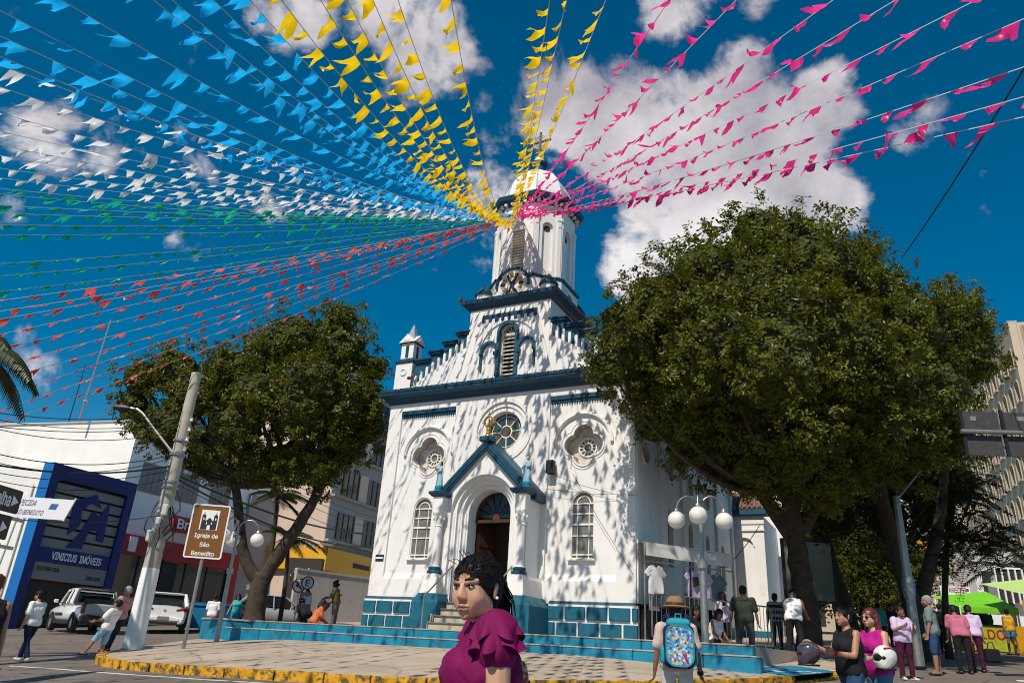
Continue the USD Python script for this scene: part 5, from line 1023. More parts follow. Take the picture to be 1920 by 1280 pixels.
# street light pole in front of the right tree
gz = W(10.95, 20.6); gp_ = thing('street_light_pole', 'grey steel street light pole in front of the forked trunk', 'street light', (10.95, 20.6, gz))
L = lambda px, py: at(px, py, 20.6) - np.array([10.95, 20.6, gz])
tp = L(1690, 930); obj('pole', MB().tube([(0, 0, -.1), (0, 0, tp[2] * .5), (0, 0, tp[2])], [.13, .11, .085], 14), STEEL, gp_, smooth=30); obj('arm', MB().tube([(0, 0, tp[2] - .1), L(1722, 885), L(1765, 835), L(1790, 812)], .04, 8), STEEL, gp_); obj('luminaire', MB().box(L(1800, 805), (.5, .2, .12), None, .04), STEEL, gp_)
bg = thing('blue_plastic_bag', 'bundle of bright blue plastic tied on the trunk by the light pole', 'plastic bundle', (11.1, 20.9, gz + 1.55)); obj('plastic', MB().sphere((0, 0, .35), .3, 2, (.55, .5, 1.6)), M_('blue_plastic_bag', (.01, .2, .5), .3), bg)
# road sign seen from behind, upper right
q = at(1800, 800, 16); go = np.array([q[0], 16.0, q[2]]); gs = thing('road_sign_back', 'grey back of a big road sign on a horizontal tube at the right edge', 'road sign', go, math.radians(-7), ry=0)
GRP = mat('sign_back_grey', (.05, .046, .044), .6, .35, 14, .002, 60)
for r_ in range(2):
    for k in range(3): obj('back_panel', MB().box((.42 + k * .86, 0, .14 - r_ * .56 + k * .0), (.82, .03, .46), None, .008), GRP, gs)
obj('carrier_tube', MB().cyl((-.05, -.1, -.13), (2.8, -.1, -.13), .05), STEEL, gs)
for k in range(3): obj('stiffener', MB().b2((.0 + k * .86, -.06, -.66), (.07 + k * .86, -.015, .4)), IRON, gs)
obj('tube_post', MB().cyl((2.75, -.1, -5.6), (2.75, -.1, .3), .11), STEEL, gs); obj('sticker', MB().box((.3, -.02, .2), (.12, .004, .1)), SLATG, gs); obj('sticker', MB().box((1.3, -.02, .22), (.16, .004, .1)), SLATG, gs)
# direction signs and banner at the left edge
q = at(19, 985, 14.0); ds = thing('direction_signs', 'stack of three dark direction plates with arrows at the left edge', 'sign', q, math.radians(84)); BRD = mat('plate_dark_brown', (.032, .018, .012), .5); TEALD = mat('plate_dark_teal', (.012, .045, .065), .5)
for i, (tx, m_) in enumerate((('Vila Velha', BRD), ('Cultura', BRD), ('ESCRITO', TEALD))):
    z = .42 - i * .47; wdt = .06 - i * .085; pl_ = obj('plate', ext(sbox(-2.3, z - .21, wdt, z + .21).buffer(-.04).buffer(.04), -.015, .0), m_, ds); obj('lettering', text3(tx, .22, (wdt - (.68, .60, .38)[i], -.017, z - .1), (1, 0, 0), (0, 0, 1), .006, True, (.84, .66, .62)[i]), TXTW, pl_)
    if i < 2: obj('arrow', ext(Polygon([(wdt - .22, z - .1), (wdt - .06, z), (wdt - .22, z + .1)]), -.022, -.016), TXTW, pl_)
obj('post', MB().cyl((-1.3, .06, -3.9), (-1.3, .06, .8), .05), STEEL, ds); obj('rails', MB().b2((-2.2, .0, .1), (.3, .03, .16)).b2((-2.2, .0, -.4), (.25, .03, -.34)), STEEL, ds)
q = at(72, 952, 27); bn = thing('cloth_banner', 'white cloth banner reading APARECIDA and SÃO BENEDITO, lettered in dark violet', 'banner', q, math.radians(2)); BNM = mat('banner_cloth', (.80, .78, .80), .8, .03); VIO = mat('banner_violet', (.05, .02, .10), .6)
def skewm(V, F, k=.28): V = np.array(V); V[:, 0] += V[:, 2] * k; return V, F
bm = ext(sbox(-1.75, -.36, 1.05, .36), -.012, .0); bmm = bm.mesh(); obj('cloth', skewm(bmm.vertices, bmm.faces), BNM, bn)
for i, (tx, x, z, h, wd) in enumerate((('APARECIDA', -.58, .06, .2, .86), ('SÃO BENEDITO', -.24, -.25, .17, 1.02))): obj('lettering', skewm(*text3(tx, h, (x, -.014, z), (1, 0, 0), (0, 0, 1), .004, False, wd)), VIO, bn)
obj('emblem', skewm(*(lambda m: (m.vertices, m.faces))(ext(sbox(.36, -.02, .62, .18), -.016, -.013).mesh())), M_('emblem_blue', (.05, .12, .35)), bn); obj('pole', MB().cyl((.97, 0, -.4), (1.2, 0, .42), .03), TXTW, bn); obj('support', MB().cyl((-.95, .03, -4.6), (-.6, .03, .36), .05).cyl((-1.3, .03, -4.6), (-.95, .03, .36), .05), TXTW, bn)
# small traffic signs
def roundsign(label, px, py, Y, r, ringc, ch, hpost):
    p = at(px, py, Y); z0 = float(G(p[0], p[1])); t = thing('traffic_sign', label, 'traffic sign', (p[0], p[1], z0)); h = p[2] - z0
    obj('post', MB().cyl((0, .05, -.1), (0, .05, h), .035), STEEL, t); obj('disc', ext(circ(0, h, r, 28), -.01, .01), TXTW, t); obj('rim', ext(ring(0, h, r * .82, r, 28), -.018, -.011), ringc, t)
    if ch: obj('symbol', text3(ch, r * .95, (0, -.011, h - r * .47), (1, 0, 0), (0, 0, 1), .006, True), TXTD, t)
    return t, h
t, h = roundsign('round white no-turn sign with a red rim behind the left tree', 561, 1097, 36, .32, RED, '', 0); obj('arrow', ext(Polygon([(-.18, h + .0), (-.02, h + .13), (-.02, h + .05), (.14, h - .12), (.08, h - .17), (-.04, h - .03), (-.04, h - .1)]), -.016, -.011), TXTD, t); obj('slash', ext(LineString([(-.2, h + .2), (.2, h - .2)]).buffer(.03), -.022, -.017), RED, t)
t, h = roundsign('round dark parking sign with the letter E right of the no-turn sign', 577, 1092, 35, .29, M_('sign_rim_dark', (.06, .02, .02)), 'E', 0); obj('sub_plate', MB().box((0, -.01, h - .52), (.5, .02, .26)), SLATG, t)
t, h = roundsign('round crossed-out parking sign left of the left tree trunk', 475, 1080, 34, .28, M_('sign_rim_dark2', (.08, .02, .02)), 'E', 0); obj('slash', ext(LineString([(-.18, h + .18), (.18, h - .18)]).buffer(.03), -.022, -.017), TXTD, t); obj('sub_plate', MB().box((0, -.01, h - .45), (.42, .02, .22)), SLATG, t)
# blue skips in the side street
for i, (px, Y, w_, d_, lab) in enumerate(((362, 34.5, 1.5, 1.2, 'bright blue skip at the kerb right of the white hatchback'), (398, 36, 1.6, 1.2, 'darker blue skip right of the bright blue one'), (423, 37, 1.2, 1.1, 'third blue skip behind the walking women'))):
    p = at(px, 1170, Y); z0 = float(G(p[0], p[1])); t = thing('blue_skip', lab, 'skip', (p[0], p[1], z0), .3); bl = M_(f'skip_blue_{i}', ((.008, .20, .42), (.008, .08, .22), (.008, .06, .18))[i], .5)
    obj('bin', Manifold.hull_points(np.array([[sx * w_ / 2 * e, sy * d_ / 2 * e, z] for sx in (-1, 1) for sy in (-1, 1) for z, e in ((.12, .82), (1.05, 1.0))])), bl, t); obj('bin_rim', MB().b2((-w_ / 2 - .04, -d_ / 2 - .04, 1.02), (w_ / 2 + .04, d_ / 2 + .04, 1.1)), bl, t)
    for sx in (-1, 1): obj('wheel', MB().cyl((sx * w_ * .3, -d_ * .3, .08), (sx * w_ * .3 + .05, -d_ * .3, .08), .08), IRON, t)
# ---------------------------------------------------------------- vehicles
CARW = mat('car_white_paint', (.78, .76, .73), .25, .02, 1, spec=.5, coat=.6); BLK = mat('black_plastic', (.018, .018, .02), .55, .15); TYRE = mat('tyre_rubber', (.022, .021, .02), .85, .15); RIMM = mat('wheel_rim', (.45, .44, .43), .35, .1, metal=.7); TAIL = mat('tail_light', (.22, .006, .012), .2, .1, spec=.7); CGL = glassmat('car_glass', (.012, .014, .016)); CARS = mat('car_silver_paint', (.33, .33, .34), .3, .03, 1, spec=.5, metal=.3)
def loft(st, hw_pow=3.2, n=20):
    """Rounded sections along y: (y, half width, z low, z high)."""
    a = np.linspace(0, 2 * np.pi, n, endpoint=False); cs, sn = np.cos(a), np.sin(a); e = 2 / hw_pow; V = []
    for y, w, z0, z1 in st: V.append(np.stack([np.sign(cs) * np.abs(cs) ** e * w, np.full(n, y), (z0 + z1) / 2 + np.sign(sn) * np.abs(sn) ** e * (z1 - z0) / 2], 1))
    k = np.arange(n); k2 = (k + 1) % n; F = [np.stack([i * n + k, (i + 1) * n + k, (i + 1) * n + k2, i * n + k2], 1) for i in range(len(st) - 1)]
    V = np.vstack(V); F = np.vstack(F); m = MB().add(V, F); e = (len(st) - 1) * n
    m.f.append(np.stack([np.full(n - 2, 0), k[1:-1], k[2:]], 1)); m.f.append(np.stack([np.full(n - 2, e), e + k[2:], e + k[1:-1]], 1)); return m
def wheel(t, x, y, r, w=.2):
    s = 1 if x > 0 else -1; R = np.array([[0, 0, s], [0, 1, 0], [-s, 0, 0]], float).T
    wh = obj('wheel', MB().tm(MB().lathe([(r * .6, -w / 2), (r * .95, -w / 2), (r, -w * .3), (r, w * .3), (r * .95, w / 2), (r * .62, w / 2)], 26).mesh(), R, (x, y, r)), TYRE, t, smooth=40)
    obj('rim', MB().tm(MB().lathe([(0, w * .36), (r * .2, w * .38), (r * .56, w * .30), (r * .63, w * .48), (r * .63, -w * .4), (0, -w * .4)], 24).mesh(), R, (x, y, r)), RIMM, wh, smooth=30)
    for k in range(5):
        a = k * 2 * math.pi / 5; obj('rim_slot', MB().tm(MB().box((r * .4 * math.cos(a), r * .4 * math.sin(a), w * .365), (r * .16, r * .16, .02), rotz(a)).mesh(), R, (x, y, r)), BLK, wh)
# pickup, seen from behind: local y forward
zc = float(G(-15.8, 31.2)); pk = thing('pickup_truck', 'white double-light pickup seen from behind, parked before the shop', 'pickup', (-15.9, 31.3, zc), math.radians(43))
obj('body', loft([(2.12, .62, .42, .78), (2.0, .76, .34, .90), (1.4, .81, .30, .98), (.7, .83, .28, 1.02), (-.6, .83, .28, 1.02), (-2.0, .83, .36, 1.02), (-2.12, .81, .42, 1.00)]), CARW, pk, smooth=40)
cabs = [(1.25, .60, .90, 1.02), (.45, .69, .9, 1.50), (-.15, .70, .9, 1.56), (-.62, .69, .9, 1.52), (-.80, .70, .9, 1.05)]
obj('cab_glass', loft(cabs, 4), CGL, pk, smooth=40); obj('cab_roof', loft([(.52, .62, 1.44, 1.52), (.3, .68, 1.46, 1.57), (-.3, .69, 1.48, 1.59), (-.68, .67, 1.44, 1.54)], 4), CARW, pk, smooth=40)
for s in (-1, 1):
    for p0, p1, r in (((s * .66, 1.22, .98), (s * .655, .46, 1.49), .05), ((s * .81, -.15, 1.0), (s * .68, -.18, 1.53), .045), ((s * .79, -.72, 1.0), (s * .67, -.62, 1.52), .085)): obj('cab_pillar', MB().cyl(p0, p1, r, r * .9, 8), CARW, pk)
    obj('side_window_frame', MB().tube([(s * .80, 1.0, 1.02), (s * .80, -.2, 1.03)], .02, 6), BLK, pk); obj('door_handle', MB().box((s * .84, -.02, .9), (.03, .16, .04), None, .01), BLK, pk); obj('side_strip', MB().box((s * .835, .45, .62), (.03, .95, .09), None, .01), BLK, pk); obj('sill', MB().box((s * .80, .1, .34), (.08, 2.0, .14), None, .02), BLK, pk)
    obj('wheel_arch', MB().tm(exs(Point(1.32, .30).buffer(.40).intersection(sbox(.8, .3, 2, 1)).difference(Point(1.32, .30).buffer(.33)), s * .80 - .04, s * .80 + .06)), BLK, pk); obj('wheel_arch', MB().tm(exs(Point(-1.38, .30).buffer(.40).intersection(sbox(-2, .3, -.8, 1)).difference(Point(-1.38, .30).buffer(.33)), s * .80 - .04, s * .80 + .06)), BLK, pk)
    wheel(pk, s * .76, 1.32, .31); wheel(pk, s * .76, -1.38, .31); obj('tail_light', MB().box((s * .74, -2.12, .82), (.15, .06, .34), None, .03), TAIL, pk); obj('mirror', MB().box((s * .93, .85, 1.08), (.16, .1, .14), None, .03), CARW, pk)
obj('bed_recess', MB().b2((-.70, -2.0, .95), (.70, -.82, 1.035)), BLK, pk); obj('tailgate', MB().box((0, -2.125, .82), (1.30, .05, .36), None, .02), M_('tailgate_grey', (.42, .41, .40), .4), pk); obj('rear_bumper', MB().box((0, -2.16, .48), (1.62, .18, .28), None, .05), BLK, pk); obj('bumper_trim', MB().box((-.05, -2.26, .42), (.9, .02, .03)), STEEL, pk); obj('number_plate', MB().box((.05, -2.258, .56), (.4, .015, .13)), SLATG, pk); obj('sport_bar', MB().tube([(-.68, -.9, 1.0), (-.62, -.78, 1.52), (.62, -.78, 1.52), (.68, -.9, 1.0)], .04, 8), BLK, pk); obj('roof_rack', MB().cyl((-.55, .1, 1.61), (.55, .1, 1.61), .02).cyl((-.55, -.4, 1.62), (.55, -.4, 1.62), .02), BLK, pk)
# hatchback
def hatch(label, loc, rz, paint):
    t = thing('hatchback', label, 'car', loc, rz)
    obj('body', loft([(1.95, .60, .40, .70), (1.8, .76, .30, .80), (1.1, .83, .26, .92), (.2, .85, .24, .96), (-1.2, .85, .26, .98), (-1.75, .82, .28, .98), (-1.95, .74, .36, .92)]), paint, t, smooth=40)
    obj('glass', loft([(1.15, .62, .86, .98), (.4, .70, .9, 1.42), (-.4, .71, .9, 1.47), (-1.2, .69, .9, 1.42), (-1.72, .70, .9, 1.0)], 3.6), CGL, t, smooth=40)
    obj('roof', loft([(.45, .60, 1.36, 1.43), (.1, .67, 1.40, 1.48), (-.6, .68, 1.42, 1.51), (-1.25, .66, 1.38, 1.47), (-1.42, .60, 1.38, 1.43)], 4), paint, t, smooth=40)
    for s in (-1, 1):
        for p0, p1, r in (((s * .68, 1.1, .92), (s * .66, .42, 1.40), .045), ((s * .83, -.1, .94), (s * .69, -.15, 1.43), .04), ((s * .79, -1.72, .95), (s * .66, -1.25, 1.41), .085), ((s * .81, -1.3, .96), (s * .69, -1.1, 1.40), .06)): obj('pillar', MB().cyl(p0, p1, r, r * .9, 8), paint, t)
        wheel(t, s * .77, 1.2, .30); wheel(t, s * .77, -1.25, .30); obj('tail_light', MB().tube([(s * .80, -1.70, .86), (s * .66, -1.90, .84), (s * .42, -1.955, .82)], [.085, .075, .03], 8), TAIL, t, smooth=40); obj('mirror', MB().box((s * .93, .75, 1.0), (.15, .09, .12), None, .03), paint, t)
    obj('rear_bumper', loft([(-1.90, .80, .28, .58), (-2.04, .70, .32, .54)]), paint, t, smooth=40); obj('bumper_insert', MB().box((0, -2.03, .34), (1.1, .05, .1), None, .02), BLK, t); obj('number_plate', MB().box((0, -2.045, .50), (.42, .02, .13)), SLATG, t); obj('badge', MB().box((0, -1.97, .80), (.1, .02, .06), None, .01), RIMM, t); obj('spoiler', MB().box((0, -1.42, 1.44), (1.1, .14, .04), None, .015), paint, t)
    obj('reflector_strip', MB().box((0, -2.05, .42), (1.2, .01, .02)), TAIL, t)
p = at(303, 1172, 33.0); hatch('white hatchback seen from behind, parked right of the utility pole', (p[0], p[1], float(G(p[0], p[1]))), math.radians(22), CARW)
p = at(512, 1172, 38.0); hatch('silver car parked behind the left tree trunk', (p[0], p[1], float(G(p[0], p[1]))), math.radians(-75), CARS)
# ---------------------------------------------------------------- people
_ico = trimesh.creation.icosphere(1, 1.0).vertices
def sph(p, r, sc=(1, 1, 1)): return np.asarray(p, float) + _ico * (np.asarray(r) * np.asarray(sc))
def hull(*pts): return Manifold.hull_points(np.vstack(pts))
def chain(L): return [hull(sph(*a), sph(*b)) for a, b in zip(L[:-1], L[1:])]
def fuse(L): return Manifold.batch_boolean(L, manifold3d.OpType.Add)
def soft(m, ln, it=8, lamb=.5):
    q = m.refine_to_length(ln).to_mesh(); t = trimesh.Trimesh(q.vert_properties[:, :3], q.tri_verts, process=True); trimesh.smoothing.filter_taubin(t, lamb=lamb, nu=lamb + .03, iterations=it); return t
def rx(a): c, s = math.cos(a), math.sin(a); return np.array([[1, 0, 0], [0, c, -s], [0, s, c]])
def ry(a): c, s = math.cos(a), math.sin(a); return np.array([[c, 0, s], [0, 1, 0], [-s, 0, c]])
D2 = math.radians
_sk = {}
def skin(c):
    if c not in _sk:
        nm = f'skin_{len(_sk)}'; n = {'tc': ('texture_coordinate', {}), 'nz': ('noise_texture', {'scale': 14.0, 'detail': 4.0}), 'rp': ('rgb_ramp', {'ramp': [(.3, tuple(np.array(c) * .88)), (.7, tuple(np.array(c) * 1.1))]}), 'p': ('principled_bsdf', {'roughness': .45, 'specular_ior_level': .4, 'subsurface_weight': .12, 'subsurface_scale': .02})}
        _sk[c] = usdkit.material(stage, f'/World/Looks/{nm}', n, [('tc.object', 'nz.vector'), ('nz.fac', 'rp.fac'), ('rp.color', 'p.base_color')], surface='p.BSDF')
    return _sk[c]
_cl = {}
def cloth(c, rough=.85):
    k = (tuple(c), rough)
    if k not in _cl: _cl[k] = mat(f'cloth_{len(_cl)}', c, rough, .10, 9, .006, 26, spec=.2)
    return _cl[k]
LIGHT, TAN, BROWN = (.54, .30, .19), (.44, .225, .13), (.22, .105, .06)
HAIRB = mat('hair_black', (.012, .008, .007), .55, .3, 20, .004, 90, spec=.25); HAIRD = mat('hair_dark_brown', (.03, .014, .009), .5, .3, 20, .004, 90, spec=.3); HAIRR = mat('hair_red_brown', (.09, .016, .012), .42, .3, 20, .004, 90, spec=.5); HAIRG = mat('hair_grey', (.25, .24, .23), .6, .2, 20, .004, 80)
EYEM = mat('eye_dark', (.015, .010, .008), .15, .05); EYEW = mat('eye_white', (.42, .39, .36), .3, .05); LIPM = mat('lip_rose', (.30, .085, .075), .4, .1, 30); SHOE = cloth((.02, .02, .022), .6)
def head_parts(fem=True):
    """The skull and face in the head's own frame: origin mid head, y forwards."""
    j = .044 if fem else .052
    L = [hull(sph((0, -.012, .035), .088, (.88, 1.08, .95)), sph((0, .052, .045), .052, (1.05, .75, 1.05)), sph((0, -.03, -.01), .072, (.9, 1, 1))),
         hull(sph((0, .045, .03), .058, (1.02, .8, 1)), sph((.034, .055, -.03), .036), sph((-.034, .055, -.03), .036), sph((0, .055, -.082), .032, (1.05, .9, .8)), sph((j, .0, -.055), .03), sph((-j, .0, -.055), .03)),
         hull(sph((0, .074, -.092), .019, (1.1, .9, .85)), sph((0, .05, -.07), .036)),
         hull(sph((0, .096, .018), .009), sph((0, .111, -.022), .0115), sph((.013, .096, -.029), .0095), sph((-.013, .096, -.029), .0095), sph((0, .086, -.02), .012)),
         hull(sph((.020, .086, -.058), .007), sph((0, .099, -.055), .0075), sph((-.020, .086, -.058), .007)), hull(sph((.017, .086, -.068), .008), sph((0, .097, -.0685), .009), sph((-.017, .086, -.068), .008)),
         hull(sph((.05, .074, .033), .010), sph((.014, .094, .027), .010)), hull(sph((-.05, .074, .033), .010), sph((-.014, .094, .027), .010))]
    for s in (-1, 1): L.append(hull(sph((s * .082, -.012, .014), .017, (.45, .8, 1.1)), sph((s * .08, -.006, -.022), .011, (.45, .9, 1))))
    cut = [hull(sph((s * .031, .100, .010), .0145, (1.15, .8, .75)), sph((s * .036, .104, .008), .012)) for s in (-1, 1)]
    return L, cut
def person(label, loc, az, h=1.66, sk=TAN, top=None, sleeve='short', bottom=None, bkind='long', hair=HAIRB, hkind='short', legL=(0, 0), legR=(0, 0), armL=(0, 8, 10, 0), armR=(0, 8, 10, 0), lean=0, turn=0, nod=0, w=1.0, fem=True, shoes=SHOE, top_hem=None, seat=None, fine=False, extras=None, group=None, neck=.05, tilt=0, belly=0.0, hdrop=0.0):
    """az: the way the person faces, degrees clockwise from straight ahead. Legs: (thigh forward, knee bend). Arms: (forward, out, elbow bend, inwards)."""
    k = h / 1.70; t = thing('person', label, 'person', loc, -D2(az), group)
    T = rx(-D2(lean)); HZ = .93 * k if seat is None else seat; hip0 = np.array([0, 0, HZ]); up = lambda p: hip0 + T @ (np.array(p, float) * k - [0, 0, .93 * k])
    J = {}; sw = (.165 if fem else .185) * (1 + (w - 1) * .55)
    for s, nm, leg in ((-1, 'L', legL), (1, 'R', legR)):
        f, kb = D2(leg[0]), D2(leg[1]); ab = D2(leg[2]) if len(leg) > 2 else D2(2); hp = hip0 + np.array([s * .09 * k * w, 0, -.02 * k])
        d = np.array([s * math.sin(ab), math.sin(f) * math.cos(ab), -math.cos(f) * math.cos(ab)]); kn = hp + d * .42 * k; g = f - kb; d2 = np.array([s * math.sin(ab) * .6, math.sin(g), -math.cos(g)]); an = kn + unit(d2) * .41 * k
        fd = np.array([s * .15, math.cos(g * .5), 0]) ; fd[2] = math.sin(min(0, g) * .8); J['hip' + nm], J['kn' + nm], J['an' + nm] = hp, kn, an; J['toe' + nm] = an + unit(fd) * .15 * k + np.array([0, 0, -.055 * k])
        J['heel' + nm] = an - unit(fd) * .045 * k + np.array([0, 0, -.05 * k])
    drop = min(min(J['toeL'][2], J['toeR'][2]) - .022 * k, 9) if seat is None else 0
    sh = np.array([0, 0, -drop]) if seat is None else np.zeros(3)
    for q in list(J): J[q] = J[q] + sh
    hip0 = hip0 + sh
    for s, nm, arm in ((-1, 'L', armL), (1, 'R', armR)):
        f, ab, el, inn = map(D2, arm); S0 = up((s * sw, -.005, 1.385)); d = T @ np.array([s * math.sin(ab), math.sin(f) * math.cos(ab), -math.cos(f) * math.cos(ab)]); e = S0 + d * .29 * k
        g = f + el; d2 = np.array([s * math.sin(ab) * .6 - s * math.sin(inn), math.sin(g) * math.cos(inn), -math.cos(g) * math.cos(inn)]); d2 = unit(T @ d2); J['sh' + nm], J['el' + nm], J['wr' + nm], J['hd' + nm] = S0, e, e + d2 * .25 * k, d2
    HC = up((0, .03 + hdrop * .6, 1.60 - hdrop)); NK = up((0, -.01, 1.40))
    R = T @ rotz(-D2(turn)) @ rx(-D2(nod)) @ ry(D2(tilt)); hs = k * 1.06
    tf = lambda m: m.transform(np.hstack([R * hs, HC[:, None]]))
    HL, cut = head_parts(fem); head = [tf(x) for x in HL]; b = []
    cw_, wb = w, w
    chest, waist, pelv = up((0, .0, 1.25)), up((0, .005, 1.08)), hip0 + np.array([0, -.01 * k, .02 * k])
    X = lambda c, dx, dy=0, dz=0: c + T @ np.array([dx, dy, dz]) * k
    tor = lambda e: [hull(*[sph(X(chest, s * .09 * cw_, .01), (.105 + .012 * (w - 1)) * k + e, (1, .92 * (1 + .3 * (w - 1)), 1)) for s in (-1, 1)], *[sph(X(up((0, 0, 1.375)), s * (sw - .03)), .055 * k + e) for s in (-1, 1)]),
                   hull(*[sph(X(chest, s * .085 * cw_), .105 * k * (1 + .25 * (w - 1)) + e) for s in (-1, 1)], *[sph(X(waist, s * .065 * w, belly * .6), .105 * k * (1 + .35 * (w - 1)) + e) for s in (-1, 1)]),
                   hull(*[sph(X(waist, s * .065 * w, belly), .105 * k * (1 + .35 * (w - 1)) + e) for s in (-1, 1)], *[sph(pelv + np.array([s * .075 * w * k, 0, 0]), .118 * k * (1 + .3 * (w - 1)) + e) for s in (-1, 1)])]
    bust = lambda e: [hull(*[sph(X(up((0, .085, 1.235)), s * .072 * w), .066 * k * w + e, (1, .9, 1)) for s in (-1, 1)], sph(X(chest, 0, .02), .09 * k + e))] if fem else []
    b += tor(0) + bust(0) + chain([(NK, .062 * k), (HC + R @ np.array([0, -.02, -.06]) * hs, neck * k)]) + [hull(sph(X(up((0, 0, 1.375)), s * (sw - .04)), .055 * k), sph(NK + T @ np.array([0, 0, .02]), .055 * k)) for s in (-1, 1)]
    armr = lambda e, a0, a1: None
    for nm in 'LR':
        b += chain([(J['sh' + nm], .056 * k * (1 + .4 * (w - 1))), (J['sh' + nm] * .6 + J['el' + nm] * .4, .048 * k * (1 + .5 * (w - 1))), (J['el' + nm], .037 * k), (J['el' + nm] * .7 + J['wr' + nm] * .3, .039 * k), (J['wr' + nm], .026 * k)])
        d = J['hd' + nm]; s = -1 if nm == 'L' else 1; xx = unit(np.cross(d, T @ np.array([s * 1.0, .25, 0]))); yy = np.cross(xx, d); pw = J['wr' + nm] + d * .045 * k
        b.append(hull(sph(J['wr' + nm], .022 * k), sph(pw + d * .03 * k + xx * .022 * k, .014 * k), sph(pw + d * .03 * k - xx * .022 * k, .014 * k)))
        cl = -yy * s * .0
        for q in range(4):
            o = pw + d * .035 * k + xx * (.027 - .018 * q) * k; ln = (.072, .082, .076, .06)[q] * k; c1 = d * .8 + np.cross(xx, d) * .45; b += chain([(o, .0095 * k), (o + unit(c1) * ln * .5, .009 * k), (o + unit(c1) * ln * .5 + unit(c1 + np.cross(xx, d) * .9) * ln * .5, .0075 * k)])
        tb_ = J['wr' + nm] + d * .02 * k + xx * .02 * k; b += chain([(tb_, .013 * k), (tb_ + unit(d + xx * 1.1) * .035 * k, .0115 * k), (tb_ + unit(d + xx * 1.1) * .035 * k + unit(d + xx * .2 + np.cross(xx, d) * .5) * .03 * k, .0095 * k)])
        b += chain([(J['hip' + nm], .095 * k * (1 + .4 * (w - 1))), (J['hip' + nm] * .55 + J['kn' + nm] * .45, .078 * k * (1 + .4 * (w - 1))), (J['kn' + nm], .055 * k), (J['kn' + nm] * .7 + J['an' + nm] * .3, .056 * k), (J['an' + nm], .036 * k)])
        b.append(hull(sph(J['an' + nm], .036 * k), sph(J['heel' + nm], .027 * k), sph(J['toe' + nm] + np.array([.02, 0, 0]) * k, .020 * k), sph(J['toe' + nm] - np.array([.02, 0, 0]) * k, .020 * k)))
    M = fuse(b + head) - fuse([tf(c) for c in cut])
    body = soft(M, .012 * k if fine else .026 * k, 7 if fine else 5); obj('body', body, skin(sk), t, smooth=True)
    hm = lambda p: HC + R @ (np.asarray(p, float) * hs)
    for s in (-1, 1):
        e = obj('eye', MB().sphere(hm((s * .031, .083, .010)), .0125 * hs, 2, (1, 1, .62), R), EYEW, t, smooth=True); obj('iris', MB().sphere(hm((s * .030, .0915, .010)), .0062 * hs, 2, (1, .7, 1), R), EYEM, e, smooth=True)
        obj('eyelid', MB().tube([hm((s * .016, .090, .014)), hm((s * .030, .0965, .0195)), hm((s * .046, .085, .014))], .0032 * hs, 6), EYEM if fem else skin(sk), e, smooth=True)
        obj('eyebrow', MB().tube([hm((s * .014, .100, .034)), hm((s * .032, .097, .0415)), hm((s * .052, .079, .034))], np.array([.0045, .0045, .0025]) * hs, 6), HAIRD if hair is not HAIRG else hair, t, smooth=True)
    obj('lips', MB().tube([hm((-.023, .086, -.0615)), hm((-.008, .1005, -.057)), hm((.008, .1005, -.057)), hm((.023, .086, -.0615))], np.array([.003, .006, .006, .003]) * hs, 8).tube([hm((-.02, .0875, -.066)), hm((0, .1015, -.069)), hm((.02, .0875, -.066))], np.array([.003, .007, .003]) * hs, 8), LIPM, t, smooth=True)
    # hair
    if hkind != 'bald':
        th_ = 1.0 if hkind != 'shaved' else .97
        cap = hull(sph((0, -.012, .042), .100 * th_, (.93, 1.08, .95)), sph((0, .045, .062), .052 * th_, (1.15, .9, .9)), sph((0, -.035, -.01), .082 * th_, (.95, 1, 1)))
        face = hull(sph((0, .11, -.02), .06, (1.05, 1, 1)), sph((0, .13, -.12), .07), sph((0, .12, .045), .04, (1.3, 1, .8)), sph((.0, .075, -.11), .072)); side = [hull(sph((s * .09, .035, -.035), .034), sph((s * .09, .0, -.03), .026), sph((s * .09, .05, -.12), .06)) for s in (-1, 1)]
        H = cap - face
        for q in side: H = H - q
        if hkind == 'short' or hkind == 'shaved': H = H - Manifold.cube((.5, .5, .5), True).translate((0, 0, -.31))
        hl = [H]
        if hkind == 'long': hl += [hull(sph((0, -.06, .02), .08), sph((0, -.085, -.12), .075, (1.15, .8, 1)), sph((0, -.075, -.24), .06, (1.3, .7, 1)))] + [hull(sph((s * .075, -.02, .03), .035), sph((s * .088, -.03, -.1), .036), sph((s * .08, -.03, -.2), .028)) for s in (-1, 1)]
        if hkind == 'pony': hl += chain([((0, -.10, .03), .036), ((0, -.145, .02), .042), ((0, -.165, -.06), .045), ((.005, -.15, -.15), .036), ((.0, -.14, -.22), .018)])
        if hkind == 'bun': hl += [hull(sph((0, -.10, .07), .05), sph((0, -.125, .08), .045))]
        if hkind == 'curly':
            hr_ = np.random.default_rng(int(abs(loc[0]) * 100)); hl += [hull(sph(q_ * np.array([.105, .11, .11]) + [0, -.035, .035], .036)) for q_ in hr_.normal(size=(26, 3)) / 1.0 * .0 + (lambda v: v / np.linalg.norm(v, axis=1, keepdims=True))(hr_.normal(size=(26, 3))) if q_[1] < .35]
        hmsh = soft(fuse(hl), .012 if fine else .02, 4); v = hmsh.vertices; rad = meshkit.noise(v * [90, 90, 22], 3) - .5; v = v + hmsh.vertex_normals * (rad * (.008 if fine else .016))[:, None]
        ho = obj('hair', (v @ R.T * hs + HC, hmsh.faces), hair, t, smooth=True)
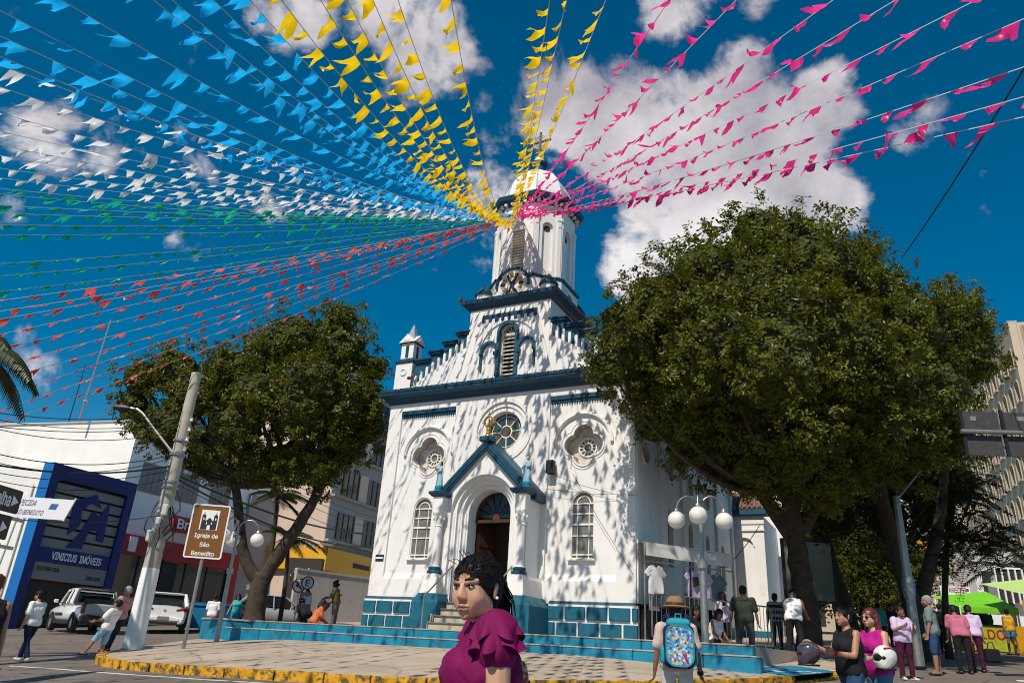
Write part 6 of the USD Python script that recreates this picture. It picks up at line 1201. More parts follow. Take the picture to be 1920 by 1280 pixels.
        if fine:                                                        # separate strands combed back to the tie and down the tail
            from scipy.spatial import cKDTree
            kd = cKDTree(v); gr = np.random.default_rng(12); st = MB(); tie = np.array([0, -.12, .03]); vn = hmsh.vertex_normals
            for i in gr.integers(0, len(v), 1500):
                p = v[i] + vn[i] * .001; P = [p]; wob = gr.normal(size=3) * .35
                for q in range(7):
                    g = (np.array([0, -.1, -1.0]) if p[1] < -.115 else tie - p); n_ = vn[kd.query(p)[1]]; g = unit(g) + wob * .25; g = unit(g - n_ * (g @ n_)); p = p + g * .013; j = kd.query(p)[1]; p = p + n_ * (((v[j] - p) @ n_) + .0022); P.append(p)
                st.tube([hm(x) for x in P], np.array([.0004, .0011, .0013, .0013, .0013, .0012, .0009, .0004]) * hs, 3, False)
            obj('hair_strands', st, HAIRB, ho, kind='stuff', smooth=True)
    # clothes
    hemz = (hip0 + [0, 0, -.06 * k])[2] if top_hem is None else top_hem * k + hip0[2] - .93 * k
    def cut_low(m, z): return m.trim_by_plane((0, 0, 1), z)
    if bottom is not None:
        e = .014 * k; L = [hull(*[sph(pelv + np.array([s * .075 * w * k, 0, 0]), .118 * k * (1 + .3 * (w - 1)) + e) for s in (-1, 1)], *[sph(X(waist, s * .065 * w, belly, -.05), .10 * k * (1 + .35 * (w - 1)) + e) for s in (-1, 1)])]
        if bkind == 'skirt':
            kz = J['knL'][2] * .5 + J['knR'][2] * .5 + .06 * k
            L += [hull(*[sph(pelv + np.array([s * .075 * w * k, 0, -.02]), .118 * k + e) for s in (-1, 1)], *[sph(np.array([s * .13 * w * k, (J['knL'][1] + J['knR'][1]) / 2, kz]), .10 * k, (1, 1, .3)) for s in (-1, 1)])]
        else:
            for nm in 'LR':
                hp, kn, an = J['hip' + nm], J['kn' + nm], J['an' + nm]; ww = 1 + .4 * (w - 1)
                if bkind == 'long': L += chain([(hp, .096 * k * ww + e), (hp * .55 + kn * .45, .08 * k * ww + e), (kn, .058 * k + e), (kn * .6 + an * .4, .055 * k + e), (an + (kn - an) * .06, .046 * k + e)])
                elif bkind == 'shorts': L += chain([(hp, .098 * k * ww + e), (hp * .6 + kn * .4, .088 * k * ww + e), (hp * .48 + kn * .52, .086 * k * ww + e)])
                else: L += chain([(hp, .098 * k * ww + e), (hp * .4 + kn * .6, .082 * k * ww + e), (hp * .0 + kn * 1.0, .07 * k + e)])
        m = fuse(L); bm_ = soft(m, .03 * k, 4); v = bm_.vertices + bm_.vertex_normals * ((meshkit.fbm(bm_.vertices * np.array([16, 16, 9]), 4, 5) - .5) * np.where(bm_.vertices[:, 2] > hip0[2] - .1 * k, .012, .034))[:, None]; obj({'long': 'trousers', 'skirt': 'skirt'}.get(bkind, 'shorts'), (v, bm_.faces), bottom, t, smooth=True)
    if top is not None:
        e = .017 * k; L = tor(e) + bust(e)
        if sleeve != 'none':
            for nm in 'LR':
                a, el, wr_ = J['sh' + nm], J['el' + nm], J['wr' + nm]
                if sleeve == 'short' and fine: L += chain([(a, .06 * k * (1 + .4 * (w - 1)) + e), (a * .78 + el * .22, .056 * k * (1 + .4 * (w - 1)) + e)])
                elif sleeve == 'short': L += chain([(a, .062 * k * (1 + .4 * (w - 1)) + e), (a * .45 + el * .55, .058 * k + e), (a * .28 + el * .72, .058 * k + e)])
                else: L += chain([(a, .06 * k + e), (el, .046 * k + e), (wr_, .034 * k + e)])
        L += [hull(sph(X(up((0, 0, 1.375)), s * (sw - .04)), .055 * k + e), sph(NK + T @ np.array([0, -.01, -.01]), .055 * k + e)) for s in (-1, 1)]
        m = fuse(L); c_ = NK + T @ np.array([0, .03, .075]) * k; m = m - hull(sph(c_, .078 * k), sph(c_ + T @ np.array([0, .03, .1]), .1 * k))
        if sleeve == 'none':
            for nm in 'LR': m = m - hull(sph(J['sh' + nm] + T @ np.array([(-.035 if nm == 'L' else .035), 0, .0]) * k, .075 * k), sph(J['sh' + nm] + T @ np.array([(-.1 if nm == 'L' else .1), 0, .03]) * k, .08 * k))
        m = m.trim_by_plane(tuple(T @ np.array([0, 0, 1.0])), float((T @ np.array([0, 0, 1.0])) @ np.array([0, 0, hemz])) if lean < 25 else float((T @ np.array([0, 0, 1.0])) @ (hip0 + T @ np.array([0, 0, -.05]) * k)))
        ms = soft(m, .016 * k if fine else .028 * k, 4); v = ms.vertices + ms.vertex_normals * ((meshkit.fbm(ms.vertices * np.array([15, 15, 8]), 4, 8) - .32) * .038)[:, None]; obj('shirt' if sleeve != 'none' else 'top', (v, ms.faces), top, t, smooth=True)
    if shoes is not None:
        for nm in 'LR':
            an, he, to = J['an' + nm], J['heel' + nm], J['toe' + nm]; m = hull(sph(he, .032 * k), sph(to + np.array([.022, .008, 0]) * k, .026 * k, (1, 1, .9)), sph(to + np.array([-.022, .008, 0]) * k, .026 * k, (1, 1, .9)), sph(an + (to - an) * .3 + [0, 0, .0], .03 * k)); obj('shoe', m, shoes, t, smooth=40)
    if extras: extras(t, J, hm, up, k, X)
    return t, J
def pp(x, y, dz=0): return (x, y, H(x, y) + dz)
DEN = cloth((.025, .06, .13)); DENL = cloth((.09, .19, .32)); DENK = cloth((.012, .022, .05)); KHA = cloth((.60, .56, .52)); BLKC = cloth((.014, .013, .015)); WHT = cloth((.74, .71, .70)); LILAC = cloth((.55, .42, .60)); MAG = cloth((.165, .002, .066), .75); MAROON = cloth((.06, .008, .03)); PINKT = cloth((.48, .015, .16)); DGREEN = cloth((.028, .036, .026)); GREYT = cloth((.17, .21, .21)); SALM = cloth((.44, .20, .19)); PINKB = cloth((.45, .13, .20)); TURQ = cloth((.04, .42, .42)); SHOEW = cloth((.6, .56, .53), .6)
def glasses(col=IRON):
    def f(t, J, hm, up, k, X):
        g = obj('glasses', MB().tube([hm((-.055, .085, .014)), hm((-.012, .106, .014)), hm((.012, .106, .014)), hm((.055, .085, .014))], .004, 6).tube([hm((-.055, .085, .014)), hm((-.088, -.01, .014))], .003, 5).tube([hm((.055, .085, .014)), hm((.088, -.01, .014))], .003, 5), col, t, kind='stuff')
        for s in (-1, 1): obj('lens', MB().sphere(hm((s * .033, .100, .008)), .024, 2, (1, .3, .75)), EYEM if col is IRON else CGL, g, smooth=True)
    return f
def lensx(t, J, hm, up, k, X): glasses()(t, J, hm, up, k, X)
def place(pxm, pym, pxt, pyt, Y, lo=1.45, hi=1.88):
    a = at(pxm, pym, Y); z0 = H(a[0], a[1]); return (a[0], a[1], z0), float(np.clip((at(pxt, pyt, Y)[2] - z0) / 1.03, lo, hi))
# --- the woman in the foreground
FLOR = usdkit.material(stage, '/World/Looks/floral_cloth', {'tc': ('texture_coordinate', {}), 'v': ('voronoi_texture', {'scale': 75.0}), 'sx': ('separate_color', {}), 'r': ('rgb_ramp', {'ramp': [(0, (.45, .06, .02)), (.2, (.6, .5, .4)), (.35, (.55, .16, .02)), (.5, (.03, .10, .12)), (.65, (.6, .45, .1)), (.8, (.35, .02, .02)), (1, (.05, .05, .03))], 'interpolate': False}), 'p': ('principled_bsdf', {'roughness': .55})}, [('tc.object', 'v.vector'), ('v.color', 'sx.color'), ('sx.r', 'r.fac'), ('r.color', 'p.base_color')], surface='p.BSDF')
def fg(t, J, hm, up, k, X):
    for s in (-1, 1): obj('ear_stud', MB().sphere(hm((s * .093, -.002, -.028)), .006, 2), TXTW, t, smooth=True)
    for nm in 'LR':
        a, e = J['sh' + nm], J['el' + nm]; d = unit(e - a); s = -1 if nm == 'L' else 1; u = unit(np.cross(d, [0, 1.0, .1])); v = np.cross(d, u)
        for tier, (z0, z1, r0, r1) in enumerate(((-.045, .03, .068, .092), (-.005, .072, .070, .094))):
            n = 56; an = np.arange(n) / n * 2 * np.pi; V = []
            for q in np.linspace(0, 1, 7):
                rr = r0 + (r1 - r0) * q ** .8 + .017 * q * np.sin(an * 7 + 1.3 * tier + .5 * np.sin(an * 3)); zz = z0 + (z1 - z0) * q + .016 * q * np.sin(an * 5 + tier * 2.1)
                V.append(a + d * zz[:, None] + (np.cos(an) * rr)[:, None] * u + (np.sin(an) * rr)[:, None] * v)
            V = np.vstack(V); kk = np.arange(n); F = np.vstack([np.stack([i * n + kk, i * n + (kk + 1) % n, (i + 1) * n + (kk + 1) % n, (i + 1) * n + kk], 1) for i in range(6)]); F = np.vstack([F[:, [0, 1, 2]], F[:, [0, 2, 3]]])
            V2 = V - (V - a) * .015; obj('sleeve_ruffle', MB().add(V, F).add(V2, F[:, ::-1]), MAG, t, smooth=True)
    wr_ = np.random.default_rng(8); cur = MB()
    for q in range(13):
        s = wr_.uniform(-1, 1); p = np.array([s * .06, .078 - abs(s) * .02, .105 + wr_.uniform(-.015, .02)]) ; P = [hm(p), hm(p + [s * .01, .03, .012 + wr_.uniform(-.01, .02)]), hm(p + [wr_.uniform(-.03, .03), .045 + wr_.uniform(0, .02), wr_.uniform(-.03, .02)])]; cur.tube(P, [.0022, .0016, .0006], 3)
    for q in range(60):
        s = wr_.uniform(-1, 1); b = np.array([s * .04, -.13 + wr_.uniform(-.02, .02), wr_.uniform(-.1, .04)]); P = [hm(b), hm(b + [s * .03, -.03, -.06]), hm(b + [s * .045 + wr_.uniform(-.02, .02), -.02 + wr_.uniform(-.03, .03), -.14 - wr_.uniform(0, .05)])]; cur.tube(P, [.004, .003, .0008], 4)
    obj('loose_strands', cur, HAIRB, t, kind='stuff', smooth=True)
    obj('hair_tie', MB().tube([hm((.045 * math.cos(a), -.118, .025 + .045 * math.sin(a))) for a in np.linspace(0, 6.28, 14)], .008, 6), IRON, t)
loc, h = place(912, 1240, 904, 1043, 3.06); h *= 1.035
FGT, FGJ = person('woman with black ponytail in a magenta ruffle-sleeved blouse in the foreground, looking left', loc, -98, h, (.54, .295, .185), MAG, 'short', BLKC, 'long', HAIRB, 'pony', armL=(-4, 12, 24, 4), armR=(0, 8, 20, 0), w=1.2, hdrop=.05, turn=-50, nod=5, fine=True, extras=fg, legL=(8, 6), legR=(-6, 4), belly=.03)
bp = np.array(loc) + rotz(D2(98)) @ np.array([.0, -.155, .98]); t = thing('floral_bag', 'bag of orange and red floral cloth on the back of the woman in magenta', 'bag', bp, D2(98)); obj('bag', soft(hull(*[sph((sx * .11, sy * .006 - (.0 if z < .1 else -.05), z), .028) for sx in (-1, 1) for sy in (-1, 1) for z in (-.30, -.05, .24)]), .03, 3), FLOR, t, smooth=True)
# --- man with straw hat and backpack
loc, h = place(1268, 1215, 1268, 1132, 9.0)
STRAW = mat('straw_hat', (.24, .135, .055), .85, .2, 30, .004, 120)
def hat(t, J, hm, up, k, X):
    c = hm((0, -.01, .055)); hb = obj('hat', MB().lathe([(.0, .125), (.05, .122), (.085, .10), (.098, .06), (.106, .015), (.12, .0), (.17, -.012), (.185, .0), (.172, .004), (.12, .016), (.10, .02)], 28, c), STRAW, t, smooth=40); obj('hat_band', MB().lathe([(.1085, .018), (.104, .048)], 28, c), WOOD, hb)
    obj('wristwatch', MB().cyl(J['wrR'] - J['hdR'] * .012, J['wrR'] + J['hdR'] * .02, .036, n=14), IRON, t)
HMT, HMJ = person('man in a straw hat and pale shirt seen from behind, wearing a bright backpack', loc, 6, h, BROWN, cloth((.52, .40, .36)), 'short', KHA, 'long', HAIRD, 'short', fem=False, extras=hat, armL=(-4, 12, 12, 0), armR=(2, 16, 16, 0), legL=(7, 4), legR=(-7, 6), w=1.06)
bo = np.array(loc) + rotz(-D2(6)) @ np.array([0, -.23, h * .70]); bt = thing('backpack', 'turquoise school backpack with a bright patterned front on the straw-hatted man', 'backpack', bo, -D2(6)); NAVY = cloth((.012, .02, .09), .6); TEAL2 = cloth((.02, .26, .32), .6)
rb = lambda w_, h_, z0, r: hull(*[sph((sx * (w_ - r), sy * .045, z), r, (1, .8, 1)) for sx in (-1, 1) for sy in (-1, 1) for z in (z0 - h_ + r, z0 + h_ - r - .02)], sph((0, 0, z0 + h_ - r), r))
obj('pack_body', rb(.165, .235, 0, .07), NAVY, bt, smooth=50)
PATT = usdkit.material(stage, '/World/Looks/pack_print', {'tc': ('texture_coordinate', {}), 'v': ('voronoi_texture', {'scale': 42.0, 'randomness': 1.0}), 'n': ('noise_texture', {'scale': 9.0, 'detail': 2.0}), 'sx': ('separate_color', {}), 'r': ('rgb_ramp', {'ramp': [(0, (.03, .38, .58)), (.28, (.30, .55, .66)), (.42, (.45, .02, .05)), (.55, (.62, .58, .60)), (.64, (.03, .30, .52)), (.78, (.10, .05, .30)), (.88, (.55, .35, .05)), (1, (.04, .42, .55))], 'interpolate': False}), 'p': ('principled_bsdf', {'roughness': .35})}, [('tc.object', 'v.vector'), ('v.color', 'sx.color'), ('sx.r', 'r.fac'), ('r.color', 'p.base_color')], surface='p.BSDF')
pf = sbox(-.135, -.20, .135, .19).buffer(-.09).buffer(.09, quad_segs=6); obj('print_panel', ext(pf, -.112, -.09), PATT, bt); obj('piping', ext(pf.buffer(.018).difference(pf), -.116, -.085), TEAL2, bt); obj('top_pocket', rb(.13, .05, .235, .045), TEAL2, bt, smooth=50)
for s in (-1, 1): obj('strap', MB().tube([(s * .08, .02, .2), (s * .10, .09, .31), (s * .12, .22, .30), (s * .13, .30, .18)], .024, 8), NAVY, bt, smooth=True); obj('side_pocket', rb(.03, .09, -.1, .03).translate((s * .17, .02, 0)), TEAL2, bt, smooth=50)
obj('carry_loop', MB().tube([(-.03, -.0, .27), (-.03, -.0, .32), (.03, -.0, .32), (.03, -.0, .27)], .01, 6), TEAL2, bt)
# --- the two women with motorcycle helmets
def helmet(label, p, rz, col, vis):
    t = thing('motorcycle_helmet', label, 'helmet', p, rz); m = hull(sph((0, 0, .02), .125, (.95, 1.12, 1)), sph((0, .05, -.06), .09)) - hull(sph((0, .16, .0), .07, (1.3, 1, .75)), sph((0, .2, 0), .07, (1.3, 1, .8))) - Manifold.cube((.4, .4, .2), True).translate((0, 0, -.22)); obj('shell', soft(m, .02, 3), col, t, smooth=True)
    obj('visor', hull(sph((0, .06, .0), .086, (1.15, .95, .62))), vis, t, smooth=True); obj('rim', MB().tube([(.09 * math.cos(a), .01 + .11 * math.sin(a), -.115) for a in np.linspace(0, 6.28, 18)], .012, 6), IRON, t)
    for s in (-1, 1): obj('stripe', MB().tube([(s * .075, .08, .1), (s * .09, .0, .11), (s * .07, -.1, .06)], .008, 5), RED if vis is CGL and col is not HELD else STEEL, t)
HELD = mat('helmet_graphite', (.06, .05, .065), .22, .4, 9, coat=.7); HELW = mat('helmet_white', (.72, .69, .62), .2, .05, 4, coat=.7)
def w3x(t, J, hm, up, k, X): obj('wristband', MB().cyl(J['wrL'] - J['hdL'] * .02, J['wrL'] + J['hdL'] * .005, .034, n=12), RED, t)
def w4x(t, J, hm, up, k, X): glasses(STEEL)(t, J, hm, up, k, X); obj('phone_wallet', MB().box(J['wrL'] + J['hdL'] * .12, (.05, .09, .13), rx(.5), .008), TURQ, t)
loc3, h3 = place(1592, 1225, 1582, 1130, 9.1); T3, J3 = person('woman in a black sleeveless top and blue jeans walking left with a dark helmet', loc3, -102, h3, (.42, .20, .12), BLKC, 'none', DEN, 'long', HAIRB, 'bun', armL=(18, 10, 78, 22), armR=(26, 8, 88, 0), legL=(16, 4), legR=(-18, 16), turn=-8, w=1.12, extras=w3x)
loc4, h4 = place(1642, 1225, 1628, 1132, 9.35); T4, J4 = person('woman in a magenta tank top, denim shorts and glasses walking left with a white helmet', loc4, -108, h4, LIGHT, cloth((.40, .012, .20)), 'none', DENL, 'shorts', HAIRR, 'long', armL=(12, 10, 72, 12), armR=(8, 8, 50, 12), legL=(18, 4), legR=(-22, 14), turn=-6, w=1.16, extras=w4x)
wpt = lambda loc, az, p: np.array(loc) + rotz(-D2(az)) @ np.asarray(p, float)
helmet('dark motorcycle helmet carried by the woman in the black top', wpt(loc3, -102, J3['wrR'] + J3['hdR'] * .08) + [0, 0, -.13], 1.2, HELD, CGL)
helmet('white motorcycle helmet hung on the forearm of the woman in magenta', wpt(loc4, -108, J4['elL'] * .55 + J4['wrL'] * .45) + [.05, -.05, .0], 1.9, HELW, CGL)
# --- people on the left
loc, h = place(58, 1178, 66, 1116, 17.8); person('woman in a white T-shirt and dark jeans with sunglasses walking at the far left', loc, -70, h, TAN, WHT, 'short', DENK, 'long', HAIRB, 'bun', armL=(-6, 14, 14, 0), armR=(14, 8, 78, 20), legL=(-14, 10), legR=(20, 4), extras=glasses(), shoes=SHOEW, turn=-20)
loc, h = place(222, 1165, 232, 1103, 19.0); person('grey-haired man in a salmon shirt leaning against the utility pole', loc, -75, h, (.33, .16, .10), SALM, 'short', DENK, 'long', HAIRG, 'short', fem=False, armL=(-10, 18, 75, 45), armR=(10, 10, 80, 30), legL=(10, 6), legR=(18, 6), lean=-8, nod=16, extras=glasses(), belly=.02)
loc, h = place(203, 1170, 209, 1119, 18.6, 1.3); person('boy in a white T-shirt and light blue shorts leaning by the utility pole', loc, -80, h, (.33, .16, .10), WHT, 'short', cloth((.22, .40, .55)), 'knee', HAIRB, 'short', fem=False, armL=(20, 10, 40, 10), armR=(10, 10, 60, 20), legL=(34, 2), legR=(10, 10), lean=-16, extras=glasses())
a = at(-52, 1230, 8.6); person('woman with short red hair and a dark sleeveless top cut off by the left edge', (a[0], a[1], H(*a[:2])), -30, 1.6, (.36, .16, .09), BLKC, 'none', DGREEN, 'long', HAIRR, 'short', w=1.15)
loc, h = place(397, 1155, 402, 1113, 28.5); person('man in a white T-shirt walking away down the side street', loc, -10, h, BROWN, WHT, 'short', cloth((.10, .06, .05)), 'knee', HAIRB, 'shaved', fem=False, legL=(10, 4), legR=(-12, 10))
loc, h = place(442, 1150, 446, 1112, 33.0); person('woman in a turquoise top and blue skirt behind the planter', loc, 170, h, TAN, TURQ, 'none', cloth((.05, .22, .40)), 'skirt', HAIRB, 'long', armR=(0, 26, 10, 0), legL=(10, 4), legR=(-8, 4), extras=glasses())
loc, h = place(467, 1150, 470, 1112, 32.5); person('woman in a pale yellow dress behind the planter', loc, 185, h, TAN, cloth((.62, .54, .34)), 'short', cloth((.62, .54, .34)), 'skirt', HAIRB, 'bun', legL=(8, 4), legR=(-8, 4), extras=glasses())
TZ = float(CO[2])
def seated(label, px, py, Y, az, top, bot, sk=BROWN, hair=HAIRB, hk='short', z=TZ + .0, sh=.12, lean=18, h=1.6, fem=True, leg=(70, 50), slv='short', arm=(30, 8, 50, 20)):
    a = at(px, py, Y); return person(label, (a[0], a[1], z), az, h, sk, top, slv, bot, 'long' if bot is not None else 'long', hair, hk, legL=leg, legR=(leg[0] + 6, leg[1] + 4), armL=arm, armR=arm, lean=lean, seat=sh, fem=fem)
seated('person in black crouching on the terrace edge beside the left tree', 573, 1165, 27.0, -40, BLKC, BLKC, sh=.35, lean=50, leg=(120, 130), hk='curly')
seated('person in an orange top sitting on the terrace beside the one in black', 587, 1172, 26.6, 60, cloth((.55, .16, .06)), cloth((.40, .12, .06)), sh=.14, lean=20, hk='long')
a = at(628, 1145, 29.5); person('man in an olive shirt standing on the terrace with a long instrument', (a[0], a[1], TZ), -80, 1.66, BROWN, cloth((.12, .10, .035)), 'short', cloth((.10, .09, .11)), 'long', HAIRB, 'curly', fem=False, armL=(25, 10, 60, 20), armR=(30, 10, 70, 20), lean=8)
gt = thing('instrument', 'dark stringed instrument held by the man in the olive shirt', 'instrument', (a[0] - .35, a[1] - .1, TZ + .75), .4, None, None, 0, -.7); obj('body', hull(sph((-.16, 0, 0), .14, (1, .3, 1)), sph((.08, 0, 0), .1, (1, .3, 1))), WOOD, gt, smooth=40); obj('neck', MB().box((.42, 0, 0), (.6, .04, .05)), WOOD, gt)
a = at(576, 1120, 33.5); person('person in white standing by the parking sign in front of the grey wall', (a[0], a[1], TZ - .1), 200, 1.62, TAN, WHT, 'short', BLKC, 'long', HAIRB, 'short')
# --- people round the stall
loc, h = place(1396, 1165, 1398, 1096, 18.6); person('heavy man in a dark green T-shirt and jeans seen from behind before the stall', loc, 20, h, BROWN, DGREEN, 'short', cloth((.05, .05, .055)), 'long', HAIRB, 'shaved', fem=False, w=1.22, armL=(-4, 16, 10, 0), armR=(4, 14, 14, 0), legL=(3, 2, 5), legR=(-3, 2, 5))
loc, h = place(1357, 1160, 1358, 1116, 20.4); person('person in a lilac T-shirt seen from behind at the stall', loc, -10, h, BROWN, LILAC, 'short', BLKC, 'knee', HAIRB, 'long')
a = at(1338, 1195, 18.7); person('girl in a white top sitting on the end of the blue steps', (a[0], a[1], H(*a[:2]) + .0), 150, 1.5, BROWN, WHT, 'none', cloth((.05, .03, .03)), 'shorts', HAIRB, 'long', legL=(70, 50), legR=(62, 44), armL=(30, 6, 40, 20), armR=(30, 6, 40, 20), lean=18, seat=.42)
a = at(1305, 1190, 19.0); person('dark-haired person sitting on the blue steps left of the girl in white', (a[0], a[1], H(*a[:2])), 185, 1.6, BROWN, BLKC, 'short', BLKC, 'long', HAIRB, 'short', legL=(75, 60), legR=(70, 60), armL=(40, 6, 90, 10), armR=(30, 6, 40, 20), lean=20, seat=.42)
a = at(1300, 1130, 21.3); person('vendor in a pale blouse behind the crowd barrier under the awning', (a[0], a[1], TZ), 195, 1.58, TAN, cloth((.45, .36, .36)), 'short', BLKC, 'long', HAIRD, 'bun')
STRP = usdkit.material(stage, '/World/Looks/striped_cloth', {'tc': ('texture_coordinate', {}), 'sp': ('separate_xyz', {}), 'm': ('math', {'math_type': 'multiply', 'value2': 6.2}), 'f': ('math', {'math_type': 'fraction'}), 'r': ('rgb_ramp', {'ramp': [(0, (.02, .012, .02)), (.5, (.38, .32, .33))], 'interpolate': False}), 'p': ('principled_bsdf', {'roughness': .85})}, [('tc.object', 'sp.vector'), ('sp.z', 'm.value1'), ('m.value', 'f.value1'), ('f.value', 'r.fac'), ('r.color', 'p.base_color')], surface='p.BSDF')
loc, h = place(1456, 1170, 1455, 1110, 22.6); person('man in a dark and pale striped shirt seen from behind left of the big trunk', loc, 15, h, (.10, .05, .03), STRP, 'short', BLKC, 'long', HAIRB, 'shaved', fem=False)
loc, h = place(1490, 1185, 1482, 1122, 19.6); person('bent man in a white sleeveless shirt and black trousers beside the big trunk', loc, 25, 1.74, (.16, .075, .045), WHT, 'none', BLKC, 'long', HAIRB, 'short', fem=False, lean=24, nod=38, armL=(40, 8, 30, 10), armR=(20, 20, 80, 10), legL=(4, 3, 6), legR=(-4, 3, 8))
# --- people on the right pavement
loc, h = place(1692, 1190, 1690, 1134, 17.6); person('woman in a loose white blouse and maroon trousers holding a phone', loc, 175, h, BROWN, LILAC, 'short', MAROON, 'long', HAIRB, 'bun', armL=(25, 16, 95, 40), armR=(25, 16, 95, 40), w=1.2, shoes=SHOEW)
loc, h = place(1748, 1180, 1742, 1114, 19.0); T9, J9 = person('bald man in a grey T-shirt and denim shorts with a cross-body strap', loc, -50, h, (.30, .15, .10), GREYT, 'short', DEN, 'knee', HAIRG, 'shaved', fem=False, armR=(8, 8, 30, 10), armL=(0, 10, 14, 0), w=1.1, extras=lambda t, J, hm, up, k, X: obj('bag_strap', MB().tube([up((-.10, .02, 1.44)), up((-.05, .155, 1.30)), up((.10, .175, 1.05)), up((.20, .05, .95)), up((.1, -.16, 1.1)), up((-.06, -.15, 1.35)), up((-.10, .02, 1.44))], .017, 6), BLKC, t, smooth=True))
loc, h = place(1802, 1195, 1790, 1140, 19.6); person('woman in a pink blouse and black trousers seen from behind, leaning forward', loc, 10, 1.62, (.25, .12, .08), PINKB, 'short', BLKC, 'long', HAIRB, 'short', lean=20, armL=(25, 8, 30, 10), armR=(0, 10, 14, 0), w=1.15)
loc, h = place(1826, 1195, 1815, 1140, 20.2); person('woman in a white blouse and burgundy trousers right of the one in pink', loc, 20, 1.62, (.25, .12, .08), LILAC, 'short', MAROON, 'long', HAIRD, 'short', lean=16, armR=(10, 10, 14, 0))
hb = np.array(loc) + [.32, -.12, .42]; t = thing('handbag', 'black handbag hanging from the hand of the woman in burgundy trousers', 'handbag', hb); obj('bag', hull(*[sph((sx * .13, sy * .03, z), .05) for sx in (-1, 1) for sy in (-1, 1) for z in (-.12, .1)]), BLKC, t, smooth=40); obj('handle', MB().tube([(-.1, 0, .14), (-.05, 0, .3), (.05, 0, .3), (.1, 0, .14)], .012, 6), BLKC, t)
loc, h = place(1893, 1180, 1889, 1140, 29.0); person('woman in a mustard top and denim shorts seen from behind before the food stall', loc, 10, h, BROWN, cloth((.55, .30, .02)), 'none', DENL, 'shorts', HAIRB, 'bun', legL=(6, 3), legR=(-6, 6))
for px, Y, pt, lab, c_, az in ((1650, 26, 1128, 'person in a turquoise T-shirt in the shade beyond the two helmet women', TURQ, 20), (1622, 27.5, 1135, 'person in dark clothes in the shade under the feathery tree', BLKC, -40), (1672, 28.5, 1135, 'person in a maroon shirt in the shade behind the woman holding a phone', MAROON, 160), (1765, 30, 1130, 'person in black standing at the left end of the food stall', BLKC, 60)):
    loc, h = place(px, 1170, px, pt, Y); person(lab, loc, az, h, BROWN, c_, 'short', BLKC, 'long', HAIRB, 'short')
for px, lab in ((1822, 'vendor in a dark green shirt behind the counter, the left one'), (1848, 'vendor in a green shirt with pale collar behind the counter, the right one')):
    loc, h = place(px, 1150, px, 1128, 32.4); person(lab, loc, 185, 1.62, BROWN, cloth((.012, .07, .03)), 'short', BLKC, 'long', HAIRB, 'short')
# ---------------------------------------------------------------- figures on the church front
GLOBEB = mat('statue_globe_teal', (.02, .22, .28), .5, .1); ROBE = mat('statue_robe_blue', (.22, .42, .52), .55, .15, 9); WING = mat('statue_wing_cream', (.68, .60, .46), .6, .1); SKST = mat('statue_skin', (.5, .33, .25), .5, .05)
def angel(label, x, az, armup, wob):
    t = thing('angel_statue', label, 'statue', cw(x, PD - .16, 3.742), -YAW - D2(az)); R0 = .0
    obj('base_globe', MB().lathe([(0, 0), (.12, 0), (.13, .04), (.10, .06), (.125, .11), (.12, .17), (.07, .2), (0, .2)], 18), GLOBEB, t, smooth=40)
    fold = MB(); n = 40; an = np.arange(n) / n * 2 * np.pi; V = []
    for z, r in ((.17, .11), (.25, .105), (.40, .088), (.52, .075), (.60, .07), (.66, .078), (.73, .07), (.77, .04)): V.append(np.stack([np.cos(an) * r * 1.15, np.sin(an) * r * .85, np.full(n, z)], 1) * (1 + (.07 * np.sin(an * 9 + z * 4) * max(0, (.66 - z) / .5))[:, None] if z < .62 else 1.0))
    V = np.vstack(V); kk = np.arange(n); F = np.vstack([np.stack([i * n + kk, i * n + (kk + 1) % n, (i + 1) * n + (kk + 1) % n, (i + 1) * n + kk], 1) for i in range(7)]); V[:, 2] = np.maximum(V[:, 2], .12); obj('robe', MB().add(V, F), ROBE, t, smooth=True)
    obj('head', fuse([hull(sph((0, -.015, .845), .048, (.9, 1, 1.15)), sph((0, -.03, .82), .03)), hull(sph((0, 0, .76), .025), sph((0, 0, .81), .025)), hull(sph((0, -.062, .838), .008))]), SKST, t, smooth=True); obj('hair', hull(sph((0, .008, .862), .052), sph((0, .03, .82), .035)), HAIRD if wob else GOLD, t, smooth=True)
    for s, P in ((-1, [(-.085, 0, .72), (-.12, -.06, .60 if not armup else .66), (-.10, -.14, .50 if not armup else .74)]), (1, [(.085, 0, .72), (.10, -.06, .60), (.03, -.11, .60)])):
        obj('arm', soft(fuse(chain([(P[0], .034), (P[1], .03), (P[2], .022)])), .02, 2), ROBE, t, smooth=True); obj('hand', MB().sphere(P[2], .02, 1, (1, 1.2, 1)), SKST, t, smooth=True)
        wg = Polygon([(s * .02, .70), (s * .10, .82), (s * .16, .80), (s * .18, .66), (s * .15, .45), (s * .08, .36), (s * .05, .5)]).buffer(.02); obj('wing', MB().tm(ext(wg, .05, .075).mesh(), rotz(-s * .35)), WING, t, smooth=30)
angel('angel statue in a pale blue robe raising its hand, left of the church door', -1.43, 30, True, True); angel('angel statue in a pale blue robe looking down, right of the church door', 1.43, 10, False, False)
t = thing('gilt_finial', 'gilded openwork ornament on the peak of the porch gable', 'ornament', cw(0, PD, 5.34), -YAW)
obj('foot', MB().lathe([(0, 0), (.11, 0), (.10, .05), (.06, .07), (.07, .12), (.05, .16), (0, .17)], 16), GOLD, t, smooth=30); obj('stem', MB().lathe([(.05, .15), (.07, .22), (.04, .28), (.05, .34), (0, .36)], 14), GOLD, t, smooth=30)
for k in range(3): obj('hoop', MB().tm(MB().tube([(.16 * math.cos(a), 0, .46 + .16 * math.sin(a)) for a in np.linspace(0, 2 * math.pi, 25)], .017, 6).mesh(), rotz(k * math.pi / 3)), GOLD, t, smooth=True)
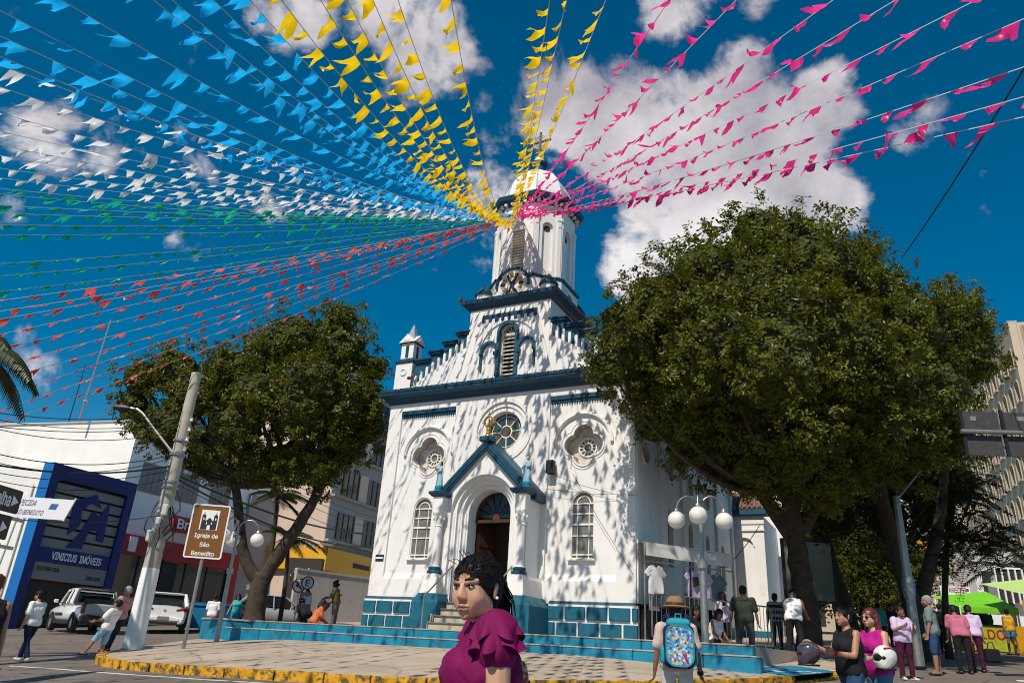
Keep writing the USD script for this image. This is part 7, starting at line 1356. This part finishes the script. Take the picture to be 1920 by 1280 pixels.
for k in range(6): a = k * math.pi / 3; obj('ray', MB().cyl((.14 * math.cos(a), .14 * math.sin(a) * .6, .40), (.24 * math.cos(a), .2 * math.sin(a), .46), .022, .008, 6), GOLD, t)
obj('cross_tip', MB().b2((-.015, -.015, .6), (.015, .015, .76)).b2((-.06, -.015, .67), (.06, .015, .70)), GOLD, t)
# ---------------------------------------------------------------- the T-shirt stall beside the church
S0 = np.array([3.62, 19.1, TZ]); st = thing('market_stall', 'T-shirt stall with a grey-white fabric awning on steel poles beside the church corner', 'stall', S0, D2(25.3)); AWN = mat('awning_fabric', (.62, .60, .57), .7, .1, 2.5, .01, 6, dark=(.4, .39, .38), ds=1.5); AWD = mat('awning_dark_end', (.09, .085, .085), .8, .15)
cor = np.array([(0, 0), (2.85, 0), (3.55, 1.3), (1.1, 2.15)]); tz_ = 2.33
def quadsheet(a, b, c, d, n=10, sag=.0, seed=1):
    s, q = np.meshgrid(np.linspace(0, 1, n), np.linspace(0, 1, n), indexing='ij'); a, b, c, d = map(lambda v: np.array(v, float), (a, b, c, d)); P = (1 - s)[..., None] * ((1 - q)[..., None] * a + q[..., None] * d) + s[..., None] * ((1 - q)[..., None] * b + q[..., None] * c); P[..., 2] -= sag * np.sin(np.pi * s) * np.sin(np.pi * q); nn = meshkit.fbm(P * 3, 3, seed) - .5; P += nn[..., None] * np.array([.03, .05, .03]); k = (np.arange(n - 1)[:, None] * n + np.arange(n - 1)).ravel(); return MB().add(P.reshape(-1, 3), np.stack([k, k + n, k + n + 1, k + 1], 1))
obj('awning_roof', quadsheet((*cor[0], tz_), (*cor[1], tz_ - .02), (*cor[2], tz_ + .15), (*cor[3], tz_ + .25), 12, .1), AWN, st, smooth=True)
obj('valance', quadsheet((*cor[0], tz_), (*cor[1], tz_ - .02), (*cor[1], tz_ - .36), (*cor[0], tz_ - .34), 14, 0, 3), AWN, st, smooth=True); obj('valance', quadsheet((*cor[1], tz_ - .02), (*cor[2], tz_ + .15), (*cor[2], tz_ - .2), (*cor[1], tz_ - .36), 8, 0, 4), AWD, st, smooth=True)
for i, (x, y) in enumerate(cor): obj('pole', MB().cyl((x, y, 0), (x, y, tz_), .022), STEEL, st)
obj('pole', MB().cyl((1.45, 0.05, 0), (1.45, .05, tz_), .02), IRON, st); obj('rail', MB().cyl((0, .02, 1.86), (2.85, .02, 1.86), .016), STEEL, st); obj('rail', MB().cyl((0, .02, tz_ - .05), (2.85, .02, tz_ - .05), .016), STEEL, st)
obj('counter', MB().b2((.5, .6, 0), (2.6, 1.0, .85)), BLKC, st); obj('counter_cloth', MB().b2((.45, .55, .85), (2.65, 1.05, .9)), BLKC, st)
def tshirt(label, x, z, c_, y=0.0, emb=None, sc=1.0):
    p = S0 + rotz(D2(25.3)) @ np.array([x, y, z]); t = thing('hanging_shirt', label, 'T-shirt', p, D2(25.3) + .1)
    po = Polygon([(-.10, 0), (-.20, -.03), (-.34, -.18), (-.27, -.25), (-.20, -.18), (-.20, -.66), (.20, -.66), (.20, -.18), (.27, -.25), (.34, -.18), (.20, -.03), (.10, 0), (.05, -.05), (-.05, -.05)]).buffer(.012); m = ext(po, -.02, .02).mesh().subdivide().subdivide(); v = np.array(m.vertices) * sc; v[:, 1] += (meshkit.fbm(v * np.array([9, 1, 2.5]) + x, 3, 4) - .5) * .12; obj('shirt', (v, m.faces), c_, t, smooth=40); obj('hanger', MB().tube([(-.16, 0, -.03), (0, 0, .05), (.16, 0, -.03)], .006, 5).tube([(0, 0, .05), (0, 0, .1), (.02, 0, .13)], .005, 5), IRON, t)
    if emb is not None: obj('print', ext(Polygon([(-.06, -.2), (.05, -.18), (.07, -.36), (-.05, -.40)]).buffer(.02), -.075, -.02), emb, t)
tshirt('white T-shirt hanging at the left end of the stall in the sun', .33, 1.76, WHT); tshirt('lilac-white T-shirt with a dark print hanging in the middle of the stall', 1.62, 1.79, LILAC, .1, WOOD); tshirt('plain lilac-white T-shirt hanging right of the printed one', 2.0, 1.76, LILAC, .22); tshirt('dark T-shirt hanging at the right end of the stall', 2.55, 1.76, GREYT, .3); tshirt('grey cloth hanging below the white T-shirt', .36, 1.22, M_('grey_shirt', (.22, .2, .24)), .12, None, .75)
# crowd barriers
for i, (x, y, rz_, lab) in enumerate(((.02, -.25, .0, 'steel crowd barrier under the white T-shirt, left one'), (2.15, -.15, .12, 'steel crowd barrier before the stall, middle one'), (4.25, .35, .25, 'steel crowd barrier at the right of the stall, right one'))):
    p = S0 + rotz(D2(25.3)) @ np.array([x, y, 0]); t = thing('crowd_barrier', lab, 'barrier', p, D2(25.3) + rz_, 'steel crowd barriers'); obj('frame', MB().tube([(0, 0, .12), (0, 0, 1.0), (.08, 0, 1.08), (1.92, 0, 1.08), (2, 0, 1.0), (2, 0, .12), (0, 0, .12)], .019, 8), STEEL, t, smooth=40)
    for k in range(13): obj('bar', MB().cyl((.14 + k * .143, 0, .12), (.14 + k * .143, 0, 1.08), .008, n=6), STEEL, t)
    for xx in (.3, 1.7): obj('foot', MB().box((xx, 0, .02), (.05, .5, .03)).cyl((xx, 0, .02), (xx, 0, .14), .015), STEEL, t)
# big display board behind the trunk
q = at(1463, 1008, 25.5); db = thing('display_board', 'big dark-framed poster board with a faded landscape behind the big trunk', 'board', (q[0], q[1], W(q[0], q[1])), D2(4)); bz = q[2] - W(q[0], q[1]); POST = usdkit.material(stage, '/World/Looks/poster_print', {'tc': ('texture_coordinate', {}), 'n': ('noise_texture', {'scale': 2.0, 'detail': 6.0}), 'sp': ('separate_xyz', {}), 'm': ('math', {'math_type': 'multiply_add', 'value2': .35, 'value3': -.75}), 'a': ('math', {'math_type': 'multiply_add', 'value2': .5}), 'r': ('rgb_ramp', {'ramp': [(.1, (.10, .09, .06)), (.4, (.16, .15, .09)), (.6, (.22, .22, .2)), (.8, (.34, .38, .42))]}), 'p': ('principled_bsdf', {'roughness': .4})}, [('tc.object', 'n.vector'), ('tc.object', 'sp.vector'), ('sp.z', 'm.value1'), ('n.fac', 'a.value1'), ('m.value', 'a.value3'), ('a.value', 'r.fac'), ('r.color', 'p.base_color')], surface='p.BSDF')
obj('panel', MB().b2((.05, -.02, bz - 1.95), (1.75, .02, bz - .05)), POST, db)
for lo, hi in (((0, -.05, bz - 2.0), (.08, .05, bz)), ((1.72, -.05, bz - 2.0), (1.8, .05, bz)), ((.08, -.05, bz - .07), (1.72, .05, bz)), ((.08, -.05, bz - 2.0), (1.72, .05, bz - 1.93))): obj('frame_bar', MB().b2(lo, hi), IRON, db)
obj('leg', MB().b2((.1, -.03, 0), (.16, .03, bz - 2.0)), IRON, db); obj('leg', MB().b2((1.64, -.03, 0), (1.7, .03, bz - 2.0)), IRON, db)
# food stalls on the right
q = at(1790, 1130, 31); zf = H(q[0], q[1]); fs = thing('food_stall', 'food stall with a bright green awning and a yellow counter banner reading ALDO Lanches', 'stall', (q[0], q[1], zf), D2(-6)); GRN = mat('awning_green', (.16, .50, .012), .6, .08, 2); BANY = mat('banner_yellow_green', (.33, .36, .03), .5, .25, 5)
az_ = at(1790, 1128, 31)[2] - zf + .05; wS = at(1890, 1130, 31)[0] - q[0]
obj('awning', quadsheet((0, -.4, az_ - .28), (wS, -.4, az_ - .2), (wS, 1.8, az_ + .6), (0, 1.8, az_ + .3), 8, .05), GRN, fs, smooth=True); obj('awning_valance', quadsheet((0, -.42, az_ - .26), (wS, -.42, az_ - .18), (wS, -.42, az_ - .42), (0, -.42, az_ - .46), 8, 0), GRN, fs, smooth=True)
for x in (0.02, wS - .02): obj('pole', MB().cyl((x, -.35, 0), (x, -.35, az_ - .2), .035), TXTW, fs); obj('pole', MB().cyl((x, 1.7, 0), (x, 1.7, az_ + .2), .03), TXTW, fs)
obj('counter', MB().b2((.1, .0, 0), (wS - .1, .7, 1.0)), DGREEN, fs); obj('counter_banner', MB().b2((.1, -.03, .08), (wS - .05, -.005, 1.0)), BANY, fs); obj('lettering', text3('ALDO', .34, (1.05, -.032, .52), (1, 0, 0), (0, 0, 1), .01, True), RED, fs); obj('lettering', text3('Lanches', .22, (2.2, -.032, .56), (1, 0, 0), (0, 0, 1), .008, False), TXTD, fs); obj('counter_top', MB().b2((.05, -.08, 1.0), (wS - .02, .75, 1.05)), TXTD, fs); obj('back_cloth', MB().b2((.1, 1.72, .5), (wS - .1, 1.75, az_)), WALLG, fs)
q = at(1905, 1128, 29); zf = H(q[0], q[1]); f2 = thing('food_stall', 'second food stall with a pale green awning cut off by the right edge', 'stall', (q[0], q[1], zf), D2(10)); obj('awning', quadsheet((0, -.4, 2.1), (2.5, -.4, 2.6), (2.5, 1.6, 3.0), (0, 1.6, 2.6), 8, .05), cloth((.42, .55, .18)), f2, smooth=True); obj('counter', MB().b2((.1, 0, 0), (2.4, .6, 1.0)), YELS, f2); obj('pole', MB().cyl((.05, -.35, 0), (.05, -.35, 2.2), .03), TXTW, f2); obj('yellow_sign', MB().b2((.1, -.2, 1.5), (2.0, -.15, 1.9)), YELS, f2)
q = at(1768, 1103, 34); b2_ = thing('cloth_banner', 'white cloth banner with red lettering APARECIDA over the stalls on the right', 'banner', q, D2(-4)); obj('cloth', MB().b2((-.1, -.01, -.5), (1.15, .01, .12)), BNM, b2_); obj('lettering', text3('APARECIDA', .2, (.5, -.012, -.13), (1, 0, 0), (0, 0, 1), .004, True, 1.0), RED, b2_); obj('emblem', MB().b2((.98, -.014, -.06), (1.09, -.011, .05)), VIO, b2_); obj('pole', MB().cyl((-.1, 0, -2.6), (-.1, 0, .15), .025).mesh(), TXTW, b2_)
q = at(1868, 1095, 35); wg = thing('steel_gate_frame', 'white steel frame with upright bars above the green awning', 'frame', q, D2(-4))
for k in range(5): obj('upright', MB().b2((k * .3, -.03, -.8), (k * .3 + .06, .03, .75)), TXTW, wg)
obj('crossbar', MB().b2((0, -.02, .70), (1.26, .02, .78)), TXTW, wg); obj('backing', MB().b2((0, .03, -.75), (1.26, .05, .7)), SHUT, wg)
